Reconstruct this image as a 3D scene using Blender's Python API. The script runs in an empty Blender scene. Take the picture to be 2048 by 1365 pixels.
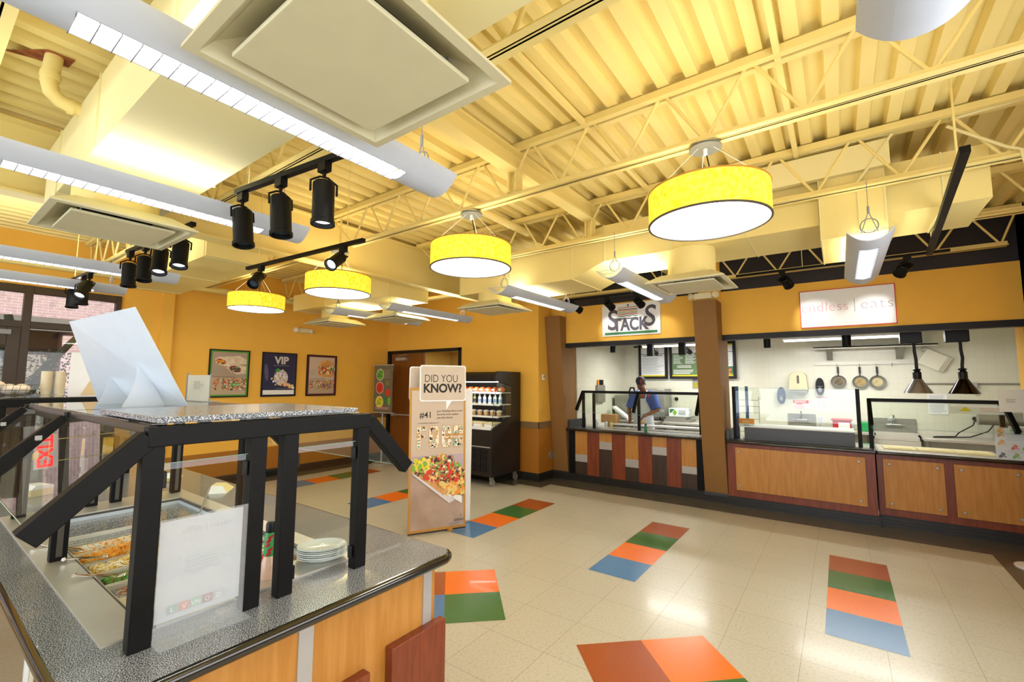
import bpy, bmesh, math, random
from mathutils import Vector, Matrix
random.seed(7)
S = bpy.context.scene
COL = S.collection
PI = math.pi

# ------------------------------------------------------------------ camera
FPX = 898.0
YAW, PIT, ROL = math.radians(36.0), math.radians(5.25), math.radians(0.25)
EYE = Vector((0, 0, 1.77))
_f = Vector((math.cos(YAW)*math.cos(PIT), math.sin(YAW)*math.cos(PIT), math.sin(PIT)))
_r = Vector((math.sin(YAW), -math.cos(YAW), 0))
_u = _r.cross(_f)
_r2 = _r*math.cos(ROL) + _u*math.sin(ROL)
_u2 = -_r*math.sin(ROL) + _u*math.cos(ROL)
cd = bpy.data.cameras.new('camera'); cam = bpy.data.objects.new('camera', cd); COL.objects.link(cam)
cd.sensor_width = 36; cd.lens = 36*FPX/2048; cd.clip_start = 0.02; cd.clip_end = 200
cam.matrix_world = Matrix(((_r2.x, _u2.x, -_f.x, EYE.x), (_r2.y, _u2.y, -_f.y, EYE.y), (_r2.z, _u2.z, -_f.z, EYE.z), (0, 0, 0, 1)))
S.camera = cam

# ------------------------------------------------------------------ light and exposure
vs = S.view_settings
vs.view_transform = 'Standard'; vs.look = 'None'; vs.gamma = 1.0; vs.use_curve_mapping = False
vs.exposure = 0.18
W = bpy.data.worlds.new('world'); S.world = W; W.use_nodes = True
_bg = W.node_tree.nodes['Background']
_sky = W.node_tree.nodes.new('ShaderNodeTexSky'); _sky.sky_type = 'HOSEK_WILKIE'
_sky.sun_direction = Vector((-0.4, -0.5, 0.75)).normalized(); _sky.turbidity = 4
W.node_tree.links.new(_sky.outputs[0], _bg.inputs[0]); _bg.inputs[1].default_value = 1.3
S.cycles.use_denoising = True
S.cycles.max_bounces = 8; S.cycles.diffuse_bounces = 4; S.cycles.glossy_bounces = 4
S.cycles.transparent_max_bounces = 16; S.cycles.transmission_bounces = 6
S.cycles.caustics_reflective = False; S.cycles.caustics_refractive = False
S.cycles.sample_clamp_indirect = 6

def area(name, loc, direction, sx, sy, power, color=(1, 1, 1), spread=180):
    l = bpy.data.lights.new(name, 'AREA'); l.shape = 'RECTANGLE'; l.size = sx; l.size_y = sy
    l.energy = power; l.color = color; l.spread = math.radians(spread)
    o = bpy.data.objects.new(name, l); COL.objects.link(o)
    o.location = loc; o.rotation_euler = Vector(direction).to_track_quat('-Z', 'Y').to_euler()
    return o
# added area fills out of view, standing in for daylight from unseen windows
area('daylight_fill_west', (-3.9, 3.2, 1.7), (1, 0, -0.05), 9.0, 2.6, 300, (0.84, 0.91, 1.0))
area('daylight_fill_south', (1.2, -1.6, 1.75), (0, 1, 0), 6.5, 1.7, 110, (0.9, 0.94, 1.0))
def sun(d, e, c):
    l = bpy.data.lights.new('sun', 'SUN'); l.energy = e; l.color = c; l.angle = 0.02
    o = bpy.data.objects.new('sun', l); COL.objects.link(o); o.rotation_euler = Vector(d).to_track_quat('-Z', 'Y').to_euler()
sun((-0.25, 0.75, -0.7), 7.0, (1, 0.95, 0.88))

# ------------------------------------------------------------------ materials
def lin(h):
    h = h.lstrip('#'); out = []
    for i in (0, 2, 4):
        c = int(h[i:i+2], 16)/255
        out.append(c/12.92 if c <= 0.04045 else ((c+0.055)/1.055)**2.4)
    return (*out, 1.0)
MATS = {}
def mat(name, col, rough=0.5, metal=0.0, col2=None, scale=8, kind='noise', bump=0.0, bscale=40, emit=0.0, ecol=None, trans=0.0, alpha=1.0, stretch=(1, 1, 1), spec=0.5, coat=0.0, thin=False):
    if name in MATS: return MATS[name]
    m = bpy.data.materials.new(name); m.use_nodes = True; MATS[name] = m
    nt = m.node_tree; b = nt.nodes['Principled BSDF']; L = nt.links.new
    b.inputs['Base Color'].default_value = lin(col); b.inputs['Roughness'].default_value = rough
    b.inputs['Metallic'].default_value = metal; b.inputs['Specular IOR Level'].default_value = spec
    b.inputs['Coat Weight'].default_value = coat
    m.diffuse_color = lin(col)
    tc = nt.nodes.new('ShaderNodeTexCoord'); mp = nt.nodes.new('ShaderNodeMapping'); L(tc.outputs['Object'], mp.inputs[0])
    mp.inputs['Scale'].default_value = stretch
    if col2 is None:      # every surface keeps a faint procedural variation
        c = lin(col); col2v = tuple(min(1, x*1.02+0.001) for x in c[:3])+(1,); c1 = tuple(x*0.985 for x in c[:3])+(1,)
    else: col2v = lin(col2); c1 = lin(col)
    if kind == 'voronoi':
        t = nt.nodes.new('ShaderNodeTexVoronoi'); t.inputs['Scale'].default_value = scale; o = t.outputs['Color']
    elif kind == 'wood':
        t = nt.nodes.new('ShaderNodeTexNoise'); t.inputs['Scale'].default_value = scale; t.inputs['Detail'].default_value = 5; t.inputs['Distortion'].default_value = 0.6; o = t.outputs['Fac']
    else:
        t = nt.nodes.new('ShaderNodeTexNoise'); t.inputs['Scale'].default_value = scale; t.inputs['Detail'].default_value = 3; o = t.outputs['Fac']
    L(mp.outputs[0], t.inputs['Vector'])
    rp = nt.nodes.new('ShaderNodeValToRGB'); L(o, rp.inputs[0])
    lo, hi = (0.35, 0.65) if kind != 'speck' else (0.50, 0.57)
    rp.color_ramp.elements[0].position = lo; rp.color_ramp.elements[1].position = hi
    rp.color_ramp.elements[0].color = c1; rp.color_ramp.elements[1].color = col2v
    L(rp.outputs[0], b.inputs['Base Color'])
    if bump:
        t2 = nt.nodes.new('ShaderNodeTexNoise'); t2.inputs['Scale'].default_value = bscale; L(mp.outputs[0], t2.inputs['Vector'])
        bp = nt.nodes.new('ShaderNodeBump'); bp.inputs['Strength'].default_value = bump; bp.inputs['Distance'].default_value = 0.01
        L(t2.outputs['Fac'], bp.inputs['Height']); L(bp.outputs[0], b.inputs['Normal'])
    if emit:
        b.inputs['Emission Strength'].default_value = emit
        if ecol: b.inputs['Emission Color'].default_value = lin(ecol)
        else: L(rp.outputs[0], b.inputs['Emission Color'])
    if trans: b.inputs['Transmission Weight'].default_value = trans
    if alpha < 1: b.inputs['Alpha'].default_value = alpha
    return m
def glass(name, tint='#f4fbf8', refl=0.5, rough=0.0, opacity=0.0, ocol='#ffffff'):
    """architectural sheet glass: see-through with a Fresnel mirror layer"""
    m = bpy.data.materials.new(name); m.use_nodes = True; nt = m.node_tree; nt.nodes.clear(); L = nt.links.new
    out = nt.nodes.new('ShaderNodeOutputMaterial'); t = nt.nodes.new('ShaderNodeBsdfTransparent'); g = nt.nodes.new('ShaderNodeBsdfGlossy')
    t.inputs[0].default_value = lin(tint); g.inputs['Roughness'].default_value = rough; g.inputs[0].default_value = (1, 1, 1, 1)
    fr = nt.nodes.new('ShaderNodeLayerWeight'); fr.inputs['Blend'].default_value = refl
    nz = nt.nodes.new('ShaderNodeTexNoise'); nz.inputs['Scale'].default_value = 6
    mul = nt.nodes.new('ShaderNodeMath'); mul.operation = 'MULTIPLY_ADD'; mul.inputs[1].default_value = 0.02
    L(nz.outputs['Fac'], mul.inputs[0]); L(fr.outputs['Fresnel'], mul.inputs[2])
    geo = nt.nodes.new('ShaderNodeNewGeometry'); fs_ = nt.nodes.new('ShaderNodeMath'); fs_.operation = 'SUBTRACT'; fs_.inputs[0].default_value = 1.0; L(geo.outputs['Backfacing'], fs_.inputs[1])
    fm = nt.nodes.new('ShaderNodeMath'); fm.operation = 'MULTIPLY'; L(mul.outputs[0], fm.inputs[0]); L(fs_.outputs[0], fm.inputs[1])
    mx = nt.nodes.new('ShaderNodeMixShader'); L(fm.outputs[0], mx.inputs[0]); L(t.outputs[0], mx.inputs[1]); L(g.outputs[0], mx.inputs[2])
    last = mx
    if opacity:
        d = nt.nodes.new('ShaderNodeBsdfDiffuse'); d.inputs[0].default_value = lin(ocol)
        m2 = nt.nodes.new('ShaderNodeMixShader'); m2.inputs[0].default_value = opacity; L(last.outputs[0], m2.inputs[1]); L(d.outputs[0], m2.inputs[2]); last = m2
    L(last.outputs[0], out.inputs[0]); m.diffuse_color = lin(tint); return m

M_wall = mat('yellow_wall_paint', '#f0ba4a', 0.75, scale=3, bump=0.05, bscale=180)
M_dado = mat('brown_dado_paint', '#a86c1a', 0.55, scale=3)
M_rail = mat('chair_rail_paint', '#7d6240', 0.6)
M_column = mat('column_brown_paint', '#89622f', 0.7)
M_cream = mat('cream_ceiling_paint', '#eedb90', 0.6, scale=2)
M_creamw = mat('pale_cream_paint', '#e9dfa8', 0.6, scale=2)
M_black = mat('black_trim', '#17151a', 0.45, spec=0.3)
M_navy = mat('black_band_paint', '#221d22', 0.6)
M_steelblk = mat('black_powder_coated_steel', '#070707', 0.5, spec=0.2)
M_base = mat('black_rubber_base', '#1c1a17', 0.4)
M_white = mat('white_paint', '#e9ebee', 0.45)
M_whiteg = mat('white_gloss', '#f2f4f6', 0.2)
M_fix = mat('pale_grey_fixture_enamel', '#c3cad6', 0.5)
M_lamp = mat('fluorescent_lamp_glow', '#ffffff', 0.4, emit=4.0, ecol='#fff8ea')
M_louver = mat('white_louver', '#b9bcc2', 0.3)
M_blade = mat('louver_blades', '#85888e', 0.4)
M_plaque = mat('diffuser_enamel', '#cfc8a4', 0.5)
M_dark = mat('dark_void', '#0d0b0a', 0.9)
M_shade = mat('yellow_fibre_lampshade', '#fdbf14', 0.8, col2='#ffea4e', scale=34, emit=0.72, bump=0.4, bscale=60)
M_glow = mat('pendant_bottom_diffuser_glow', '#ffffff', 0.5, emit=5.5, ecol='#fff6e2')
M_rim = mat('dark_grey_rim', '#4b463e', 0.4)
M_grey = mat('mid_grey_plastic', '#8d9096', 0.5)
M_chrome = mat('brushed_stainless_steel', '#cfccc2', 0.36, metal=0.6, bump=0.03, bscale=90, stretch=(1, 12, 1))
M_chromed = mat('dull_stainless_steel', '#94928a', 0.45, metal=0.45)
M_mirror = mat('polished_steel', '#d8d8d8', 0.12, metal=1.0)
M_granite = mat('grey_speckled_granite', '#33373d', 0.26, col2='#c4c9cf', scale=300, kind='speck', spec=0.5, coat=0.3)
M_granited = mat('dark_grey_speckled_granite', '#2a2c2e', 0.35, col2='#5c6062', scale=300, kind='speck')
M_maple = mat('maple_laminate', '#b57a32', 0.4, col2='#c38a42', scale=5, kind='wood', stretch=(6, 6, 0.6))
M_cherry = mat('cherry_laminate', '#70311a', 0.38, col2='#863f20', scale=5, kind='wood', stretch=(6, 6, 0.6))
M_espresso = mat('dark_espresso_laminate', '#33231a', 0.4, col2='#423025', scale=5, kind='wood', stretch=(6, 6, 0.6))
M_alum = mat('aluminium_trim', '#b4b2b0', 0.4, metal=0.3)
M_glass = glass('clear_glass', '#fafefb', 0.36)
M_glassw = glass('window_glass', '#e6edf0', 0.3)
M_glasse = mat('green_glass_edge', '#9fc4b6', 0.2)
M_acryl = glass('clear_acrylic', '#f7fbff', 0.3, opacity=0.12)
M_frost = glass('frosted_print_film', '#f2f2f2', 0.2, opacity=0.62, ocol='#e8e4e2')
M_wacr = mat('white_acrylic', '#d4dfec', 0.25)
M_paper = mat('white_paper', '#eef0f0', 0.8)
M_ink = mat('black_ink', '#191614', 0.6)
M_inkg = mat('grey_ink', '#8f9298', 0.6)
M_red = mat('red_ink', '#d8262c', 0.5)
M_pink = mat('pale_red_ink', '#e9a3b0', 0.6)
M_green = mat('green_ink', '#2f7d4d', 0.5)
M_lime = mat('bright_green', '#7db33a', 0.6)
M_blue = mat('blue_ink', '#29519c', 0.5)
M_navyp = mat('dark_navy_print', '#2a2a4a', 0.5)
M_yel = mat('yellow_print', '#e8d21f', 0.6)
M_ora = mat('orange_print', '#f0941e', 0.5)
M_gold = mat('ochre_border', '#bd8a3a', 0.5)
M_tan = mat('beige_paper', '#cbb9a6', 0.6, scale=3)
M_taup = mat('taupe_paper', '#a99684', 0.6, scale=3)
M_plum = mat('plum_print', '#6e2440', 0.5)
M_olive = mat('olive_grey_banner', '#6f6852', 0.7)
M_bread = mat('toasted_bread', '#c98a45', 0.7, col2='#e3b070', scale=12)
M_cheese = mat('orange_cheese', '#f0961c', 0.5, col2='#f7b23c', scale=30)
M_wcheese = mat('white_cheese', '#eee7cf', 0.5)
M_noodle = mat('pale_yellow_food', '#e2bf62', 0.5, col2='#f0d68c', scale=20)
M_pea = mat('green_peas_skin', '#55a11e', 0.35)
M_bacon = mat('brown_bacon_bits', '#9b4f2b', 0.5, col2='#c07a50', scale=30)
M_nut = mat('beige_beans', '#d8b072', 0.5, col2='#e9cf9e', scale=20)
M_tomato = mat('tomato_red', '#d43a22', 0.4)
M_maroon = mat('bean_maroon', '#4c2530', 0.4)
M_tile = mat('kitchen_tile_base', '#e4e2cf', 0.25)
M_blkplas = mat('black_plastic', '#0f1013', 0.4, spec=0.3)
M_cord = mat('black_rubber_cord', '#20201e', 0.6)
M_redp = mat('red_plastic', '#c3222b', 0.35)
M_greenp = mat('green_plastic', '#0f9a4c', 0.35)
M_card = mat('brown_cardboard', '#c79b62', 0.8)
M_door = mat('brown_wood_door', '#8d5520', 0.45, col2='#7c4818', scale=4, kind='wood', stretch=(6, 6, 0.5))
M_cream2 = mat('cream_plastic', '#dcd2ae', 0.4)
M_skin = mat('brown_skin', '#7c4a30', 0.5, scale=20)
M_shirt = mat('blue_cotton_shirt', '#3f5fb4', 0.85, bump=0.2, bscale=60)
M_apron = mat('white_cotton_apron', '#dfe4ee', 0.9, bump=0.2, bscale=30)
M_trous = mat('cream_trousers', '#d8d2bc', 0.9)
M_cap = mat('charcoal_cap_fabric', '#2b2e38', 0.8)
M_hair = mat('black_hair', '#181210', 0.8)

def node_tile(name, base, seam, sx, sy, mort, rough, axis='xy', off=(0, 0), offset=0.0, mott=None, coat=0.0):
    m = bpy.data.materials.new(name); m.use_nodes = True; MATS[name] = m; nt = m.node_tree; b = nt.nodes['Principled BSDF']; L = nt.links.new
    tc = nt.nodes.new('ShaderNodeTexCoord'); sp = nt.nodes.new('ShaderNodeSeparateXYZ'); cb = nt.nodes.new('ShaderNodeCombineXYZ')
    L(tc.outputs['Object'], sp.inputs[0])
    for i, a in enumerate(axis):
        ad = nt.nodes.new('ShaderNodeMath'); ad.operation = 'ADD'; ad.inputs[1].default_value = off[i]
        L(sp.outputs['XYZ'['xyz'.index(a)]], ad.inputs[0]); L(ad.outputs[0], cb.inputs[i])
    br = nt.nodes.new('ShaderNodeTexBrick'); br.offset = offset; br.inputs['Scale'].default_value = 1.0
    br.inputs['Brick Width'].default_value = sx; br.inputs['Row Height'].default_value = sy; br.inputs['Mortar Size'].default_value = mort
    br.inputs['Mortar Smooth'].default_value = 0.1; br.inputs['Bias'].default_value = 0
    c = lin(base); br.inputs['Color1'].default_value = c; br.inputs['Color2'].default_value = tuple(x*0.965 for x in c[:3])+(1,); br.inputs['Mortar'].default_value = lin(seam)
    L(cb.outputs[0], br.inputs['Vector'])
    last = br.outputs['Color']
    if mott:
        n = nt.nodes.new('ShaderNodeTexNoise'); n.inputs['Scale'].default_value = mott[0]; n.inputs['Detail'].default_value = 8; L(cb.outputs[0], n.inputs['Vector'])
        rp = nt.nodes.new('ShaderNodeValToRGB'); rp.color_ramp.elements[0].position = 0.36; rp.color_ramp.elements[1].position = 0.5
        rp.color_ramp.elements[0].color = (mott[1],)*3+(1,); rp.color_ramp.elements[1].color = (1, 1, 1, 1); L(n.outputs['Fac'], rp.inputs[0])
        mx = nt.nodes.new('ShaderNodeMix'); mx.data_type = 'RGBA'; mx.blend_type = 'MULTIPLY'; mx.inputs[0].default_value = 1
        L(last, mx.inputs[6]); L(rp.outputs[0], mx.inputs[7]); last = mx.outputs[2]
    L(last, b.inputs['Base Color']); b.inputs['Roughness'].default_value = rough; b.inputs['Coat Weight'].default_value = coat; b.inputs['Coat Roughness'].default_value = 0.12
    m.diffuse_color = c
    return m
M_floor = node_tile('cream_vinyl_tile', '#bcb6a2', '#968f7b', 0.4572, 0.4572, 0.0022, 0.29, off=(20.2, 20.285), offset=0.0, mott=(55, 0.84), coat=0.15)
M_kwall = node_tile('white_glazed_wall_tile', '#e2e0cf', '#d0cdb9', 0.108, 0.108, 0.0013, 0.18, axis='yz', off=(10, 10))
M_kwall2 = node_tile('white_glazed_wall_tile_side', '#e2e0cf', '#d0cdb9', 0.108, 0.108, 0.0013, 0.18, axis='xz', off=(10, 10))
M_brick = node_tile('pale_red_brick', '#d4a8a4', '#e0d2cc', 0.22, 0.075, 0.006, 0.9, axis='xz', off=(10, 10), offset=0.5, mott=(6, 0.8))
def vct(name, c): return mat(name, c, 0.25, col2=None, scale=40, coat=0.15)
M_tb, M_tg, M_to, M_tr, M_td = vct('blue_vinyl_tile', '#4b78a6'), vct('green_vinyl_tile', '#3c6b34'), vct('orange_vinyl_tile', '#e8731c'), vct('rust_vinyl_tile', '#9c4f25'), vct('charcoal_vinyl_tile', '#5a5445')

# ------------------------------------------------------------------ mesh building
class MB:
    def __init__(s): s.v = []; s.f = []; s.k = []
    def add(s, vs, fs, k=0):
        n = len(s.v); s.v += [tuple(p) for p in vs]
        for f in fs: s.f.append(tuple(i+n for i in f)); s.k.append(k)
    def box(s, x0, y0, z0, x1, y1, z1, k=0):
        if x0 > x1: x0, x1 = x1, x0
        if y0 > y1: y0, y1 = y1, y0
        if z0 > z1: z0, z1 = z1, z0
        s.add([(x0, y0, z0), (x1, y0, z0), (x1, y1, z0), (x0, y1, z0), (x0, y0, z1), (x1, y0, z1), (x1, y1, z1), (x0, y1, z1)],
              [(0, 3, 2, 1), (4, 5, 6, 7), (0, 1, 5, 4), (1, 2, 6, 5), (2, 3, 7, 6), (3, 0, 4, 7)], k); return s
    def hexa(s, p, k=0):
        s.add(p, [(0, 3, 2, 1), (4, 5, 6, 7), (0, 1, 5, 4), (1, 2, 6, 5), (2, 3, 7, 6), (3, 0, 4, 7)], k); return s
    def bar(s, a, b, w, h, up=(0, 0, 1), k=0):
        a = Vector(a); b = Vector(b); d = (b-a).normalized(); up = Vector(up)
        if abs(d.dot(up)) > 0.99: up = Vector((1, 0, 0))
        r = d.cross(up).normalized(); u = r.cross(d).normalized(); r *= w/2; u *= h/2
        return s.hexa([a-r-u, a+r-u, a+r+u, a-r+u, b-r-u, b+r-u, b+r+u, b-r+u], k)
    def tube(s, a, b, r, r2=None, n=12, k=0, caps=True):
        return s.path([a, b], [r, r if r2 is None else r2], n, k, caps)
    def path(s, pts, r, n=8, k=0, caps=True, closed=False):
        pts = [Vector(p) for p in pts]; m = len(pts)
        if not isinstance(r, (list, tuple)): r = [r]*m
        vs = []; ref = None
        for i, p in enumerate(pts):
            if closed: d = (pts[(i+1) % m]-pts[i-1]).normalized()
            else: d = (pts[min(i+1, m-1)]-pts[max(i-1, 0)]).normalized()
            if ref is None:
                ref = Vector((0, 0, 1)) if abs(d.z) < 0.9 else Vector((1, 0, 0))
            x = d.cross(ref).normalized(); y = x.cross(d).normalized(); ref = y
            for j in range(n):
                t = 2*PI*j/n; vs.append(p+x*(r[i]*math.cos(t))+y*(r[i]*math.sin(t)))
        fs = []
        for i in range(m if closed else m-1):
            for j in range(n):
                a = i*n+j; b = i*n+(j+1) % n; c = ((i+1) % m)*n+(j+1) % n; d_ = ((i+1) % m)*n+j
                fs.append((a, b, c, d_))
        if caps and not closed: fs += [tuple(range(n-1, -1, -1)), tuple(range((m-1)*n, m*n))]
        s.add(vs, fs, k); return s
    def lathe(s, prof, c, n=24, k=0, axis=None, cap=True):
        """profile [(r,z)] turned about the vertical through c"""
        c = Vector(c); vs = []; q = None
        if axis is not None: q = Vector((0, 0, 1)).rotation_difference(Vector(axis).normalized())
        for (r, z) in prof:
            for j in range(n):
                t = 2*PI*j/n; p = Vector((r*math.cos(t), r*math.sin(t), z))
                if q: p = q @ p
                vs.append(c+p)
        fs = []
        for i in range(len(prof)-1):
            for j in range(n): fs.append((i*n+j, i*n+(j+1) % n, (i+1)*n+(j+1) % n, (i+1)*n+j))
        if cap: fs += [tuple(range(n-1, -1, -1)), tuple(range((len(prof)-1)*n, len(prof)*n))]
        s.add(vs, fs, k); return s
    def prism(s, poly, axis, a, b, k=0):
        n = len(poly)
        def P(u, v, w): return {'x': (w, u, v), 'y': (u, w, v), 'z': (u, v, w)}[axis]
        s.add([P(u, v, a) for u, v in poly]+[P(u, v, b) for u, v in poly],
              [tuple(range(n-1, -1, -1)), tuple(range(n, 2*n))]+[(i, (i+1) % n, n+(i+1) % n, n+i) for i in range(n)], k); return s
    def face(s, pts, k=0): s.add(pts, [tuple(range(len(pts)))], k); return s
    def ell(s, c, r, nu=12, nv=8, k=0, q=None):
        c = Vector(c); r = (r, r, r) if not isinstance(r, (list, tuple)) else r
        vs = []; fs = []
        for i in range(1, nv):
            for j in range(nu):
                t = PI*i/nv; p = 2*PI*j/nu
                w = Vector((r[0]*math.sin(t)*math.cos(p), r[1]*math.sin(t)*math.sin(p), r[2]*math.cos(t)))
                vs.append(c+(q @ w if q else w))
        top = len(vs); w = Vector((0, 0, r[2])); vs.append(c+(q @ w if q else w)); vs.append(c-(q @ w if q else w))
        for i in range(nv-2):
            for j in range(nu): fs.append((i*nu+j, (i+1)*nu+j, (i+1)*nu+(j+1) % nu, i*nu+(j+1) % nu))
        for j in range(nu): fs.append((top, j, (j+1) % nu)); fs.append((top+1, (nv-2)*nu+(j+1) % nu, (nv-2)*nu+j))
        s.add(vs, fs, k); return s

def root_of(o):
    while o.parent: o = o.parent
    return o
def props(o, label=None, cat=None, group=None, kind=None):
    if label: o['label'] = label
    if cat: o['category'] = cat
    if group: o['group'] = group
    if kind: o['kind'] = kind
    return o
def T(name, loc, label, cat, group=None, rz=0.0, kind=None):
    o = bpy.data.objects.new(name, None); COL.objects.link(o); o.location = loc; o.empty_display_size = 0.1
    o.rotation_euler.z = rz
    return props(o, label, cat, group, kind)
def B(mb, name, mats, parent=None, label=None, cat=None, group=None, kind=None, loc=None, bev=0.0, local=False, remesh=0.0, smooth=35, recalc=True, seg=2):
    """link the collected shapes as ONE mesh object; coordinates are world ones unless local"""
    if not isinstance(mats, (list, tuple)): mats = [mats]
    off = Vector((0, 0, 0))
    if parent is not None and not local: off = Vector(root_of(parent).location)
    if parent is None and loc is not None and not local: off = Vector(loc)
    me = bpy.data.meshes.new(name)
    me.from_pydata([tuple(Vector(p)-off) for p in mb.v], [], mb.f)
    for m in mats: me.materials.append(m)
    me.polygons.foreach_set('material_index', mb.k)
    if recalc:
        bm = bmesh.new(); bm.from_mesh(me); bmesh.ops.recalc_face_normals(bm, faces=bm.faces); bm.to_mesh(me); bm.free()
    me.polygons.foreach_set('use_smooth', [True]*len(me.polygons))
    try: me.set_sharp_from_angle(angle=math.radians(smooth))
    except Exception: pass
    o = bpy.data.objects.new(name, me); COL.objects.link(o)
    if parent is not None: o.parent = parent
    elif loc is not None: o.location = loc
    if bev:
        md = o.modifiers.new('bevel', 'BEVEL'); md.width = bev; md.segments = seg; md.limit_method = 'ANGLE'; md.angle_limit = math.radians(40)
        md.harden_normals = False
    if remesh:
        md = o.modifiers.new('remesh', 'REMESH'); md.mode = 'VOXEL'; md.voxel_size = remesh; md.use_smooth_shade = True
        md2 = o.modifiers.new('smooth', 'SMOOTH'); md2.factor = 0.5; md2.iterations = 3
    return props(o, label, cat, group, kind)
def copy_tree(o, parent=None):
    c = o.copy(); COL.objects.link(c); c.parent = parent
    for ch in list(o.children): copy_tree(ch, c)
    return c
def dup(o, loc, label, rz=None, group=None):
    c = copy_tree(o); c.location = loc
    if rz is not None: c.rotation_euler.z = rz
    c['label'] = label
    if group: c['group'] = group
    return c
def text(body, size, m, parent, org, xd, ud, align='CENTER', ext=0.001, sx=1.0, bold=0.0, name='lettering', shear=0.0, spacing=1.0, mb=None, k=0):
    """solid lettering: baseline origin org, reading along xd, up along ud"""
    cu = bpy.data.curves.new(name, 'FONT'); cu.body = body; cu.size = size; cu.align_x = align; cu.extrude = ext; cu.offset = bold
    cu.shear = shear; cu.space_character = spacing; cu.resolution_u = 4
    to = bpy.data.objects.new(name, cu); COL.objects.link(to)
    dg = bpy.context.evaluated_depsgraph_get(); me = bpy.data.meshes.new_from_object(to.evaluated_get(dg))
    bpy.data.objects.remove(to); bpy.data.curves.remove(cu)
    xd = Vector(xd).normalized(); ud = Vector(ud).normalized(); n = xd.cross(ud)
    off = Vector(root_of(parent).location) if parent is not None else Vector((0, 0, 0))
    org = Vector(org)
    pts = [org+xd*(v.co.x*sx)+ud*v.co.y+n*(v.co.z+ext) for v in me.vertices]
    if mb is not None:
        mb.add(pts, [tuple(p.vertices) for p in me.polygons], k); bpy.data.meshes.remove(me); return
    for v, p in zip(me.vertices, pts): v.co = p-off
    me.materials.clear(); me.materials.append(m)
    o = bpy.data.objects.new(name, me); COL.objects.link(o); o.parent = parent
    return o
class Sheet:
    """flat print lying on a surface: layers of shapes, one mesh"""
    def __init__(s, org, xd, ud, w, h):
        s.o = Vector(org); s.x = Vector(xd).normalized(); s.u = Vector(ud).normalized(); s.n = s.x.cross(s.u); s.w = w; s.h = h
        s.mb = MB(); s.mats = []; s.d = 0.0008
    def mi(s, m):
        if m not in s.mats: s.mats.append(m)
        return s.mats.index(m)
    def pt(s, u, v): return s.o+s.x*(u*s.w)+s.u*(v*s.h)+s.n*s.d
    def rect(s, u0, v0, u1, v1, m, up=True):
        if up: s.d += 0.0003
        s.mb.face([s.pt(u0, v0), s.pt(u1, v0), s.pt(u1, v1), s.pt(u0, v1)], s.mi(m)); return s
    def poly(s, uv, m):
        s.d += 0.0003; s.mb.face([s.pt(*p) for p in uv], s.mi(m)); return s
    def ell(s, u, v, ru, rv, m, n=14, a=0, up=True):
        if up: s.d += 0.0003
        ps = []
        for i in range(n):
            t = 2*PI*i/n; x = ru*s.w*math.cos(t); y = rv*s.w*math.sin(t)
            X = x*math.cos(a)-y*math.sin(a); Y = x*math.sin(a)+y*math.cos(a)
            ps.append(s.o+s.x*(u*s.w+X)+s.u*(v*s.h+Y)+s.n*s.d)
        s.mb.face(ps, s.mi(m)); return s
    def blobs(s, fn, n, r, ms, seed=1):
        rnd = random.Random(seed)
        for i in range(n):
            p = fn(rnd)
            if p is None: continue
            s.d += 0.000012
            rr = r*rnd.uniform(0.5, 1.2); s.ell(p[0], p[1], rr, rr*rnd.uniform(0.4, 1), rnd.choice(ms), 7, rnd.uniform(0, 3), up=False)
        return s
    def lines(s, u0, v0, u1, v1, n, m, fill=0.5, seed=3, ragged=0.3):
        rnd = random.Random(seed); s.d += 0.0003; st = (v1-v0)/n
        for i in range(n):
            a = v1-(i+1)*st+st*(1-fill)/2
            s.rect(u0, a, u1-(u1-u0)*rnd.uniform(0, ragged), a+st*fill, m, up=False)
        return s
    def text(s, body, u, v, size, m, align='CENTER', sx=1.0, bold=0.0, shear=0.0, spacing=1.0):
        s.d += 0.0003
        text(body, size, m, None, s.pt(u, v), s.x, s.u, align, 0.0002, sx, bold, shear=shear, spacing=spacing, mb=s.mb, k=s.mi(m)); return s
    def build(s, name, parent, label=None): return B(s.mb, name, s.mats, parent, label=label, recalc=False)
XW = (0, -1, 0)      # reading direction on surfaces that face the camera across the room (-X)
UP = (0, 0, 1)
# ------------------------------------------------------------------ the setting
FX = 7.40      # plane of the serving fronts
DX = 6.94      # wall with the double door
PY = 8.70      # wall with the posters
SY = -1.72     # wall on the right
KX = 10.20     # kitchen back wall
DECK = 3.75
def struct(mb, name, mats, bev=0.0, parent=None): return B(mb, name, mats, parent, kind='structure' if parent is None else None, bev=bev)
# floor with the inlaid coloured tiles and dark border in the same mesh
fl = MB(); fl.box(-4.2, -4.0, -0.1, 10.6, 13, 0, 0)
fm = [M_floor, M_tb, M_to, M_tg, M_tr, M_td]
def fq(pts, k): fl.face([(x, y, 0.0012) for x, y in pts], k)
t = 0.4572
for y0 in (-0.285, 1.565, 3.46, 5.43, 7.43):
    for i, k in enumerate((1, 2, 3, 4)): fq([(4.03+i*t, y0), (4.03+(i+1)*t, y0), (4.03+(i+1)*t, y0+t), (4.03+i*t, y0+t)], k)
def diamond(ax, ay):   # corner A, then B along a, C along b
    a = Vector((0.688, -0.726))*t; b = Vector((-0.726, -0.688))*t; o = Vector((ax, ay))
    def cell(i, j, k): p = o+a*i+b*j; fq([tuple(p), tuple(p+a), tuple(p+a+b), tuple(p+b)], k)
    cell(0, 0, 4); cell(1, 0, 2); cell(0, 1, 1); cell(1, 1, 3)
diamond(2.86, 1.53); diamond(2.87, 3.40)
BX = 6.88
fq([(BX, -1.2), (7.6, -1.2), (7.6, 4.16), (BX, 4.16)], 5)
fq([(-4, SY), (7.6, SY), (7.6, -1.2), (-4, -1.2)], 5)
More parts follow.
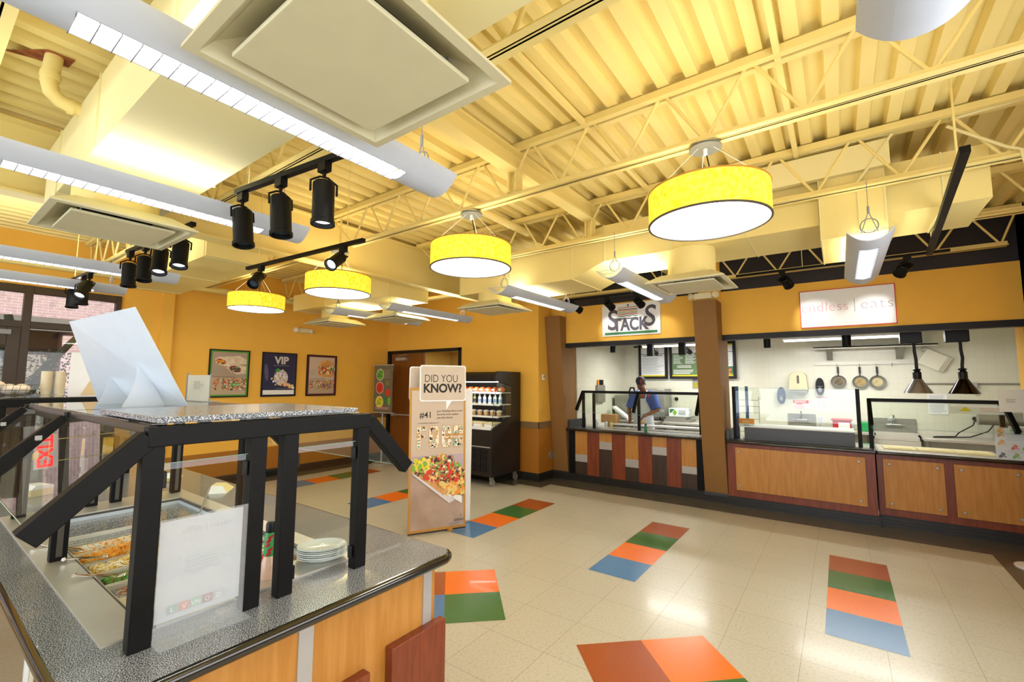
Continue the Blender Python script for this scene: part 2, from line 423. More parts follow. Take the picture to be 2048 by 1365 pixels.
fq([(6.58, 4.16), (7.6, 4.16), (7.6, 4.62), (6.58, 4.62)], 5)
fq([(6.42, 4.62), (6.95, 4.62), (6.95, 8.7), (6.42, 8.7)], 5)
fq([(-4, 8.28), (6.42, 8.28), (6.42, 8.7), (-4, 8.7)], 5)
struct(fl, 'floor', fm)

# corrugated roof deck (flutes run away from the camera)
dk = MB(); per = 0.183; y = -4.0+0.06; prof = []
while y < 13:
    prof += [(y, DECK), (y+0.075, DECK), (y+0.092, DECK+0.055), (y+per-0.017, DECK+0.055)]; y += per
n = len(prof); vs = [(-4.2, a, b) for a, b in prof]+[(7.55, a, b) for a, b in prof]
dk.add(vs, [(i, i+1, n+i+1, n+i) for i in range(n-1)])
dk.box(-4.2, -4, DECK+0.07, 7.55, 13, DECK+0.2)
B(dk, 'ceiling', M_cream, kind='structure', recalc=False, smooth=20)

def wall_y(name, x0, x1, z1, holes=(), split=None, yy=PY, th=0.15, mats=None, z0=0.0, sgn=1):
    """wall in a y-plane with rectangular openings (x0,z0,x1,z1)"""
    mb = MB(); xs = sorted({x0, x1, *[h[0] for h in holes], *[h[2] for h in holes]}); zs = sorted({z0, z1, *[h[1] for h in holes], *[h[3] for h in holes], *([split] if split else [])})
    for i in range(len(xs)-1):
        for j in range(len(zs)-1):
            cx, cz = (xs[i]+xs[i+1])/2, (zs[j]+zs[j+1])/2
            if any(h[0] < cx < h[2] and h[1] < cz < h[3] for h in holes): continue
            mb.box(xs[i], yy, zs[j], xs[i+1], yy+sgn*th, zs[j+1], 1 if split and cz < split else 0)
    return struct(mb, name, mats or [M_wall, M_dado])
def wall_x(name, y0, y1, z1, holes=(), split=None, xx=DX, th=0.15, mats=None, z0=0.0, sgn=1):
    mb = MB(); ys = sorted({y0, y1, *[h[0] for h in holes], *[h[2] for h in holes]}); zs = sorted({z0, z1, *[h[1] for h in holes], *[h[3] for h in holes], *([split] if split else [])})
    for i in range(len(ys)-1):
        for j in range(len(zs)-1):
            cy, cz = (ys[i]+ys[i+1])/2, (zs[j]+zs[j+1])/2
            if any(h[0] < cy < h[2] and h[1] < cz < h[3] for h in holes): continue
            mb.box(xx, ys[i], zs[j], xx+sgn*th, ys[i+1], zs[j+1], 1 if split and cz < split else 0)
    return struct(mb, name, mats or [M_wall, M_dado])
ZC = DECK+0.055
wall_y('wall_north', -4.2, DX+0.15, ZC, [(-3.6, 0.95, 1.95, 3.03), (0.05, 0.05, 1.0, 3.03)], 0.55)
DOOR = (6.40, 0.0, 8.66, 2.44)
wall_x('wall_east', 4.44, 8.7, ZC, [DOOR], 0.95)
# return of the wall beside the first column
rt = MB(); rt.box(DX+0.15, 4.44, 0.95, FX+0.2, 4.59, ZC, 0); rt.box(DX+0.15, 4.44, 0, FX+0.2, 4.59, 0.95, 1)
struct(rt, 'wall_return', [M_wall, M_dado])
wall_y('wall_south', -4.2, FX+0.1, ZC, [(-3.6, 0.9, 5.4, 2.7)], 0.9, yy=SY, sgn=-1)
wall_x('wall_west', -4.0, 8.7, ZC, [(-1.2, 0.5, 8.0, 3.0)], 0.5, xx=-4.0, sgn=-1)
# fascia above the serving fronts, dark band and dark wall over it
fa = MB(); fa.box(FX, SY, 2.50, FX+0.12, 4.44, 3.17, 0); fa.box(FX-0.02, SY, 2.42, FX+0.10, 4.44, 2.50, 1)
fa.box(FX+0.12, SY, 2.62, FX+0.3, 4.44, 3.1, 0)
fa.box(FX+0.02, SY, 3.17, FX+0.16, 4.44, ZC, 2)
struct(fa, 'wall_fascia', [M_wall, M_black, M_navy])
fb = MB(); fb.box(FX-0.30, SY-0.3, 0, FX+0.4, SY-0.0, ZC, 0); struct(fb, 'wall_corner', [M_wall])
# kitchen shell
kw = MB(); kw.box(KX, -2.6, 0, KX+0.15, 4.2, 2.8); struct(kw, 'wall_kitchen_back', M_kwall)
kw = MB(); kw.box(7.79, 4.10, 0, KX, 4.25, 2.8); struct(kw, 'wall_kitchen_left', M_kwall2)
kw = MB(); kw.box(FX+0.4, -2.45, 0, KX, -2.3, 2.8); struct(kw, 'wall_kitchen_right', M_kwall2)
kc = MB(); kc.box(FX+0.3, -2.4, 2.66, KX, 4.2, 2.74); struct(kc, 'ceiling_kitchen', mat('kitchen_ceiling_tile', '#d8d4c4', 0.8, bump=0.1))
# side hallway seen over the door
hb = MB(); hb.box(9.4, 4.9, 0, 9.5, 9.2, 3.2, 0); hb.box(DX+0.15, 9.0, 0, 9.4, 9.1, 3.2, 0); hb.box(DX+0.15, 4.7, 0, 9.4, 4.8, 3.2, 0)
struct(hb, 'wall_hallway', [mat('hallway_paint', '#d9b866', 0.8)])
hb = MB(); hb.box(DX+0.15, 4.8, 2.62, 9.4, 9.0, 2.7, 0); struct(hb, 'ceiling_hallway', mat('hallway_ceiling_tile', '#d6d0b8', 0.8))

def baseb(name, pts, h=0.14):
    """stepped black base along a polyline, room side on the left of travel"""
    mb = MB()
    prof = [(0, 0), (0.03, 0), (0.03, 0.035), (0.022, 0.04), (0.022, 0.075), (0.014, 0.08), (0.014, 0.115), (0.006, h), (0, h)]
    P = [Vector((x, y, 0)) for x, y in pts]
    nrm = []
    for i in range(len(P)-1): d = (P[i+1]-P[i]).normalized(); nrm.append(Vector((-d.y, d.x, 0)))
    rings = []
    for i, p in enumerate(P):
        if i == 0: m = nrm[0]
        elif i == len(P)-1: m = nrm[-1]
        else:
            m = nrm[i-1]+nrm[i]; m = m/(m.dot(nrm[i]))
        rings.append([p+m*u+Vector((0, 0, v)) for u, v in prof])
    n = len(prof); vs = [q for r in rings for q in r]
    fs = [(i*n+j, i*n+(j+1) % n, (i+1)*n+(j+1) % n, (i+1)*n+j) for i in range(len(P)-1) for j in range(n)]+[tuple(range(n)), tuple(range((len(P)-1)*n, len(P)*n))]
    mb.add(vs, fs); return struct(mb, name, M_base)
baseb('baseboard_north', [(DX, PY), (1.96, PY)])
baseb('baseboard_east', [(FX+0.05, 4.44), (DX, 4.44), (DX, 6.34)])
# chair rails
cr_ = MB(); cr_.box(1.96, PY-0.018, 0.94, DX, PY, 1.05); struct(cr_, 'trim_1', M_rail, bev=0.004)
cr_ = MB(); cr_.box(DX-0.018, 4.422, 0.94, DX, 6.34, 1.05); cr_.box(DX-0.018, 4.422, 0.94, FX+0.1, 4.44, 1.05); struct(cr_, 'trim_2', M_rail, bev=0.004)
# pilaster in the far wall
pl = MB(); pl.box(2.44, PY-0.07, 0.95, 2.6, PY, ZC, 0); pl.box(2.44, PY-0.07, 0, 2.6, PY, 0.95, 1); struct(pl, 'trim_3', [M_wall, M_dado])

# tapered brown columns between the serving bays
def column(name, y0, y1, xb, xt, xr):
    mb = MB(); zt = 3.0
    mb.prism([(xb, 0), (xr, 0), (xr, zt), (xt, zt)], 'y', y0, y1, 0)
    mb.box(FX-0.03, y0, zt, xr, y1, ZC, 1)
    return struct(mb, name, [M_column, M_wall])
column('column', 4.12, 4.43, 7.46, 7.15, 7.80)
column('column', 1.41, 1.73, 7.40, 7.00, 7.78)
baseb('baseboard_column', [(7.43, 4.11), (7.43, 4.44)])
baseb('baseboard_column', [(7.385, 1.395), (7.385, 1.745)])

# ------------------------------------------------------------------ window wall, far left
wf = MB(); y0, y1 = PY-0.03, PY+0.09
for x0, x1 in ((0.05, 0.11), (0.955, 1.035), (1.89, 1.95), (-1.2, -1.1), (-2.4, -2.3), (-3.6, -3.5)): wf.box(x0, y0, 0.05 if 0 < x0 < 1 else 0.95, x1, y1, 3.03)
wf.box(-3.598, y0+0.004, 2.93, 1.948, y1-0.004, 3.028); wf.box(-3.598, y0+0.004, 2.46, 1.948, y1-0.004, 2.55); wf.box(1.03, y0+0.004, 0.952, 1.948, y1-0.004, 1.03); wf.box(-3.598, y0+0.004, 0.952, 0.07, y1-0.004, 1.03)
wi = B(wf, 'window_1', mat('dark_bronze_frame', '#3a2c20', 0.4), kind='structure', bev=0.004)
gl = MB(); gl.box(-3.5, PY+0.03, 0.1, 1.9, PY+0.036, 2.98); B(gl, 'window_pane', M_glassw, wi)
# glazed entrance door in the same frame
dm = MB(); M_bronze = mat('dark_bronze_frame', '#3a2c20', 0.4)
dm.box(0.11, PY-0.04, 0.02, 0.21, PY+0.0, 2.46); dm.box(0.83, PY-0.04, 0.02, 0.95, PY, 2.46); dm.box(0.21, PY-0.04, 2.22, 0.83, PY, 2.46); dm.box(0.21, PY-0.04, 0.02, 0.83, PY, 0.3)
do = B(dm, 'door_1', M_bronze, kind='structure', bev=0.004)
g = MB(); g.box(0.21, PY-0.024, 0.3, 0.83, PY-0.018, 2.22); B(g, 'door_glass', M_glassw, do)
g = MB(); g.box(0.7, PY-0.1, 2.36, 0.86, PY-0.04, 2.42); g.bar((0.74, PY-0.09, 2.43), (0.45, PY-0.2, 2.43), 0.02, 0.01); B(g, 'door_closer', M_grey, do)
g = MB(); g.tube((0.24, PY-0.09, 1.05), (0.80, PY-0.09, 1.05), 0.014); g.box(0.24, PY-0.09, 1.03, 0.27, PY-0.04, 1.07); g.box(0.77, PY-0.09, 1.03, 0.8, PY-0.04, 1.07); B(g, 'push_bar', M_chromed, do)
hl = area('hallway_lamp', (8.3, 7.2, 2.6), (0, 0, -1), 1.2, 1.2, 30, (1, 0.95, 0.85))
# unseen windows added out of view to carry the daylight fills
for nm, bx in (('window_2', [(-3.6, 5.4)]), ):
    w2 = MB()
    for x in (-3.6, -1.8, 0.0, 1.8, 3.6, 5.35): w2.box(x, SY-0.1, 0.9, x+0.05, SY-0.02, 2.7)
    w2.box(-3.6, SY-0.1, 0.9, 5.4, SY-0.02, 0.95); w2.box(-3.6, SY-0.1, 2.65, 5.4, SY-0.02, 2.7); w2 = B(w2, nm, M_bronze, kind='structure'); q_ = MB(); q_.box(-3.6, SY-0.12, 0.9, 5.4, SY-0.10, 2.7); B(q_, 'sun_blocker', mat('white_sun_blocker', '#e8e8e4', 0.8), w2)  # opaque panel added behind the unseen frame to keep the sun out
w3 = MB()
for y in (-1.2, 1.1, 3.4, 5.7, 7.95): w3.box(-4.1, y, 0.5, -4.02, y+0.05, 3.0)
w3.box(-4.1, -1.2, 0.5, -4.02, 8.0, 0.55); w3.box(-4.1, -1.2, 2.95, -4.02, 8.0, 3.0); B(w3, 'window_3', M_bronze, kind='structure')

# ------------------------------------------------------------------ outside
ob = MB(); ob.box(-8, 17, 3.4, 9, 17.4, 8.5, 0); ob.box(-8, 16.6, 3.05, 9, 17.4, 3.4, 1)
for x in (-6, -3.2, -0.4, 2.6, 5.5): ob.box(x, 16.7, 0, x+0.9, 17.3, 3.05, 0)
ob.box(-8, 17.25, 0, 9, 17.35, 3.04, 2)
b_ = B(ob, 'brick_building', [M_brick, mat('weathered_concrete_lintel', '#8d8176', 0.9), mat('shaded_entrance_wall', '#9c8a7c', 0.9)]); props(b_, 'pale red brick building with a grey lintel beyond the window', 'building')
gm = MB(); gm.box(-12, 8.95, -0.12, 14, 40, -0.02); B(gm, 'ground', mat('grey_paving', '#8d8a80', 0.9), kind='structure')
tr = T('tree', (1.75, 12.6, 0), 'bare tree with a forked pale trunk outside the window', 'tree')
tk = MB(); tk.path([(1.55, 12.6, 0), (1.5, 12.6, 1.2), (1.35, 12.6, 2.2), (1.2, 12.6, 3.0)], [0.13, 0.11, 0.09, 0.06], 10)
tk.path([(1.45, 12.6, 1.5), (1.8, 12.5, 2.1), (2.3, 12.4, 2.9)], [0.08, 0.07, 0.04], 8); tk.path([(1.4, 12.6, 1.9), (1.0, 12.7, 2.6), (0.8, 12.8, 3.2)], [0.06, 0.05, 0.03], 8)
tk.path([(1.75, 12.5, 1.9), (1.5, 12.2, 1.4), (1.9, 12.1, 1.0)], [0.05, 0.045, 0.02], 8)
B(tk, 'trunk', mat('pale_bark', '#9aa08f', 0.9, bump=0.4), tr)
tf = MB(); rnd = random.Random(4)
for i in range(2600):
    c = Vector((rnd.gauss(1.5, 0.9), rnd.gauss(12.9, 0.5), rnd.uniform(0.5, 2.35))); a = Vector((rnd.gauss(0, 1), rnd.gauss(0, 1), rnd.gauss(0, 1))).normalized()*0.035; b = a.cross(Vector((rnd.random(), rnd.random(), rnd.random()))).normalized()*0.02
    tf.face([c-a, c-b, c+a, c+b])
B(tf, 'foliage', mat('olive_leaves', '#b0ad80', 0.9, col2='#dcdcc0', scale=3), tr, recalc=False)

# ------------------------------------------------------------------ double door in the far wall
df = MB(); df.box(DX-0.03, 8.61, 0, DX+0.17, 8.68, 2.49); df.box(DX-0.03, 6.34, 0, DX+0.17, 6.41, 2.49); df.box(DX-0.03, 6.34, 2.43, DX+0.17, 8.68, 2.49)
d2 = B(df, 'door_2', M_black, kind='structure', bev=0.004)
lf = MB(); lf.box(DX+0.03, 7.50, 0.02, DX+0.075, 8.60, 2.42); lf = B(lf, 'door_leaf', M_door, d2, bev=0.003)
g = MB(); g.tube((DX-0.03, 7.6, 1.02), (DX-0.03, 8.5, 1.02), 0.018); g.box(DX-0.04, 8.4, 0.98, DX+0.03, 8.5, 1.06); g.box(DX-0.04, 7.55, 0.98, DX+0.03, 7.68, 1.06); B(g, 'panic_bar', M_alum, lf)
g = MB(); g.box(DX-0.04, 8.05, 2.26, DX+0.03, 8.38, 2.33); g.bar((DX-0.03, 8.3, 2.36), (DX-0.12, 7.9, 2.38), 0.02, 0.01); B(g, 'door_closer', M_alum, lf)
for zz in (0.35, 1.22, 2.1):
    g = MB(); g.box(DX-0.015, 8.53, zz-0.07, DX+0.03, 8.63, zz+0.07); B(g, 'hinge', M_alum, lf)
lf2 = MB(); lf2.hexa([(DX+0.1, 6.43, 0.02), (DX+1.1, 6.62, 0.02), (DX+1.1, 6.67, 0.02), (DX+0.1, 6.48, 0.02), (DX+0.1, 6.43, 2.42), (DX+1.1, 6.62, 2.42), (DX+1.1, 6.67, 2.42), (DX+0.1, 6.48, 2.42)])
B(lf2, 'door_leaf', M_door, d2, bev=0.003)

# ------------------------------------------------------------------ joists, girders
def joist(x, y0, y1, label, zb=3.30, shift=0.0):
    o = T('roof_joist', (x, (y0+y1)/2, zb), label, 'joist', 'open-web roof joists')
    zt = DECK-0.005
    tc = MB()
    for s in (-1, 1): tc.box(x+s*0.012, y0, zt-0.055, x+s*0.062, y1, zt-0.048 if False else zt-0.005); 
    B(tc, 'top_chord', M_cream, o)
    bc = MB(); e0, e1 = y0+0.12, y1-(0.42 if y1 < 5 else 0.12)
    for s in (-1, 1):
        bc.box(x+s*0.006, e0, zb, x+s*0.055, e1, zb+0.008); bc.box(x+s*0.006, e0, zb, x+s*0.014, e1, zb+0.05)
    bc.box(x-0.007, e0, zb+0.002, x+0.007, e1, zb+0.007)
    B(bc, 'bottom_chord', M_cream, o)
    n = max(2, round((y1-y0)/0.62)); st = (e1-e0)/n; pts = []
    w = MB(); zz0, zz1 = zb+0.02, zt-0.03
    w.tube((x, y0+0.02, zz1), (x, e0+0.05, zz0), 0.011, n=8); w.tube((x, y1-0.02, zz1), (x, e1-0.05, zz0), 0.011, n=8)
    for i in range(n):
        a = e0+0.05+(e1-e0-0.1)/n*i; b = a+(e1-e0-0.1)/n; m_ = (a+b)/2
        w.tube((x, a, zz0), (x, m_-0.02, zz1), 0.0115, n=8); w.tube((x, m_+0.02, zz1), (x, b, zz0), 0.0115, n=8)
    B(w, 'web_bars', M_cream, o)
    return o
JX = (0.14, 1.55, 2.95, 4.36, 5.80, 7.13)
jl = ('over the big square diffuser at the top edge of the photo', 'behind the biggest light bar and big square diffuser', 'carrying two yellow drum pendants', 'in front of the long serving duct', 'behind the long serving duct', 'against the dark band over the serving fronts')
for x, l in zip(JX, jl): joist(x, SY+0.02, 4.84, 'cream open-web steel joist '+l)
jl2 = ('above the windows at the far left', 'above the second light bar, beyond the girder', 'carrying the two farthest drum pendants', 'above the far light bars by the poster wall', 'nearest the double door, beyond the girder')
for x, l in zip(JX[:5], jl2): joist(x, 4.98, 8.66, 'cream open-web steel joist '+l)
def ibeam(name, x0, x1, yc, z0, z1, w, label, tf_=0.018, tw=0.012):
    o = T(name, ((x0+x1)/2, yc, z0), label, 'beam')
    m = MB(); m.box(x0, yc-w/2, z0, x1, yc+w/2, z0+tf_); B(m, 'bottom_flange', M_cream, o)
    m = MB(); m.box(x0, yc-tw/2, z0+tf_, x1, yc+tw/2, z1-tf_); B(m, 'web', M_cream, o)
    m = MB(); m.box(x0, yc-w/2, z1-tf_, x1, yc+w/2, z1); B(m, 'top_flange', M_cream, o)
    return o
ibeam('steel_girder', -3.9, DX-0.02, 4.91, 3.15, 3.70, 0.17, 'deep cream steel girder crossing the room behind the drum pendants')
g1 = ibeam('steel_beam', -3.9, FX, 2.12, 3.52, 3.69, 0.12, 'shallow cream steel beam under the roof deck crossing the near joists')
for i, x in enumerate(JX[:5]):
    m = MB(); m.box(x-0.05, 2.08, 3.35, x+0.05, 2.09, 3.53); m.box(x-0.05, 2.15, 3.35, x+0.05, 2.16, 3.53); m.box(x-0.004, 2.09, 3.35, x+0.004, 2.15, 3.53); B(m, 'stub_post', M_cream, g1)
# bridging angles between joists
bg = MB()
for y in (0.2, 1.45): bg.bar((-0.4, y, 3.72), (5.8, y, 3.69), 0.035, 0.035)
o_ = B(bg, 'bridging_angle', M_cream, loc=(2.9, 0.8, 3.7)); props(o_, 'thin cream bridging angles laid across the joist tops over the drum pendants', 'brace')
# ------------------------------------------------------------------ ducts
class SeamSet:
    def __init__(s): s.l = []
    def box(s, *a): s.l.append(MB().box(*a))
    def build(s, o):
        for m_ in s.l: B(m_, 'seam', M_creamw, o)
def seam(mb, axis, t, lo, hi, d=0.006, w=0.012, k=0):
    """raised standing seam ring round a box duct at t along axis"""
    (a0, b0), (a1, b1) = lo, hi
    if axis == 'y': mb.box(a0-d, t-w/2, b0-d, a1+d, t+w/2, b1+d, k)
    else: mb.box(t-w/2, a0-d, b0-d, t+w/2, a1+d, b1+d, k)
# long duct along the serving side
o = T('air_duct', (4.9, 2.0, 3.1), 'long cream sheet-metal duct running above the serving side with a stepped underside', 'duct')
m = MB(); xa, xb = 4.50, 5.26; zt = 3.50
m.box(xa, -0.95, 3.10, xb, -0.37, zt); m.box(xa, 0.07, 3.10, xb, 2.02, zt)
m.hexa([(xa, 2.02, 3.10), (xb, 2.02, 3.10), (xb, 2.42, 2.95), (xa, 2.42, 2.95), (xa, 2.02, zt), (xb, 2.02, zt), (xb, 2.42, 3.42), (xa, 2.42, 3.42)])
m.box(xa, 2.42, 2.95, xb, 4.15, 3.40)
B(m, 'duct_body', M_cream, o)
m = SeamSet()
for y in (-0.7, 0.62, 1.3, 2.02): seam(m, 'y', y, (xa, 3.10), (xb, zt))
for y in (2.42, 3.3, 4.15): seam(m, 'y', y, (xa, 2.95), (xb, 3.40))
m.build(o)
o = T('duct_drop', (4.75, -0.1, 2.95), 'boxy cream duct drop hanging above the square-on light bar', 'duct')
m = MB(); m.box(4.42, -0.36, 2.95, 5.34, 0.06, 3.66); B(m, 'duct_body', M_cream, o)
m = SeamSet(); seam(m, 'y', -0.36, (4.42, 2.95), (5.34, 3.6)); seam(m, 'y', 0.06, (4.42, 2.95), (5.34, 3.6)); m.box(4.412, -0.2, 2.95, 4.42, -0.19, 3.6); m.box(4.36, -0.4, 3.45, 4.42, 0.5, 3.66); m.build(o)
# left duct over the salad bar
o = T('air_duct', (0.82, 3.1, 3.10), 'wide cream rectangular duct running over the salad bar on the left', 'duct')
m = MB(); m.box(0.57, 2.05, 3.06, 1.16, 4.75, 3.50); B(m, 'duct_body', M_creamw, o)
m = SeamSet(); seam(m, 'y', 3.30, (0.57, 3.06), (1.16, 3.50), 0.008); seam(m, 'y', 2.07, (0.57, 3.06), (1.16, 3.50), 0.008); seam(m, 'y', 4.3, (0.57, 3.06), (1.16, 3.50), 0.008); m.build(o)
o = T('air_duct', (0.75, 1.0, 3.05), 'pale cream duct section above the biggest square diffuser', 'duct')
m = MB(); m.box(0.52, 0.2, 3.06, 1.18, 1.98, 3.50); B(m, 'duct_body', M_creamw, o)
m = SeamSet(); seam(m, 'y', 1.92, (0.52, 3.06), (1.18, 3.50), 0.008); seam(m, 'y', 0.3, (0.52, 3.06), (1.18, 3.50), 0.008); m.build(o)
# ducts beyond the girder
o = T('air_duct', (4.6, 6.3, 3.0), 'cream duct beyond the girder feeding the two farthest diffusers', 'duct')
m = MB(); m.box(4.0, 5.05, 2.98, 4.75, 7.6, 3.25); B(m, 'duct_body', M_cream, o)
m = SeamSet(); [seam(m, 'y', y, (4.0, 2.98), (4.75, 3.25)) for y in (5.06, 5.7, 6.6, 7.55)]; m.build(o)
for q_ in ((4.02, 5.4), (4.73, 5.4), (4.02, 7.2), (4.73, 7.2)): m = MB(); m.tube((q_[0], q_[1], 3.2), (q_[0], q_[1], 3.755), 0.005, n=6); B(m, 'hanger_rod', M_cream, o)
o = T('air_duct', (1.5, 6.2, 3.05), 'cream duct beyond the girder above the track lights at left', 'duct')
m = MB(); m.box(1.75, 5.05, 3.02, 2.35, 7.7, 3.28); B(m, 'duct_body', M_cream, o)
m = SeamSet(); [seam(m, 'y', y, (1.75, 3.02), (2.35, 3.28)) for y in (5.1, 6.3, 7.6)]; m.build(o)

for q_ in ((1.77, 5.4), (2.33, 5.4), (1.77, 7.2), (2.33, 7.2)): m = MB(); m.tube((q_[0], q_[1], 3.2), (q_[0], q_[1], 3.755), 0.005, n=6); B(m, 'hanger_rod', M_cream, o)
# square plaque diffusers on round necks
def diffuser(x, y, z, label, top, s=0.36):
    o = T('square_diffuser', (x, y, z), label, 'air diffuser', 'square ceiling diffusers')
    m = MB(); a, b, c = s, s-0.035, s*0.62      # backpan: lip, slope, throat
    def ring(r, zz): return [(x-r, y-r, zz), (x+r, y-r, zz), (x+r, y+r, zz), (x-r, y+r, zz)]
    vs = ring(a, z)+ring(b, z-0.003)+ring(c+0.07, z+0.035)+ring(c-0.03, z+0.075)+ring(a, z+0.012)+ring(a*0.66, z+0.09)
    fs = []
    for r0, r1 in ((0, 1), (1, 2), (2, 3), (0, 4), (4, 5)):
        for i in range(4): fs.append((r0*4+i, r0*4+(i+1) % 4, r1*4+(i+1) % 4, r1*4+i))
    m.add(vs, fs); B(m, 'backpan', M_plaque, o, recalc=False, smooth=25)
    m = MB(); m.box(x-c+0.03, y-c+0.03, z+0.076, x+c-0.03, y+c-0.03, z+0.086); B(m, 'throat', M_dark, o)
    m = MB(); p = s*0.72; m.box(x-p, y-p, z-0.012, x+p, y+p, z+0.004); B(m, 'plaque', M_plaque, o, bev=0.004)
    m = MB(); m.lathe([(0.225, z+0.09), (0.225, top)], (x, y, 0), 28); B(m, 'neck', M_cream, o)
    m = MB()
    for sx in (-1, 1):
        for sy in (-1, 1): m.tube((x+sx*p*0.8, y+sy*p*0.8, z), (x+sx*p*0.8, y+sy*p*0.8, z+0.075), 0.005, n=6)
    B(m, 'plaque_struts', M_grey, o)
    return o
diffuser(0.80, 1.21, 2.78, 'biggest square diffuser, at the top of the photo', 3.06)
diffuser(0.80, 3.86, 2.78, 'square diffuser above the salad bar behind the second light bar', 3.06)
diffuser(4.66, 1.15, 2.74, 'square diffuser nearest the brown column between the serving fronts', 3.10)
diffuser(4.72, 3.72, 2.74, 'square diffuser left of the sandwich sign, over the chilled case', 2.95)
diffuser(4.62, 5.60, 2.74, 'square diffuser behind the third light bar from the far wall', 2.98)
diffuser(4.40, 6.95, 2.74, 'farthest square diffuser, nearest the posters', 2.98)

# ------------------------------------------------------------------ linear light bars
def light_bar(x, y, z, label, cable_top=3.3, up=11):
    o = T('pendant_light_bar', (x, y, z), label, 'light fixture', 'suspended linear light bars')
    R_, n = 0.142, 14; L_, l = 0.885, 0.60; sl = 0.062; th = 0.008
    arc = []
    for i in range(n+1):
        u = -R_+2*R_*i/n; arc.append((u, 0.085*(abs(u)/R_)**2.2))
    arc += [(-sl, 0.085*(sl/R_)**2.2), (sl, 0.085*(sl/R_)**2.2)]; arc = sorted(set(arc))
    m = MB()
    def strip(x0, x1, pts):
        k = len(pts); vs = [(x+x0, y+a, z+b) for a, b in pts]+[(x+x1, y+a, z+b) for a, b in pts]+[(x+x0, y+a, z+b+th) for a, b in pts]+[(x+x1, y+a, z+b+th) for a, b in pts]
        fs = [(i, i+1, k+i+1, k+i) for i in range(k-1)]+[(2*k+i, 3*k+i, 3*k+i+1, 2*k+i+1) for i in range(k-1)]
        fs += [(i, 2*k+i, 2*k+i+1, i+1) for i in range(k-1)]+[(k+i, k+i+1, 3*k+i+1, 3*k+i) for i in range(k-1)]+[(0, k, 3*k, 2*k), (k-1, 3*k-1, 4*k-1, 2*k-1)]
        m.add(vs, fs)
    strip(-L_, -l, arc); strip(l, L_, arc); strip(-l, l, [p for p in arc if p[0] <= -sl+1e-6]); strip(-l, l, [p for p in arc if p[0] >= sl-1e-6])
    for s in (-1, 1):
        for e in (0.012, 0.14): m.box(x+s*(L_-e)-0.002, y-R_, z+0.08, x+s*(L_-e)+0.002, y+R_, z+0.085)
    B(m, 'body', M_fix, o, smooth=50)
    lv = MB(); q = sl
    bl = MB()
    for i in range(25):
        xx = x-l+2*l*i/24; bl.box(xx-0.0014, y-q, z+0.006, xx+0.0014, y+q, z+0.040)
    B(bl, 'louver_blades', M_blade, o)
    for s in (-1, 1): lv.hexa([(x-l, y+s*q, z+0.012), (x+l, y+s*q, z+0.012), (x+l, y+s*q*0.6, z+0.05), (x-l, y+s*q*0.6, z+0.05), (x-l, y+s*(q+0.003), z+0.012), (x+l, y+s*(q+0.003), z+0.012), (x+l, y+s*(q*0.6+0.003), z+0.05), (x-l, y+s*(q*0.6+0.003), z+0.05)])
    B(lv, 'louver', M_louver, o)
    lp = MB(); lp.box(x-l, y-q*0.95, z+0.052, x+l, y+q*0.95, z+0.058); B(lp, 'lamp', M_lamp, o)
    h = MB()
    for s in (-1, 1):
        hx = x+s*(L_-0.13)
        ring = [(hx, y+0.055*math.cos(t*PI/8), z+0.15+0.055*math.sin(t*PI/8)) for t in range(16)]
        h.path(ring, 0.004, 6, closed=True); h.tube((hx, y-0.05, z+0.1), (hx, y, z+0.26), 0.003, n=6); h.tube((hx, y+0.05, z+0.1), (hx, y, z+0.26), 0.003, n=6)
        h.tube((hx, y, z+0.24), (hx, y, z+0.30), 0.008, n=8); h.tube((hx, y, z+0.28), (hx, y, cable_top), 0.0025, n=6)
    B(h, 'suspension_cables', M_grey, o)
    a = area('light_bar_down', (x, y, z+0.045), (0, 0, -1), 2*l, 2*q*0.9, 9, (1, 0.97, 0.93)); a.parent = o; a.location = (0, 0, 0.045)
    a = area('light_bar_up', (x, y, z+0.10), (0, 0, 1), 2*l, 0.2, up, (1, 0.97, 0.93)); a.parent = o; a.location = (0, 0, 0.10)
    return o
light_bar(0.83, 1.76, 2.80, 'biggest light bar, running from the top left corner of the photo', up=3)
light_bar(0.83, 3.22, 2.80, 'second light bar from the camera on the left, above the salad bar', up=3)
light_bar(0.83, 5.72, 2.80, 'third light bar on the left, above the far end of the salad bar')
light_bar(0.70, 6.98, 2.80, 'farthest light bar on the left, in front of the window')
light_bar(0.83, -0.24, 2.80, 'light bar whose rounded end shows at the top right edge of the photo')
light_bar(4.97, -0.24, 2.80, 'light bar seen end-on in front of the white slogan sign')
light_bar(4.97, 1.78, 2.80, 'light bar in front of the sandwich logo sign')
light_bar(4.97, 3.18, 2.80, 'light bar below the second drum pendant, left of the sandwich sign')
light_bar(4.97, 5.22, 2.80, 'light bar right of the far drum pendants', 2.98)
light_bar(4.75, 6.25, 2.80, 'farthest light bar on the right, above the posters', 2.98)

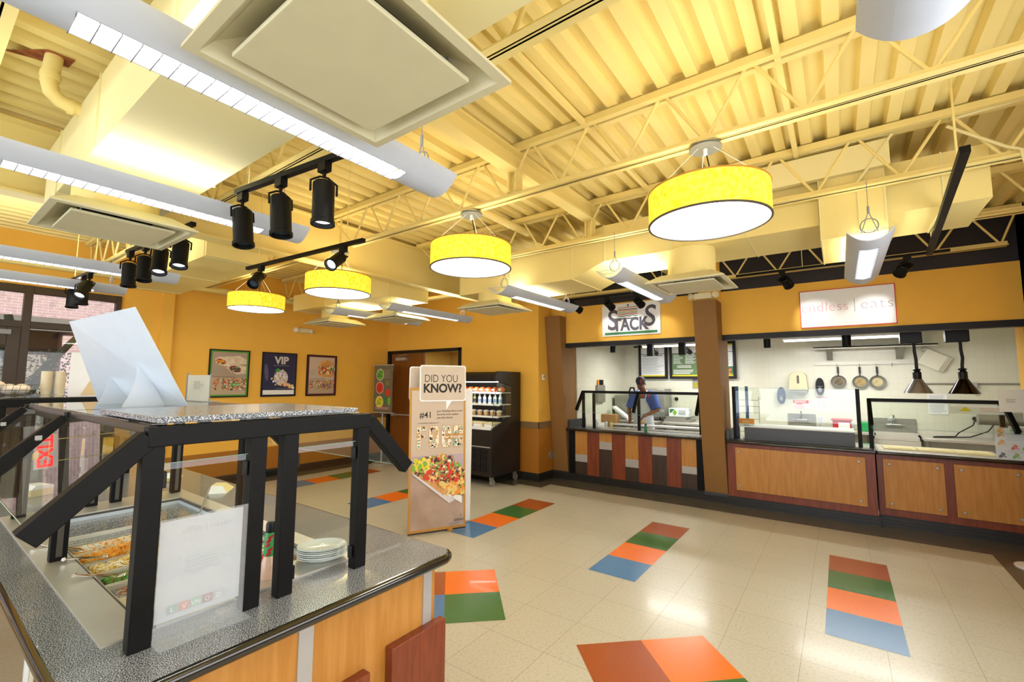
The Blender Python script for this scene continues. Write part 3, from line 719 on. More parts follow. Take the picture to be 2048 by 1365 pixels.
# ------------------------------------------------------------------ drum pendants
def drum(x, y, z, label, stem=3.30):
    o = T('drum_pendant', (x, y, z), label, 'pendant lamp', 'yellow drum pendants')
    R_ = 0.356; h = 0.20; cz = 3.262-z-h
    m = MB(); m.lathe([(R_, z), (R_, z+h), (R_-0.003, z+h), (R_-0.003, z)], (x, y, 0), 64, cap=False)
    m.add([(x+(R_+0.001)*math.cos(a), y+(R_+0.001)*math.sin(a), zz) for zz in (z, z+h) for a in (3.9, 3.92)], [(0, 1, 3, 2)]); shd = B(m, 'shade', M_shade, o, recalc=False)
    m = MB(); m.lathe([(R_-0.006, z-0.002), (R_-0.006, z+0.004), (0.01, z+0.004), (0.01, z-0.002)], (x, y, 0), 64, cap=False); m.lathe([(0.011, z-0.002), (0.0, z-0.002)], (x, y, 0), 64, cap=False); B(m, 'diffuser_disc', M_glow, o)
    for nm, zz in (('bottom_rim', z-0.004), ('top_rim', z+h-0.004)):
        m = MB(); m.lathe([(R_-0.008, zz), (R_+0.004, zz), (R_+0.004, zz+0.009), (R_-0.008, zz+0.009), (R_-0.008, zz)], (x, y, 0), 64, cap=False); B(m, nm, M_rim if 'bottom' in nm else M_gold, shd)
    m = MB(); m.lathe([(0.0, z+h+cz), (0.098, z+h+cz), (0.098, z+h+cz+0.012), (0.088, z+h+cz+0.016), (0.0, z+h+cz+0.016)], (x, y, 0), 32, cap=False); m.lathe([(0.06, z+h+cz+0.016), (0.06, 3.30)], (x, y, 0), 20, k=1); m.tube((x, y, 3.28), (x, y, stem), 0.012, n=8, k=1); B(m, 'canopy', [mat('slate_canopy', '#596167', 0.4), M_cream], o)
    m = MB()
    for i in range(3):
        a = 0.4+2*PI*i/3; m.tube((x+0.05*math.cos(a), y+0.05*math.sin(a), z+h+cz), (x+(R_-0.02)*math.cos(a), y+(R_-0.02)*math.sin(a), z+h), 0.0014, n=5)
    m.tube((x, y, z+h+cz-0.04), (x, y, z+h+cz), 0.012, n=10)
    B(m, 'suspension_wires', M_whiteg, o)
    m = MB(); m.path([(x, y, z+h+cz), (x+0.02, y-0.02, z+h+0.15), (x+0.01, y-0.04, z+h)], 0.004, 6); B(m, 'power_cord', M_blkplas, o)
    a = area('pendant_down', (x, y, z-0.01), (0, 0, -1), 0.6, 0.6, 10, (1, 0.95, 0.87)); a.data.shape = 'DISK'; a.parent = o; a.location = (0, 0, -0.012)
    return o
for y, l in ((0.62, 'biggest yellow drum pendant, hanging over the open floor at right'), (2.60, 'yellow drum pendant second nearest the camera, in the middle of the room'),
             (4.62, 'yellow drum pendant behind the small track with two spotlights'), (6.60, 'farthest yellow drum pendant, above the poster of wraps')):
    drum(2.95, y, 2.775, l, 3.74 if y > 4 and y < 5 else 3.305)

# ------------------------------------------------------------------ track lights
def track(name, a, b, label, top):
    o = T('light_track', a, label, 'track', 'black lighting tracks')
    m = MB(); m.bar(a, b, 0.035, 0.03); B(m, 'rail', M_steelblk, o)
    a = Vector(a); b = Vector(b)
    for t in (0.12, 0.88): p = a.lerp(b, t); m = MB(); m.tube(p, (p.x, p.y, top), 0.004, n=6); B(m, 'hanger_rod', M_cream, o)
    return o
def head(p, aim, label, L_=0.20, r=0.052, lit=0, energy=0, on=False):
    """cylinder spotlight clipped under a track at p, pointing towards aim"""
    p = Vector(p); aim = Vector(aim); o = T('track_spotlight', p, label, 'spotlight', 'black cylinder spotlights')
    d = (aim-p).normalized(); piv = p-Vector((0, 0, 0.075))
    m = MB(); m.box(p.x-0.02, p.y-0.035, p.z-0.045, p.x+0.02, p.y+0.035, p.z+0.006); m.tube((p.x, p.y, p.z-0.04), piv, 0.01, n=8); B(m, 'track_adapter', M_steelblk, o)
    m = MB(); s = d.cross(Vector((0, 0, 1))); s = s.normalized() if s.length > 0.05 else Vector((1, 0, 0))
    top = piv; bc = piv+d*0.04
    m.path([bc+s*(r+0.008)+d*0.05, bc+s*(r+0.008)-d*0.01, top+s*0.02, top-s*0.02, bc-s*(r+0.008)-d*0.01, bc-s*(r+0.008)+d*0.05], 0.006, 6); B(m, 'yoke', M_steelblk, o)
    m = MB(); q = [(0.0, 0), (r*0.8, 0), (r*0.95, 0.01), (r*0.95, L_*0.9), (r*1.05, L_*0.92), (r*1.05, L_), (r*0.85, L_), (r*0.82, L_-0.03), (0, L_-0.03)]
    m.lathe(q, bc-d*0.01, 24, axis=d, cap=False); B(m, 'barrel', M_steelblk, o)
    m = MB(); m.lathe([(0, L_-0.028), (r*0.74, L_-0.028), (r*0.74, L_-0.022), (0, L_-0.022)], bc-d*0.01, 20, axis=d, cap=False)
    B(m, 'lens', mat('spot_lens_glow', '#f4f6ff', 0.3, emit=2.2) if on else mat('dark_glass_lens', '#35424c', 0.1), o)
    if energy:
        l = bpy.data.lights.new('spot_beam', 'SPOT'); l.energy = energy; l.spot_size = math.radians(46); l.spot_blend = 0.8; l.color = (1, 0.97, 0.93); l.shadow_soft_size = 0.03
        lo = bpy.data.objects.new('spot_beam', l); COL.objects.link(lo); lo.parent = o; lo.location = (bc+d*(L_+0.01))-p; lo.rotation_euler = d.to_track_quat('-Z', 'Y').to_euler()
    return o
track('t1', (1.185, 3.0, 2.95), (1.30, 1.95, 2.95), 'black track with three large spotlights under the biggest light bar', 3.755)
head((1.20, 2.95, 2.93), (1.22, 2.60, 0.9), 'leftmost spotlight of the three large ones under the biggest light bar', 0.235, 0.058)
head((1.235, 2.55, 2.93), (1.24, 2.30, 0.9), 'middle spotlight of the three large ones under the biggest light bar', 0.235, 0.058)
head((1.275, 2.17, 2.93), (1.24, 2.07, 0.9), 'lit rightmost spotlight of the three large ones under the biggest light bar', 0.235, 0.058, on=True)
track('t2', (2.11, 4.98, 2.95), (2.235, 3.16, 2.95), 'black track with two spotlights in front of the far drum pendants', 3.755)
head((2.125, 4.70, 2.93), (1.25, 3.9, 1.9), 'spotlight on the small track in front of the farthest drum pendant', 0.19, 0.052)
head((2.215, 3.42, 2.93), (1.3, 3.0, 2.2), 'lit spotlight on the small track in front of the third drum pendant', 0.19, 0.052, on=True)
track('t3', (1.19, 5.25, 2.95), (1.25, 3.88, 2.95), 'black track half hidden by the square diffuser over the salad bar', 3.755)
for i, (y, a, l) in enumerate(((5.15, (1.17, 5.0, 1.0), 'leftmost spotlight of the row of four behind the diffuser'), (4.78, (1.12, 4.4, 1.0), 'second spotlight from the left in the row of four behind the diffuser'),
        (4.42, (0.95, 3.75, 1.0), 'third spotlight from the left in the row of four, lit and tilted'), (4.02, (1.0, 3.5, 1.0), 'rightmost spotlight of the row of four, lit, below the diffuser corner'))):
    head((1.19+0.012*i, y, 2.93), a, l, 0.215, 0.055, on=i > 1)
track('t4', (1.165, 7.28, 2.95), (1.21, 6.35, 2.95), 'short black track in front of the window', 3.755)
for i, (y, a, l) in enumerate(((7.20, (1.15, 7.0, 1.0), 'leftmost of the three spotlights in front of the window'), (6.80, (1.17, 6.7, 1.0), 'middle of the three spotlights in front of the window, mostly hidden'), (6.60, (0.4, 5.6, 1.3), 'lit tilted spotlight in front of the window'))):
    head((1.17+0.012*i, y, 2.93), a, l, 0.215, 0.055, on=i == 2)
# long track in front of the serving signs
o = T('light_track', (6.55, 1.0, 3.12), 'thin black track along the dark band over the serving fronts', 'track', 'black lighting tracks')
m = MB(); m.bar((6.55, 3.95, 3.13), (6.55, 1.25, 3.13), 0.03, 0.028); m.bar((6.55, 1.05, 3.20), (6.55, -1.03, 3.20), 0.03, 0.028); B(m, 'rail', M_steelblk, o)
for y in (3.6, 2.5, 1.4, 0.3, -0.9): m = MB(); m.tube((6.55, y, 3.13 if y > 1.1 else 3.20), (6.55, y, 3.755), 0.004, n=6); B(m, 'hanger_rod', M_cream, o)
head((6.55, 3.52, 3.12), (7.4, 3.2, 2.75), 'spotlight at the left end of the track above the sandwich sign', 0.16, 0.060, energy=12, on=True)
head((6.55, 2.92, 3.12), (7.4, 2.8, 2.75), 'spotlight above the middle of the sandwich sign', 0.16, 0.060, energy=14, on=True)
head((6.55, 2.44, 3.12), (7.3, 2.3, 2.75), 'tilted spotlight at the right of the sandwich sign behind the light bar', 0.16, 0.060, energy=12, on=True)
head((6.55, 0.52, 3.19), (7.4, 0.2, 2.7), 'spotlight above the left of the white slogan sign', 0.16, 0.060, energy=20, on=True)
head((6.55, -0.68, 3.19), (7.4, -0.35, 2.7), 'spotlight above the right of the white slogan sign', 0.16, 0.060, energy=20, on=True)
o = T('light_track', (3.9, -0.62, 3.25), 'grey track running towards the serving wall at the upper right', 'track', 'black lighting tracks')
m = MB(); m.bar((3.35, -0.62, 3.05), (5.9, -0.78, 3.05), 0.045, 0.04); B(m, 'rail', M_steelblk, o)
for q_ in ((3.6, -0.63), (5.5, -0.75)): m = MB(); m.tube((q_[0], q_[1], 3.07), (q_[0], q_[1], 3.74), 0.006, n=8); B(m, 'hanger_rod', M_cream, o)

# pipes
m = MB(); m.path([(0.44, 3.80, 3.78), (0.43, 3.80, 3.66), (0.425, 3.80, 3.58), (0.44, 3.80, 3.52), (0.48, 3.80, 3.485), (0.53, 3.80, 3.475), (0.57, 3.80, 3.475)], 0.042, 16)
m.tube((0.43, 3.80, 3.635), (0.428, 3.80, 3.60), 0.049, n=16); m.tube((0.515, 3.80, 3.475), (0.54, 3.80, 3.475), 0.049, n=16)
o = B(m, 'drain_pipe', M_cream, loc=(0.1, 2.9, 3.5)); props(o, 'thick cream pipe elbow coming through the torn deck at the upper left', 'pipe')
m = MB(); m.path([(-3, 8.45, 3.30), (DX-1.6, 8.45, 3.30), (DX-1.4, 8.45, 3.32), (DX-0.02, 8.45, 3.32)], 0.055, 14)
o = B(m, 'water_pipe', M_cream, loc=(2, 8.45, 3.3)); props(o, 'long cream pipe along the top of the poster wall', 'pipe')
m = MB(); m.path([(2.6, -1.6, 3.6), (2.6, 1.9, 3.62), (2.62, 2.0, 3.6), (-0.3, 2.35, 3.6)], 0.028, 10)
m = MB(); m.path([(-3, 3.05, 3.62), (6.9, 3.05, 3.62)], 0.045, 12)
o = B(m, 'sprinkler_pipe', M_cream, loc=(2, 3.05, 3.6)); props(o, 'cream pipe crossing the joists beyond the shallow beam', 'pipe')
for k, (pts, l) in enumerate((([(4.36, 0.1, 3.70), (4.38, -0.35, 3.70), (4.36, -0.42, 3.68), (4.36, -0.2, 3.36), (4.36, -0.15, 3.32)], 'thin pale conduit bent down beside the duct drop'),
        ([(4.36, -1.4, 3.72), (4.36, -0.75, 3.68), (4.33, -0.72, 3.62), (4.33, -1.0, 3.38), (4.3, -1.06, 3.33), (4.3, -1.1, 3.0)], 'thin cream conduit looping down near the grey track'),
        ([(5.8, 2.45, 3.70), (5.8, 2.2, 3.70), (5.8, 2.12, 3.6), (5.8, 1.95, 3.35)], 'thin pale conduit on the joist above the stepped duct'))):
    m = MB(); m.path(pts, 0.011, 8); o = B(m, 'conduit', M_creamw, loc=pts[0]); props(o, l, 'conduit')
m = MB(); m.face([(0.24, 3.97, DECK-0.003), (0.33, 3.84, DECK-0.003), (0.40, 3.74, DECK-0.003), (0.52, 3.73, DECK-0.003), (0.51, 3.86, DECK-0.003), (0.42, 3.90, DECK-0.003)])
o = B(m, 'torn_edge', mat('rusty_torn_metal', '#a8602c', 0.8, col2='#6e3a1c', scale=20), loc=(0.42, 3.84, DECK), recalc=False); props(o, 'rusty torn hole in the roof deck round the pipe elbow', 'hole')
# emergency lights
def emerg(x, y, z, ax, label):
    o = T('emergency_light', (x, y, z), label, 'emergency light')
    m = MB(); u = Vector((0, 1, 0)) if ax == 'x' else Vector((1, 0, 0)); nrm = Vector((-1, 0, 0)) if ax == 'x' else Vector((0, -1, 0)); c = Vector((x, y, z))
    a = c-u*0.12; b = c+u*0.12+nrm*0.06; m.box(a.x, a.y, z-0.045, b.x, b.y, z+0.045); B(m, 'housing', M_cream2, o, bev=0.008)
    for s in (-1, 1):
        m = MB(); d = (nrm+u*s*0.8).normalized(); m.lathe([(0, 0), (0.045, 0), (0.05, 0.05), (0.04, 0.055), (0, 0.052)], c+u*s*0.15+nrm*0.03, 16, axis=d, cap=False); B(m, 'lamp_head', M_cream2, o)
    return o
emerg(4.80, PY, 2.785, 'y', 'cream twin-head emergency light above the posters')
emerg(7.00, 1.57, 3.055, 'x', 'cream twin-head emergency light on top of the brown column')
# ------------------------------------------------------------------ serving counters
def stepbase(mb, x, y0, y1, k=0, h=0.125):
    for i, (d, z) in enumerate(((0.035, 0.035), (0.027, 0.075), (0.018, 0.11), (0.01, h))): mb.box(x-d, y0, 0 if i == 0 else (0.035, 0.075, 0.11)[i-1], x+0.05, y1, z, k)
ct = T('serving_counter', (7.7, 2.9, 0), 'sandwich counter with vertical stripes of maple, cherry and dark panels', 'counter')
m = MB(); m.box(7.45, 1.74, 0.10, 8.15, 4.11, 0.89, 0); B(m, 'body', M_espresso, ct)
m = MB(); stepbase(m, 7.44, 1.74, 4.11); B(m, 'base', M_base, ct)
ys = [4.085, 3.958, 3.715, 3.483, 3.244, 3.006, 2.774, 2.543, 2.306, 2.078, 1.85, 1.735]
for i in (0, 10):
    m = MB(); m.box(7.432, ys[i], 0.125, 7.455, ys[i+1], 0.89); B(m, 'end_panel', M_steelblk, ct)
seg = {1: (0.476, 0.347), 3: (0.735, 0.604), 5: (0.485, 0.352), 7: (0.728, 0.60), 9: (0.468, 0.358)}
for i in range(1, 10):
    if i in seg:
        a, b = seg[i]
        m = MB(); m.box(7.428, ys[i]-0.001, a, 7.452, ys[i+1]+0.001, 0.89); B(m, 'maple_panel', M_maple, ct)
        m = MB(); m.box(7.426, ys[i]-0.001, b, 7.452, ys[i+1]+0.001, a); B(m, 'aluminium_strip', M_alum, ct)
        m = MB(); m.box(7.428, ys[i]-0.001, 0.125, 7.452, ys[i+1]+0.001, b); B(m, 'dark_panel', M_espresso, ct)
    else:
        m = MB(); m.box(7.420, ys[i]-0.001, 0.125, 7.452, ys[i+1]+0.001, 0.89); B(m, 'cherry_panel', M_cherry, ct)
m = MB(); m.box(7.34, 1.74, 0.895, 8.2, 4.11, 0.94); B(m, 'countertop', mat('black_polished_edge', '#121110', 0.12, spec=0.7, coat=0.5), ct, bev=0.016, seg=4)
m = MB(); m.box(7.46, 3.5, 0.94, 7.8, 4.11, 0.944); m.box(7.36, 1.76, 0.94, 7.46, 4.1, 0.944); B(m, 'granite_inlay', M_granited, ct)
m = MB(); m.box(7.50, 1.76, 0.94, 7.56, 3.5, 0.955); m.box(7.56, 3.42, 0.94, 7.9, 3.5, 0.955); m.box(7.9, 1.76, 0.94, 7.95, 3.5, 0.955); m.box(7.56, 1.76, 0.80, 7.9, 3.42, 0.81); B(m, 'steel_well', M_chrome, ct)
m = MB(); m.box(7.98, 1.76, 0.985, 8.2, 3.5, 1.015); B(m, 'cutting_board', M_whiteg, ct, bev=0.006)
m = MB(); m.box(7.46, 4.08, 0.94, 8.1, 4.11, 1.08); B(m, 'end_splash', M_granited, ct)

ct3 = T('serving_counter', (7.7, 0.55, 0), 'cherry counter with one wide maple panel and a granite upstand', 'counter')
m = MB(); m.box(7.365, -0.315, 0.10, 8.1, 1.40, 0.89); B(m, 'body', M_cherry, ct3)
m = MB(); stepbase(m, 7.36, -0.33, 1.40); B(m, 'base', M_base, ct3)
m = MB(); m.box(7.342, -0.215, 0.225, 7.366, 1.285, 0.835); B(m, 'maple_panel', M_maple, ct3, bev=0.002)
def bolt(parent, x, y, z):
    m = MB(); m.lathe([(0, 0), (0.016, 0), (0.016, 0.012), (0.012, 0.018), (0, 0.018)], (x, y, z), 14, axis=(-1, 0, 0), cap=False); B(m, 'standoff_bolt', M_alum, parent)
for y in (-0.15, 1.235):
    for z in (0.29, 0.78): bolt(ct3, 7.342, y, z)
M_blkedge = MATS['black_polished_edge']
m = MB(); m.box(7.29, -0.33, 0.893, 8.15, 1.41, 0.938); B(m, 'countertop', M_blkedge, ct3, bev=0.016, seg=4)
m = MB(); m.box(7.52, -0.13, 0.938, 7.56, 1.18, 1.12); m.box(7.30, -0.3, 0.938, 7.52, 1.38, 0.942); B(m, 'granite_upstand', M_granited, ct3, bev=0.003)
m = MB(); m.box(7.34, 1.36, 0.938, 8.0, 1.395, 1.08); B(m, 'end_splash', M_granited, ct3)
m = MB(); m.box(7.53, -0.13, 1.12, 8.1, 1.18, 1.135); B(m, 'white_shelf', M_white, ct3)

ct4 = T('serving_counter', (7.8, -1.0, 0), 'cherry counter with two square maple panels at the right edge', 'counter')
m = MB(); m.box(7.485, -1.71, 0.10, 8.2, -0.335, 0.875); B(m, 'body', M_cherry, ct4)
m = MB(); stepbase(m, 7.48, -1.71, -0.335); B(m, 'base', M_base, ct4)
for a, b in ((-0.96, -0.395), (-1.62, -1.045)):
    m = MB(); m.box(7.462, a, 0.215, 7.486, b, 0.825); B(m, 'maple_panel', M_maple, ct4, bev=0.002)
    for y in (a+0.06, b-0.06):
        for z in (0.28, 0.765): bolt(ct4, 7.462, y, z)
m = MB(); m.box(7.39, -1.715, 0.882, 8.25, -0.335, 0.925); B(m, 'countertop', M_blkedge, ct4, bev=0.016, seg=4)
m = MB(); m.box(7.44, -1.5, 0.925, 8.15, -0.36, 0.932); m.box(7.5, -1.42, 0.93, 7.98, -0.38, 0.937); B(m, 'steel_top', M_chrome, ct4)
for i in range(3):
    a = -0.42-0.34*i; m = MB(); m.box(7.55, a-0.325, 0.937, 7.93, a, 0.952); m.box(7.60, a-0.28, 0.952, 7.88, a-0.045, 0.957)
    o = B(m, 'pan_lid', M_creamw, loc=(7.74, a-0.16, 0.937), bev=0.006); props(o, ('leftmost', 'middle', 'rightmost')[i]+' of the three flat pale pan lids on the right counter', 'lid', 'pan lids on the right counter')

# sneeze guards on the serving counters
def guard(name, posts, beam, glass_, label, loc, arms=()):
    o = T(name, loc, label, 'sneeze guard')
    for (x, y, z0, z1) in posts: m = MB(); m.box(x-0.022, y-0.022, z0, x+0.022, y+0.022, z1); B(m, 'post', M_steelblk, o, bev=0.003)
    if beam:
        (a, b) = beam; m = MB(); m.bar(a, b, 0.045, 0.045); B(m, 'top_rail', M_steelblk, o, bev=0.003)
    for a, b in arms: m = MB(); m.bar(a, b, 0.045, 0.05); B(m, 'arm', M_steelblk, o, bev=0.003)
    for p in glass_:
        m = MB(); q = [Vector(v) for v in p]; nn = (q[1]-q[0]).cross(q[3]-q[0]).normalized()*0.006; m.hexa(q+[v+nn for v in q]); gp = B(m, 'glass_panel', M_glass, o)
        m = MB(); m.path(q+[q[0]], 0.0018, 4); B(m, 'glass_edge', M_glasse, gp)
    return o
guard('sneeze_guard', [(7.56, 3.85, 0.94, 1.60), (7.60, 3.66, 0.94, 1.60), (7.56, 2.80, 0.94, 1.60), (7.56, 1.80, 0.94, 1.60)], ((7.57, 3.88, 1.60), (7.57, 1.76, 1.60)),
      [((7.54, 3.86, 1.57), (7.54, 1.78, 1.57), (7.30, 1.78, 1.24), (7.30, 3.86, 1.24))], 'black framed sneeze guard on the sandwich counter', (7.56, 2.8, 0.94),
      [((7.56, 3.86, 1.60), (7.30, 3.86, 1.28)), ((7.56, 2.80, 1.60), (7.30, 2.80, 1.28)), ((7.56, 1.80, 1.60), (7.30, 1.80, 1.28))])
guard('sneeze_guard', [(7.55, 1.31, 0.938, 1.72), (7.55, -0.185, 0.938, 1.70)], None, [((7.55, 1.30, 1.70), (7.55, -0.17, 1.70), (7.55, -0.17, 0.99), (7.55, 1.30, 0.99))],
      'tall upright glass screen between two black posts on the cherry counter', (7.55, 0.55, 0.938))
guard('sneeze_guard', [(7.55, -0.30, 0.925, 1.56), (7.58, -1.50, 0.925, 1.56)], ((7.56, -0.28, 1.56), (7.56, -1.62, 1.56)),
      [((7.54, -0.30, 1.53), (7.54, -1.60, 1.53), (7.32, -1.60, 1.22), (7.32, -0.30, 1.22))], 'black framed sneeze guard on the rightmost counter', (7.56, -0.9, 0.925),
      [((7.55, -0.30, 1.56), (7.30, -0.30, 1.26)), ((7.58, -1.52, 1.56), (7.3, -1.56, 1.24))])

# ------------------------------------------------------------------ signs over the serving bays
def plate(name, y0, y1, z0, z1, x, label, cat='sign', th=0.02, m_=None, loc=None):
    o = T(name, (x, (y0+y1)/2, z0), label, cat)
    m = MB(); m.box(x, y0, z0, x+th, y1, z1); B(m, 'panel', m_ or M_whiteg, o, bev=0.004)
    return o
o = plate('shop_sign', 2.335, 3.37, 2.58, 3.145, FX-0.03, 'white sandwich shop sign with big black letters and a green strip', th=0.028)
s = Sheet((FX-0.031, 3.37, 2.58), XW, UP, 1.035, 0.565)
M_mauve = mat('grey_violet_letters', '#4d4757', 0.5)
s.rect(0.05, 0.04, 0.95, 0.115, M_green)
s.text('BUILT ON A TASTY HERITAGE', 0.5, 0.055, 0.032, mat('dark_green_ink', '#1c5c38', 0.5), spacing=1.5, sx=1.1)
s.text('S', 0.19, 0.20, 0.50, M_mauve, sx=0.90, bold=0.006, shear=0.05); s.text('S', 0.82, 0.26, 0.50, M_mauve, sx=0.92, bold=0.006, shear=0.12)
s.text('TACK', 0.50, 0.165, 0.30, M_mauve, sx=0.78, bold=0.011)
s.rect(0.29, 0.50, 0.64, 0.535, M_mauve)
def wave(s, v, amp, u0, u1, w, m_, n=14, f=3):
    pts = [(u0+(u1-u0)*i/n, v+amp*math.sin(i/n*PI*2*f)) for i in range(n+1)]
    s.d += 0.0003
    for a, b in zip(pts[:-1], pts[1:]): s.mb.face([s.pt(a[0], a[1]-w), s.pt(b[0], b[1]-w), s.pt(b[0], b[1]+w), s.pt(a[0], a[1]+w)], s.mi(m_))
for v, mm, am in ((0.60, M_green, 0.015), (0.66, M_red, 0.012), (0.71, M_lime, 0.012), (0.76, M_ora, 0.01), (0.80, M_mauve, 0.004), (0.86, M_gold, 0.004)): wave(s, v, am, 0.29, 0.63, 0.012, mm)
s.ell(0.47, 0.93, 0.016, 0.016, M_mauve); s.rect(0.465, 0.86, 0.475, 0.93, M_mauve)
s.build('logo_print', o)
m = MB()
for y in (2.36, 3.345):
    for z in (2.6, 3.12): m.lathe([(0, 0), (0.008, 0), (0.006, 0.005), (0, 0.006)], (FX-0.03, y, z), 10, axis=(-1, 0, 0), cap=False)
B(m, 'screws', M_alum, o)
o = plate('shop_sign', -0.63, 0.395, 2.53, 3.045, FX-0.03, 'white sign with a thin red border and slim lower-case lettering', th=0.028)
s = Sheet((FX-0.031, 0.395, 2.53), XW, UP, 1.025, 0.515)
e = 0.012
s.rect(0, 0, 1, e*1.6, M_red); s.rect(0, 1-e*1.6, 1, 1, M_red, up=False); s.rect(0, 0, e*0.8, 1, M_red, up=False); s.rect(1-e*0.8, 0, 1, 1, M_red, up=False)
s.text('endless', 0.275, 0.42, 0.185, M_pink, sx=0.90, bold=-0.0035, spacing=1.08); s.text('eats', 0.815, 0.42, 0.185, mat('grey_rose_ink', '#b9a3ae', 0.5), sx=1.0, bold=-0.0035, spacing=1.15)
s.rect(0.590, 0.36, 0.596, 0.70, M_inkg)
s.build('slogan_print', o)

# ------------------------------------------------------------------ the kitchens behind
def table(name, x0, x1, y0, y1, z, label, shelf=True, splash=False):
    o = T(name, ((x0+x1)/2, (y0+y1)/2, 0), label, 'table')
    m = MB(); m.box(x0, y0, z-0.04, x1, y1, z); 
    if splash: m.box(x1-0.02, y0, z, x1, y1, z+0.1)
    B(m, 'worktop', M_chrome, o, bev=0.003)
    for x in (x0+0.05, x1-0.05):
        for y in (y0+0.05, y1-0.05): m = MB(); m.tube((x, y, 0), (x, y, z-0.04), 0.02, n=10); B(m, 'leg', M_chromed, o)
    if shelf: m = MB(); m.box(x0+0.03, y0+0.03, 0.25, x1-0.03, y1-0.03, 0.27); B(m, 'undershelf', M_chromed, o)
    return o
table('prep_table', 9.25, 9.95, 3.05, 4.05, 0.98, 'steel work table behind the sandwich maker at left', splash=True)
table('prep_table', 9.25, 10.1, 1.98, 2.95, 0.98, 'steel work table carrying the wrap box right of the sandwich maker', splash=True)
table('prep_table', 9.45, 10.15, -2.2, -1.02, 0.93, 'steel work table with the loose power cord at the right')
def sink(y0, y1, z0, z1, label, zr=0.93):
    o = T('hand_sink', (9.95, (y0+y1)/2, 0), label, 'sink')
    m = MB(); m.box(KX-0.03, y0, z0, KX-0.005, y1, z1); B(m, 'backsplash', M_chromed, o, bev=0.004)
    m = MB(); xa = KX-0.45; m.box(xa, y0, z0-0.03, KX-0.03, y0+0.03, z0); m.box(xa, y1-0.03, z0-0.03, KX-0.03, y1, z0); m.box(xa, y0, z0-0.08, xa+0.03, y1, z0); m.box(KX-0.08, y0, z0-0.03, KX-0.03, y1, z0)
    m.box(xa, y0, z0-0.1, KX-0.03, y1, z0-0.08); m.box(xa+0.004, y0+0.002, z0-0.2, xa+0.016, y1-0.002, z0-0.082); m.box(xa, y0, z0-0.2, KX-0.03, y0+0.012, z0-0.01); m.box(xa, y1-0.012, z0-0.2, KX-0.03, y1, z0-0.01); B(m, 'basin', mat('pale_steel_shelf', '#cfccc0', 0.4, metal=0.2), o)
    m = MB(); yc = (y0+y1)/2; zf = z0+(z1-z0)*0.55; x = KX-0.03
    m.tube((x-0.04, yc-0.1, zf), (x-0.04, yc+0.1, zf), 0.014); m.path([(x-0.04, yc, zf), (x-0.05, yc, zf+0.12), (x-0.12, yc, zf+0.16), (x-0.18, yc, zf+0.1)], 0.011, 8)
    for s_ in (-1, 1): m.tube((x, yc+s_*0.1, zf), (x-0.06, yc+s_*0.1, zf), 0.02, 0.013); m.tube((x-0.06, yc+s_*0.1, zf), (x-0.08, yc+s_*0.15, zf+0.01), 0.007, n=6)
    B(m, 'faucet', M_mirror, o)
    m = MB(); m.tube((KX-0.2, yc, 0.2), (KX-0.2, yc, z0-0.2), 0.025); m.tube((KX-0.2, yc, 0.2), (KX-0.03, yc, 0.2), 0.025); B(m, 'drain', M_chromed, o)
sink(0.39, 0.83, 0.96, 1.20, 'small steel hand sink under the paper towel dispenser')
sink(-1.01, -0.42, 0.95, 1.18, 'steel sink at the right behind the second counter')
# menu boards
def menu(y0, y1, label, kind, tilt=0.0):
    o = T('menu_board', (KX-0.09, (y0+y1)/2, 1.86), label, 'menu board', 'black framed menu boards')
    z0, z1 = 1.86, 2.64; x = KX-0.09; f = 0.055
    m = MB(); m.box(x, y0, z0, x+0.05, y0+f, z1); m.box(x, y1-f, z0, x+0.05, y1, z1); m.box(x, y0+f, z0, x+0.05, y1-f, z0+f); m.box(x, y0+f, z1-f, x+0.05, y1-f, z1); B(m, 'frame', M_black, o, bev=0.003)
    m = MB(); m.box(x+0.02, y0+f, z0+f, x+0.08, y1-f, z1-f); B(m, 'backing', M_whiteg, o)
    s = Sheet((x+0.019, y1-f, z0+f), XW, UP, y1-y0-2*f, z1-z0-2*f)
    s.rect(0, 0, 1, 0.045, M_yel); s.rect(0, 0.955, 1, 1, M_yel, up=False)
    s.text('S', 0.36, 0.80, 0.12, M_ink); s.text('TACK', 0.52, 0.80, 0.065, M_ink, sx=0.8); s.text('S', 0.70, 0.82, 0.12, M_ink); s.lines(0.43, 0.87, 0.63, 0.93, 3, M_gold, 0.5)
    if kind == 'white':
        s.rect(0, 0.745, 1, 0.76, M_ink); s.text('Sandwich & Creations', 0.5, 0.68, 0.045, M_ink, bold=0.001, sx=1.1); s.lines(0.05, 0.08, 0.95, 0.64, 13, M_inkg, 0.28, 5, 0.35)
    elif kind == 'green':
        mg = mat('menu_green', '#5f7d4e', 0.5); s.rect(0, 0.045, 1, 0.76, mg); s.lines(0.05, 0.40, 0.44, 0.72, 8, M_paper, 0.4, 2, 0.4); s.lines(0.52, 0.40, 0.95, 0.74, 9, M_paper, 0.45, 9, 0.3); s.lines(0.2, 0.27, 0.8, 0.36, 2, M_paper, 0.5, 9, 0.2); s.lines(0.05, 0.07, 0.95, 0.22, 3, M_paper, 0.5, 11, 0.3)
    else:
        s.rect(0, 0.745, 1, 0.76, M_ink); s.lines(0.05, 0.35, 0.95, 0.7, 9, M_inkg, 0.28, 8, 0.3); s.rect(0.4, 0.05, 1, 0.3, M_green); s.blobs(lambda r: (r.uniform(0.35, 0.95), r.uniform(0.07, 0.22)), 60, 0.05, [M_tomato, M_lime, M_bread], 3)
    s.build('menu_print', o)
menu(3.08, 3.73, 'black framed white menu board, leftmost behind the sandwich maker', 'white')
menu(2.38, 3.03, 'black framed green menu board right of the sandwich maker', 'green')
menu(1.69, 2.33, 'black framed menu board mostly hidden behind the brown column', 'pic')
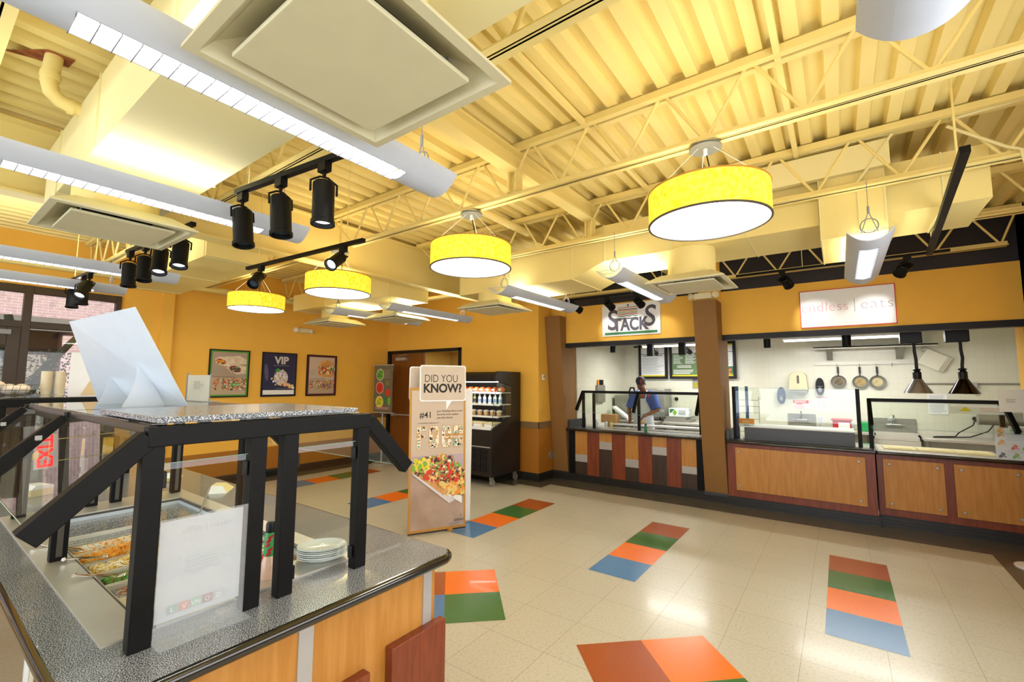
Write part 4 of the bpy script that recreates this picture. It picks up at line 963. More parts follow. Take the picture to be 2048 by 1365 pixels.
def wallsheet(name, y0, y1, z0, z1, label, fn, frame=None, x=KX, cat='notice'):
    o = T(name, (x-0.012, (y0+y1)/2, z0), label, cat)
    m = MB(); m.box(x-0.008, y0, z0, x-0.002, y1, z1); B(m, 'sheet', M_paper, o)
    if frame:
        m = MB(); f = 0.014; m.box(x-0.02, y0-f, z0-f, x-0.002, y0, z1+f); m.box(x-0.02, y1, z0-f, x-0.002, y1+f, z1+f); m.box(x-0.02, y0, z0-f, x-0.002, y1, z0); m.box(x-0.02, y0, z1, x-0.002, y1, z1+f); B(m, 'frame', frame, o)
    s = Sheet((x-0.0085, y1, z0), XW, UP, y1-y0, z1-z0); fn(s); s.build('print', o); return o
wallsheet('framed_notice', 2.39, 2.56, 1.67, 2.07, 'narrow silver framed notice under the green menu board', lambda s: (s.rect(0, 0, 1, 0.28, mat('olive_yellow_print', '#a9a32c', 0.6)), s.rect(0, 0.28, 1, 0.62, M_inkg), s.rect(0.05, 0.72, 0.95, 0.95, M_gold), s.lines(0.3, 0.74, 0.9, 0.92, 3, M_paper)), M_alum)
wallsheet('wall_notice', 0.48, 0.74, 1.29, 1.46, 'white notice with a red heading above the left hand sink', lambda s: (s.rect(0.02, 0.62, 0.98, 0.97, M_red), s.lines(0.1, 0.66, 0.9, 0.94, 2, M_paper, 0.45), s.rect(0.2, 0.5, 0.6, 0.6, M_red), s.lines(0.05, 0.08, 0.8, 0.45, 4, M_pink)))
wallsheet('wall_notice', 0.19, 0.37, 1.27, 1.53, 'faint white notice with a red top line below the black soap dispenser', lambda s: (s.rect(0.02, 0.92, 0.98, 0.96, M_red), s.lines(0.05, 0.1, 0.45, 0.85, 8, M_inkg, 0.2), s.lines(0.52, 0.1, 0.95, 0.85, 8, M_pink, 0.3)))
wallsheet('wall_notice', 0.26, 0.375, 0.94, 1.15, 'small white card with a blue heading beside the left hand sink', lambda s: (s.text('WASH', 0.5, 0.84, 0.03, M_blue), s.lines(0.1, 0.1, 0.9, 0.78, 9, M_inkg, 0.3)))
wallsheet('wall_notice', -1.42, -1.18, 1.27, 1.60, 'faint printed notice on the tiles behind the right heat lamp', lambda s: (s.lines(0.08, 0.75, 0.92, 0.96, 4, M_inkg, 0.25), s.lines(0.08, 0.08, 0.92, 0.5, 8, M_inkg, 0.22)))
# dispensers
o = T('paper_towel_dispenser', (KX, 0.63, 1.59), 'cream paper towel dispenser on the tiled wall', 'dispenser')
m = MB(); m.prism([(0.47, 1.65), (0.79, 1.65), (0.76, 1.93), (0.71, 1.98), (0.55, 1.98), (0.50, 1.93)], 'x', KX-0.2, KX-0.005); B(m, 'cover', M_cream2, o, bev=0.012)
m = MB(); m.box(KX-0.203, 0.61, 1.77, KX-0.199, 0.645, 1.92); B(m, 'sight_window', mat('dark_sight_window', '#4a3a2c', 0.2), o)
m = MB(); m.box(KX-0.18, 0.49, 1.60, KX-0.01, 0.77, 1.65); B(m, 'outlet', M_chromed, o)
def soap(y, z, label, c):
    o = T('soap_dispenser', (KX, y, z-0.16), label, 'dispenser', 'soap dispensers')
    m = MB(); n = 20; poly = [(y+0.065*math.cos(2*PI*i/n)*(1 if True else 1), z+0.16*math.copysign(abs(math.sin(2*PI*i/n))**0.75, math.sin(2*PI*i/n))) for i in range(n)]; m.prism(poly, 'x', KX-0.11, KX-0.005); B(m, 'housing', c, o, bev=0.012)
    m = MB(); m.ell((KX-0.112, y, z-0.06), (0.012, 0.03, 0.045)); B(m, 'push_button', M_grey, o)
    m = MB(); m.box(KX-0.115, y-0.05, z+0.0, KX-0.108, y+0.05, z+0.006); B(m, 'parting_line', M_grey, o)
soap(0.92, 1.535, 'dark blue oval soap dispenser left of the towel dispenser', mat('dark_blue_plastic', '#2c3a5c', 0.3))
soap(0.295, 1.715, 'black oval soap dispenser right of the towel dispenser', M_blkplas)
# wall shelf, rail and pans
o = T('wall_shelf', (KX, -0.4, 2.40), 'long steel wall shelf on three brackets', 'shelf')
m = MB(); m.box(KX-0.32, -1.32, 2.41, KX-0.005, 0.36, 2.43); m.box(KX-0.32, -1.32, 2.39, KX-0.30, 0.36, 2.43); B(m, 'board', mat('pale_steel_shelf', '#cfccc0', 0.4, metal=0.2), o)
for y in (0.12, -0.86): m = MB(); m.prism([(KX-0.3, 2.41), (KX-0.01, 2.41), (KX-0.01, 2.2), (KX-0.04, 2.2)], 'y', y-0.045, y+0.045); B(m, 'bracket', M_chromed, o)
o = T('pot_rail', (KX, -0.4, 2.12), 'flat pale rail on the wall carrying three frying pans', 'rail')
m = MB(); m.box(KX-0.03, -1.15, 2.11, KX-0.01, 0.37, 2.17); B(m, 'bar', mat('pale_steel_shelf', '#cfccc0', 0.4, metal=0.2), o)
m = MB(); [m.path([(KX-0.03, y, 2.13), (KX-0.05, y, 2.12), (KX-0.05, y, 2.08), (KX-0.035, y, 2.07)], 0.004, 6) for y in (0.02, -0.305, -0.535, -0.75)]; B(m, 'hooks', M_chromed, o)
def pan(y, zc, label, c, r=0.115):
    o = T('frying_pan', (KX-0.04, y, zc), label, 'pan', 'frying pans on the wall rail')
    m = MB(); m.lathe([(0, 0), (r*0.72, 0), (r, 0.04), (r*1.02, 0.042), (r*0.98, 0.036), (r*0.70, 0.005), (0, 0.005)], (KX-0.015, y, zc), 28, axis=(-1, 0, 0), cap=False); B(m, 'bowl', M_chromed, o)
    m = MB(); m.lathe([(0, 0), (r*0.62, 0), (r*0.62, 0.001), (0, 0.001)], (KX-0.0205, y, zc), 24, axis=(-1, 0, 0), cap=False); B(m, 'cooking_surface', c, o)
    m = MB(); m.bar((KX-0.055, y, zc+r*0.9), (KX-0.05, y, zc+r+0.05), 0.018, 0.01, up=(1, 0, 0)); m.bar((KX-0.05, y, zc+r+0.04), (KX-0.045, y, zc+r+0.155), 0.03, 0.02, up=(1, 0, 0)); B(m, 'handle', M_blkplas, o, bev=0.003)
pan(0.01, 1.805, 'scorched dark frying pan, leftmost of the three', mat('scorched_brown', '#4d4234', 0.6, col2='#7c6c50', scale=14))
pan(-0.305, 1.80, 'middle frying pan of the three, ochre inside', mat('ochre_pan_bottom', '#8d7540', 0.5, col2='#b39a62', scale=10))
pan(-0.545, 1.80, 'rightmost frying pan of the three, pale inside', mat('pale_pan_bottom', '#b7a672', 0.5, col2='#cfc294', scale=10))
o = T('cutting_boards', (KX-0.06, -1.29, 1.98), 'bundle of white cutting boards hanging tilted on a ring', 'cutting board')
for i in range(3):
    c = Vector((KX-0.05-0.02*(2-i), -1.27-0.03*i, 2.17-0.008*i)); a = math.radians(-31); ux = Vector((0, -math.cos(a), math.sin(a))); uz = Vector((0, math.sin(a), math.cos(a))); n_ = Vector((0.006, 0, 0)); w, h = 0.145, 0.135
    q = [c-ux*w-uz*h, c+ux*w-uz*h, c+ux*w+uz*h, c-ux*w+uz*h]; m = MB(); m.hexa([p-n_ for p in q]+[p+n_ for p in q]); B(m, 'board', mat('white_board_plastic', '#e6e2cf', 0.5), o, bev=0.006)
m = MB(); m.path([(KX-0.06, -1.19+0.045*math.cos(t*PI/6), 2.35+0.045*math.sin(t*PI/6)) for t in range(12)], 0.004, 6, closed=True); B(m, 'ring', M_chromed, o)
m = MB(); m.tube((KX-0.02, -1.16, 1.775), (KX-0.02, -2.29, 1.775), 0.012, n=8); o = B(m, 'wall_conduit', M_chromed, loc=(KX-0.02, -1.7, 1.775)); props(o, 'thin steel conduit along the tiles behind the heat lamps', 'conduit')
m = MB(); m.box(KX-0.05, -1.78, 1.72, KX-0.01, -1.66, 1.80); m.box(KX-0.07, -1.74, 1.62, KX-0.03, -1.70, 1.72); o = B(m, 'switch_box', M_alum, loc=(KX-0.03, -1.72, 1.6), bev=0.004); props(o, 'small metal switch box on the conduit behind the right heat lamp', 'switch')
# fluorescent strips under the kitchen ceiling
for k, (y0, y1, l) in enumerate(((1.9, 3.2, 'bright fluorescent strip on the kitchen ceiling over the sandwich maker'), (-0.9, 0.75, 'bright fluorescent strip on the kitchen ceiling over the hand sink'))):
    o = T('ceiling_strip_light', (8.9, (y0+y1)/2, 2.74), l, 'light fixture')
    m = MB(); m.box(8.84, y0, 2.505, 8.96, y1, 2.58); m.box(8.88, y0+0.1, 2.58, 8.92, y0+0.14, 2.66); m.box(8.88, y1-0.14, 2.58, 8.92, y1-0.1, 2.66); B(m, 'housing', M_white, o)
    m = MB(); m.box(8.86, y0+0.02, 2.475, 8.94, y1-0.02, 2.505); B(m, 'tube', M_lamp, o)
    a = area('kitchen_strip', (8.9, (y0+y1)/2, 2.68), (0, 0, -1), 0.1, y1-y0, 46, (1, 0.99, 0.93)); a.rotation_euler = (0, 0, 0); a.parent = o; a.location = (0, 0, -0.272)
o = T('light_track', (8.1, 2.3, 2.68), 'black track under the kitchen ceiling in front of the menu boards', 'track', 'black lighting tracks'); m = MB(); m.box(9.08, 1.8, 2.50, 9.11, 3.45, 2.53); B(m, 'rail', M_steelblk, o)
m = MB(); [m.tube((9.1, y, 2.52), (9.1, y, 2.66), 0.006, n=6) for y in (1.9, 3.35)]; B(m, 'hangers', M_steelblk, o)
head((9.1, 3.05, 2.50), (10.2, 3.0, 2.2), 'black spotlight in front of the white menu board', 0.16, 0.045)
head((9.1, 2.4, 2.50), (10.2, 2.2, 2.2), 'pale spotlight in front of the green menu board', 0.16, 0.045)
def can(x, y, z0, z1, r, label):
    m = MB(); m.lathe([(r*0.85, z0), (r, z0), (r, z1), (0, z1), (0, z0+0.02), (r*0.85, z0+0.02)], (x, y, 0), 20, cap=False)
    o = B(m, 'ceiling_downlight', M_steelblk, loc=(x, y, z0)); props(o, label, 'spotlight', 'short black can lights behind the fascia')
can(7.85, 3.38, 2.33, 2.56, 0.05, 'short black can light under the fascia above the left of the sandwich counter')
can(7.80, 0.86, 2.31, 2.56, 0.05, 'short black can light under the slogan sign at left')
can(7.80, 0.14-0.25, 2.29, 2.56, 0.055, 'short black can light under the slogan sign in the middle')
for y, l in ((2.66, 'left'), (2.12, 'right')):
    m = MB(); m.box(7.75, y-0.05, 2.24, 7.86, y+0.05, 2.56); m.box(7.86, y-0.02, 2.3, 7.9, y+0.02, 2.36); o = B(m, 'ceiling_downlight', M_steelblk, loc=(7.8, y, 2.28), bev=0.01); props(o, 'tall black can light in front of the menu boards, '+l+' one', 'spotlight')
m = MB(); m.box(7.62, -2.3, 2.56, 8.0, 4.12, 2.62); struct(m, 'trim_4', mat('soffit_paint', '#cfc9b4', 0.7))
# heat lamps
def heat(y, yb, label, dark):
    x = 7.9; o = T('heat_lamp', (x, y, 1.65), label, 'heat lamp', 'black and chrome heat lamps')
    m = MB(); m.box(x-0.07, yb-0.10, 2.30, x+0.07, yb+0.12, 2.46); m.tube((x, yb, 2.46), (x, yb, 2.56), 0.03); B(m, 'ceiling_box', M_blkplas, o, bev=0.01)
    m = MB(); m.path([(x, yb-0.02, 2.30), (x, yb-0.02, 2.2), (x, yb-0.03, 2.1), (x, y, 2.0), (x, y, 1.94)], 0.018, 10); B(m, 'flexible_arm', M_blkplas, o)
    m = MB(); m.lathe([(0.03, 1.97), (0.045, 1.96), (0.03, 1.94), (0.045, 1.92), (0.045, 1.84), (0.05, 1.82)], (x, y, 0), 20); B(m, 'socket', M_blkplas, o)
    m = MB(); m.lathe([(0.05, 1.835), (0.06, 1.81), (0.145, 1.665), (0.148, 1.65), (0.14, 1.65), (0.05, 1.81)], (x, y, 0), 32, cap=False); B(m, 'reflector', mat('chrome_shade', '#a9a9b2', 0.25, metal=0.8) if not dark else mat('black_chrome_shade', '#3c3634', 0.15, metal=1.0), o)
    m = MB(); m.ell((x, y, 1.70), (0.05, 0.05, 0.06)); B(m, 'bulb', M_whiteg, o)
heat(-0.83, -0.80, 'chrome heat lamp, left one over the right counter', False)
heat(-1.26, -1.24, 'dark heat lamp, right one over the right counter', True)
# left kitchen equipment
o = T('knife_rack', (8.8, 4.1, 1.34), 'steel wall rack holding an orange and black knives', 'knife rack')
m = MB(); m.box(8.60, 4.04, 1.36, 8.95, 4.115, 1.72); B(m, 'holder', M_chromed, o, bev=0.003)
for i, c in enumerate((M_ora, M_blkplas, M_blkplas, M_blkplas)): m = MB(); m.box(8.66+0.07*i, 4.06, 1.70, 8.70+0.07*i, 4.09, 1.83); B(m, 'knife_handle', c, o, bev=0.006)
o = T('toaster_oven', (9.85, 3.1, 0.98), 'tall steel oven with a ribbed side behind the sandwich maker', 'oven')
m = MB(); m.box(9.5, 2.97, 1.06, 10.0, 3.55, 1.64); B(m, 'cabinet', M_chromed, o, bev=0.008)
m = MB(); [m.box(9.494, 2.99, 1.1+0.035*i, 9.5, 3.2, 1.112+0.035*i) for i in range(13)]; B(m, 'vents', M_grey, o)
for x in (9.55, 9.95):
    for y in (3.09, 3.5): m = MB(); m.tube((x, y, 0.98), (x, y, 1.06), 0.015, n=8); B(m, 'foot', M_blkplas, o)
o = T('meat_slicer', (9.55, 3.9, 0.98), 'steel machine with a black arched handle left of the sandwich maker', 'slicer')
m = MB(); m.box(9.4, 3.6, 0.98, 9.9, 4.04, 1.5); B(m, 'housing', M_chromed, o, bev=0.03)
m = MB(); m.path([(9.38, 3.66, 1.35), (9.33, 3.66, 1.58), (9.4, 3.66, 1.66), (9.6, 3.66, 1.66), (9.65, 3.66, 1.55)], 0.018, 10); B(m, 'handle', M_blkplas, o)
m = MB(); m.hexa([(9.1, 3.62, 0.99), (9.3, 3.62, 0.99), (9.3, 3.95, 1.22), (9.1, 3.95, 1.22), (9.1, 3.62, 1.04), (9.3, 3.62, 1.04), (9.3, 3.95, 1.27), (9.1, 3.95, 1.27)]); B(m, 'sloping_tray', M_whiteg, o)
o = T('wrap_box', (9.6, 2.7, 0.98), 'white box with green lettering on the steel table', 'box')
m = MB(); m.box(9.55, 2.50, 1.08, 9.8, 2.90, 1.25); B(m, 'carton', M_whiteg, o, bev=0.004)
s = Sheet((9.549, 2.90, 1.08), XW, UP, 0.40, 0.17); s.poly([(0.05, 0.9), (0.3, 0.9), (0.16, 0.5), (0.05, 0.4)], M_green); s.poly([(0.3, 0.85), (0.42, 0.5), (0.3, 0.1), (0.2, 0.45)], M_lime); s.lines(0.48, 0.2, 0.9, 0.8, 4, M_inkg); s.build('print', o)
m = MB(); m.box(9.45, 2.45, 0.98, 9.9, 2.98, 1.02); m.box(9.5, 2.55, 1.02, 9.85, 2.95, 1.08); o = B(m, 'steel_tray', M_chromed, loc=(9.6, 2.7, 0.98)); props(o, 'low steel slicer tray under the white box', 'tray')
m = MB(); m.lathe([(0, 0), (0.04, 0), (0.04, 0.01), (0, 0.01)], (KX-0.01, 2.92, 1.42), 14, axis=(-1, 0, 0), cap=False); o = B(m, 'gas_valve_cap', M_blkplas, loc=(KX, 2.92, 1.42)); props(o, 'small round black cap on the wall above the white box', 'cap')
def jar(x, y, z, r, h, c, lid, label, group='jars at the left end of the sandwich counter', name='jar'):
    o = T(name, (x, y, z), label, name, group); m = MB(); m.lathe([(0, z), (r*0.9, z), (r, z+0.01), (r, z+h*0.75), (r*0.6, z+h*0.9), (r*0.6, z+h)], (x, y, 0), 16); B(m, 'body', c, o)
    m = MB(); m.lathe([(r*0.65, z+h*0.92), (r*0.65, z+h*1.08), (0, z+h*1.08)], (x, y, 0), 16); B(m, 'lid', lid, o)
jar(7.85, 3.72, 0.944, 0.035, 0.12, M_whiteg, M_white, 'white jar beside the left post of the sandwich guard')
jar(7.80, 3.42, 0.956, 0.03, 0.10, M_noodle, M_lime, 'yellow jar with a green lid beside the cardboard box')
jar(7.92, 3.57, 0.944, 0.03, 0.11, M_whiteg, M_grey, 'small white jar with grey lid left of the cardboard box')
m = MB(); m.box(8.02, 3.42, 1.015, 8.2, 3.72, 1.17); o = B(m, 'cardboard_box', M_card, loc=(8.1, 3.57, 1.015), bev=0.003); props(o, 'small open cardboard box at the left end of the sandwich counter', 'box')
jar(7.48, 2.66, 0.944, 0.024, 0.13, mat('green_bottle_wrap', '#1b7a4a', 0.3), M_blkplas, 'green squeeze bottle with a black cap on the sandwich counter', 'squeeze bottles', 'bottle')
m = MB(); rr = random.Random(2)
for i in range(40): m.ell((rr.uniform(7.62, 7.80), rr.uniform(2.3, 2.6), rr.uniform(0.82, 0.9)), (0.03, 0.03, 0.02), 8, 5, rr.choice((0, 1, 2)))
o = B(m, 'sandwich_fillings', [M_tomato, M_bread, M_whiteg], loc=(7.7, 2.45, 0.82), kind='stuff'); props(o, 'orange and white sandwich fillings in the steel well beside the green bottle', 'food')
# right kitchen bits
o = T('container', (9.9, 0.0, 0.97), 'red plastic box with a white label behind the glass screen', 'box')
m = MB(); m.box(9.7, -0.13, 0.99, 9.95, 0.13, 1.13); m.box(9.68, -0.15, 1.13, 9.97, 0.15, 1.155); B(m, 'tub', M_redp, o, bev=0.01)
m = MB(); m.box(9.695, -0.11, 1.01, 9.70, 0.05, 1.10); B(m, 'label_sticker', M_paper, o)
m = MB(); m.box(9.7, -0.42, 0.97, 9.95, -0.27, 1.12); o = B(m, 'container', M_greenp, loc=(9.8, -0.35, 0.97), bev=0.01); props(o, 'bright green plastic box behind the black post', 'box')
table('prep_table', 9.5, 10.15, -0.42, 0.32, 0.97, 'steel table carrying the red and green plastic boxes', splash=True)
o = T('counter_card', (7.6, 1.2, 0.94), 'orange and white card on a stand behind the glass screen', 'sign')
m = MB(); m.box(7.64, 1.06, 1.12, 7.645, 1.27, 1.24); B(m, 'card', M_paper, o)
s = Sheet((7.639, 1.27, 1.12), XW, UP, 0.21, 0.12); s.rect(0, 0.36, 1, 1, M_ora); s.text('endless', 0.5, 0.55, 0.035, M_paper); s.lines(0.3, 0.1, 0.7, 0.28, 1, M_inkg); s.build('print', o)
m = MB(); m.box(7.64, 1.12, 0.944, 7.66, 1.18, 1.12); m.box(7.6, 1.08, 0.942, 7.72, 1.22, 0.952); B(m, 'stand', M_chromed, o)
o = T('bread_rack', (8.5, 1.4, 0.94), 'tall blue and wire rack behind the left end of the cherry counter', 'rack')
m = MB()
for y in (1.22, 1.36): m.box(8.1, y-0.02, 0, 8.14, y+0.02, 1.72)
B(m, 'upright', mat('blue_plastic', '#3f62a6', 0.4), o)
m = MB(); [m.tube((8.12, 1.05, z), (8.12, 1.36, z), 0.004, n=5) for z in (1.0, 1.1, 1.2, 1.3, 1.4, 1.5)]; m.tube((8.12, 1.05, 0.95), (8.12, 1.05, 1.55), 0.005, n=5); B(m, 'wires', M_chromed, o)
m = MB(); m.tube((KX-0.015, -1.72, 1.22), (KX-0.035, -1.72, 1.22), 0.035); m.path([(KX-0.04, -1.72, 1.22), (KX-0.08, -1.68, 1.12), (10.05, -1.5, 1.0), (10.0, -1.45, 0.94), (9.8, -1.2, 0.94), (9.7, -1.15, 0.94), (9.8, -1.35, 0.94), (9.9, -1.6, 0.95), (9.9, -1.8, 1.05), (9.9, -1.9, 1.2), (9.9, -2.0, 1.15), (9.9, -2.05, 0.95)], 0.009, 8)
o = B(m, 'power_cord', M_cord, loc=(9.9, -1.6, 0.94)); props(o, 'black power cord curling over the steel table at right', 'cord')
o = T('heat_sealer', (9.8, -2.0, 0.93), 'crumpled steel wrap on a steel box by the right wall', 'foil dispenser')
m = MB(); m.box(9.7, -2.15, 0.93, 10.1, -1.9, 1.1); B(m, 'box', M_chromed, o, bev=0.004)
m = MB(); m.lathe([(0, 0), (0.1, 0), (0.1, 0.5), (0, 0.5)], (9.9, -2.2, 1.25), 16, axis=(0, 1, 0), cap=False); B(m, 'roll', M_chromed, o)
m = MB(); [m.box(9.86, y-0.02, 1.1, 9.9, y+0.02, 1.2) for y in (-2.1, -1.95)]; B(m, 'roll_support', M_chromed, o)
# cards on the rightmost counter
o = T('menu_card_holder', (7.42, -1.50, 0.93), 'clear holder with a printed menu card of ingredients at the right edge', 'menu')
s = Sheet((7.40, -1.40, 0.94), XW, UP, 0.28, 0.34); m = MB(); m.box(7.402, -1.68, 0.935, 7.408, -1.40, 1.28); B(m, 'card', M_paper, o)
m = MB(); m.box(7.396, -1.69, 0.93, 7.399, -1.39, 1.29); m.box(7.40, -1.69, 0.926, 7.47, -1.39, 0.93); B(m, 'acrylic_holder', M_acryl, o)
s.text('Menu', 0.6, 0.88, 0.045, M_lime)
for u, v, c in ((0.14, 0.78, M_gold), (0.14, 0.52, M_bread), (0.14, 0.1, M_navyp), (0.5, 0.38, M_tomato), (0.52, 0.1, M_lime), (0.8, 0.38, M_lime), (0.14, 0.93, M_ora)): s.blobs(lambda r, u=u, v=v: (u+r.gauss(0, 0.045), v+r.gauss(0, 0.04)), 16, 0.045, [c], 5)
s.lines(0.3, 0.6, 0.95, 0.84, 5, M_inkg, 0.18); s.lines(0.3, 0.2, 0.95, 0.3, 2, M_inkg, 0.18); s.build('print', o)
o = T('warning_card', (7.5, -1.45, 1.4), 'white card with a yellow triangle on the right sneeze guard', 'sign')
m = MB(); m.box(7.522, -1.56, 1.42, 7.526, -1.06, 1.52); B(m, 'card', M_paper, o)
s = Sheet((7.521, -1.06, 1.42), XW, UP, 0.5, 0.10); s.poly([(0.15, 0.3), (0.38, 0.3), (0.27, 0.85)], M_yel); s.lines(0.52, 0.2, 0.98, 0.8, 3, M_pink, 0.3); s.build('print', o)
o = T('notice_card', (7.45, -1.62, 1.45), 'white notice with small text hanging at the right edge above the menu card', 'sign')
m = MB(); m.box(7.44, -1.66, 1.46, 7.444, -1.46, 1.71); B(m, 'card', M_paper, o)
s = Sheet((7.439, -1.46, 1.46), XW, UP, 0.2, 0.25); s.lines(0.3, 0.4, 0.7, 0.6, 3, M_inkg, 0.3); s.build('print', o)
m = MB(); m.lathe([(0, 0), (0.16, 0), (0.16, 0.012), (0.03, 0.03), (0, 0.03)], (6.62, -1.46, 0), 28, cap=False); o = B(m, 'stand_base', M_white, loc=(6.62, -1.46, 0)); props(o, 'round white stand base on the dark floor border at the right edge', 'stand')
# thermostat, wall plate
o = T('thermostat', (DX+0.02, 4.40, 1.83), 'small white thermostat on the yellow wall beside the column', 'thermostat'); m = MB(); m.box(7.06, 4.42, 1.815, 7.13, 4.44, 1.915); B(m, 'case', M_whiteg, o, bev=0.004); m = MB(); m.box(7.075, 4.417, 1.855, 7.115, 4.42, 1.895); B(m, 'display', M_grey, o)
m = MB(); m.lathe([(0, 0), (0.075, 0), (0.07, 0.012), (0, 0.014)], (7.35, 4.435, 0.42), 24, axis=(0, -1, 0), cap=False); o = B(m, 'round_wall_plate', M_chromed, loc=(7.35, 4.44, 0.35)); props(o, 'round steel cover plate low on the brown wall by the column', 'wall plate')
# ------------------------------------------------------------------ salad bar island
def rrect(x0, y0, x1, y1, r, n=8):
    pts = []
    for cx, cy, a0 in ((x1-r, y0+r, -PI/2), (x1-r, y1-r, 0), (x0+r, y1-r, PI/2), (x0+r, y0+r, PI)):
        for i in range(n+1): a = a0+PI/2*i/n; pts.append((cx+r*math.cos(a), cy+r*math.sin(a)))
    return pts
IX0, IX1, IY0, IY1 = 0.345, 1.775, 1.66, 7.2; ZT = 0.90
isl = T('salad_bar_counter', (1.06, 4.4, 0), 'long salad bar counter with speckled granite top in the left foreground', 'counter')
m = MB(); out = rrect(IX0, IY0, IX1, IY1, 0.07); n = len(out)
wx0, wy0, wx1, wy1 = 0.585, 2.17, 1.335, 4.02        # opening of the cold well
# top as a frame of prisms round the opening
m.prism([p for p in out if True], 'z', ZT-0.04, ZT-0.035)
def topring():
    inner = [(wx0, wy0), (wx1, wy0), (wx1, wy1), (wx0, wy1)]
    vs = [(x, y, ZT) for x, y in out]+[(x, y, ZT) for x, y in inner]
    # corner groups of nine points run front-right, back-right, back-left, front-left
    g = n//4; fs = []
    near = [1, 2, 3, 0]
    for c in range(4):
        ids = list(range(c*g, (c+1)*g))
        for a, b in zip(ids[:-1], ids[1:]): fs.append((a, b, n+near[c]))
        nxt = ((c+1)*g) % n; fs.append((ids[-1], nxt, n+near[(c+1) % 4], n+near[c]))
    m.add(vs, fs)
topring(); B(m, 'granite_top', M_granite, isl, recalc=False)
m = MB(); prof = [(0.0, 0.0), (0.012, -0.003), (0.021, -0.012), (0.024, -0.024), (0.020, -0.036), (0.010, -0.046), (-0.01, -0.050)]
C_ = Vector(((IX0+IX1)/2, (IY0+IY1)/2)); rings = []
for i, (x, y) in enumerate(out):
    a = Vector(out[i-1]); b = Vector(out[(i+1) % n]); d = (b-a).normalized(); nn = Vector((d.y, -d.x)); rings.append([(x+nn.x*u, y+nn.y*u, ZT+v) for u, v in prof])
k = len(prof); m.add([p for r in rings for p in r], [(i*k+j, ((i+1) % n)*k+j, ((i+1) % n)*k+j+1, i*k+j+1) for i in range(n) for j in range(k-1)])
B(m, 'edge_trim', M_blkedge, isl, smooth=60)
fy = 1.715
m = MB(); m.box(0.57, fy, 0.12, 1.70, wy0-0.05, 0.86); m.box(0.82, wy0-0.05, 0.12, 1.70, wy1+0.1, 0.55); m.box(0.82, wy1+0.1, 0.12, 1.70, 7.1, 0.86); m.box(1.60, wy0-0.05, 0.5, 1.70, wy1+0.1, 0.86)
B(m, 'cabinet', M_maple, isl)
m = MB(); m.box(0.85, fy+0.02, 0, 1.67, 7.06, 0.12); B(m, 'plinth', M_base, isl)
for a, b in ((0.985, 1.045), (1.62, 1.675)): m = MB(); m.box(a, fy-0.006, 0.12, b, fy+0.002, 0.86); B(m, 'aluminium_strip', M_alum, isl)
m = MB(); m.box(1.40, fy-0.05, 0.12, 1.735, fy-0.004, 0.585); B(m, 'cherry_panel', M_cherry, isl, bev=0.003)
m = MB(); m.box(0.72, fy-0.05, 0.12, 1.285, fy-0.004, 0.545); B(m, 'cherry_panel', M_cherry, isl, bev=0.003)
m = MB(); m.tube((0.385, 2.45, 0), (0.385, 2.45, 0.86), 0.024, n=16); B(m, 'support_leg', M_mirror, isl)
m = MB(); m.tube((0.385, 4.6, 0), (0.385, 4.6, 0.86), 0.024, n=16); B(m, 'support_leg', M_mirror, isl)
# steel surround of the well
m = MB(); sx0, sy0, sx1, sy1, sz = 0.465, 1.985, 1.43, 4.32, 0.908
for a in ((sx0, sy0, wx0, sy1), (wx1, sy0, sx1, sy1), (wx0, sy0, wx1, wy0), (wx0, wy1, wx1, sy1)): m.box(a[0], a[1], ZT, a[2], a[3], sz)
B(m, 'steel_surround', M_chrome, isl)
m = MB(); th = 0.012
for a in ((wx0-0.001, wy0, wx0+th, wy1), (wx1-th, wy0, wx1+0.001, wy1), (wx0, wy0, wx1, wy0+th), (wx0, wy1-th, wx1, wy1)): m.box(a[0], a[1], 0.60, a[2], a[3], 0.888, 0); m.box(a[0], a[1], 0.888, a[2], a[3], 0.900, 1)
m.box(wx0, wy0, 0.60, wx1, wy1, 0.61, 0); B(m, 'cold_well', [mat('pale_well_liner', '#d3dce6', 0.3, metal=0.2), M_rim], isl)
m = MB(); m.box(wx0+0.01, 3.42, 0.61, wx1-0.01, 4.0, 0.66); B(m, 'well_floor_insert', mat('pale_well_liner', '#c9d3df', 0.3), isl)

def foodpan(x0, y0, x1, y1, label, zt=0.885, d=0.10):
    o = T('food_pan', ((x0+x1)/2, (y0+y1)/2, zt-d), label, 'food pan', 'steel food pans in the salad bar')
    m = MB(); r = 0.011; t_ = 0.0025; rt = lambda a, b, c, d_, z: [(a, b, z), (c, b, z), (c, d_, z), (a, d_, z)]
    vs = rt(x0, y0, x1, y1, zt)+rt(x0+r, y0+r, x1-r, y1-r, zt)+rt(x0+r+0.012, y0+r+0.008, x1-r-0.012, y1-r-0.008, zt-d)+rt(x0, y0, x1, y1, zt-0.004)
    fs = [(i, (i+1) % 4, 4+(i+1) % 4, 4+i) for i in range(4)]+[(4+i, 4+(i+1) % 4, 8+(i+1) % 4, 8+i) for i in range(4)]+[(8, 9, 10, 11)]+[(i, 12+i, 12+(i+1) % 4, (i+1) % 4) for i in range(4)]
    m.add(vs, fs); B(m, 'pan_body', mat('pan_steel', '#d9d4c6', 0.35, metal=0.35), o, recalc=False, bev=0.0)
    return o
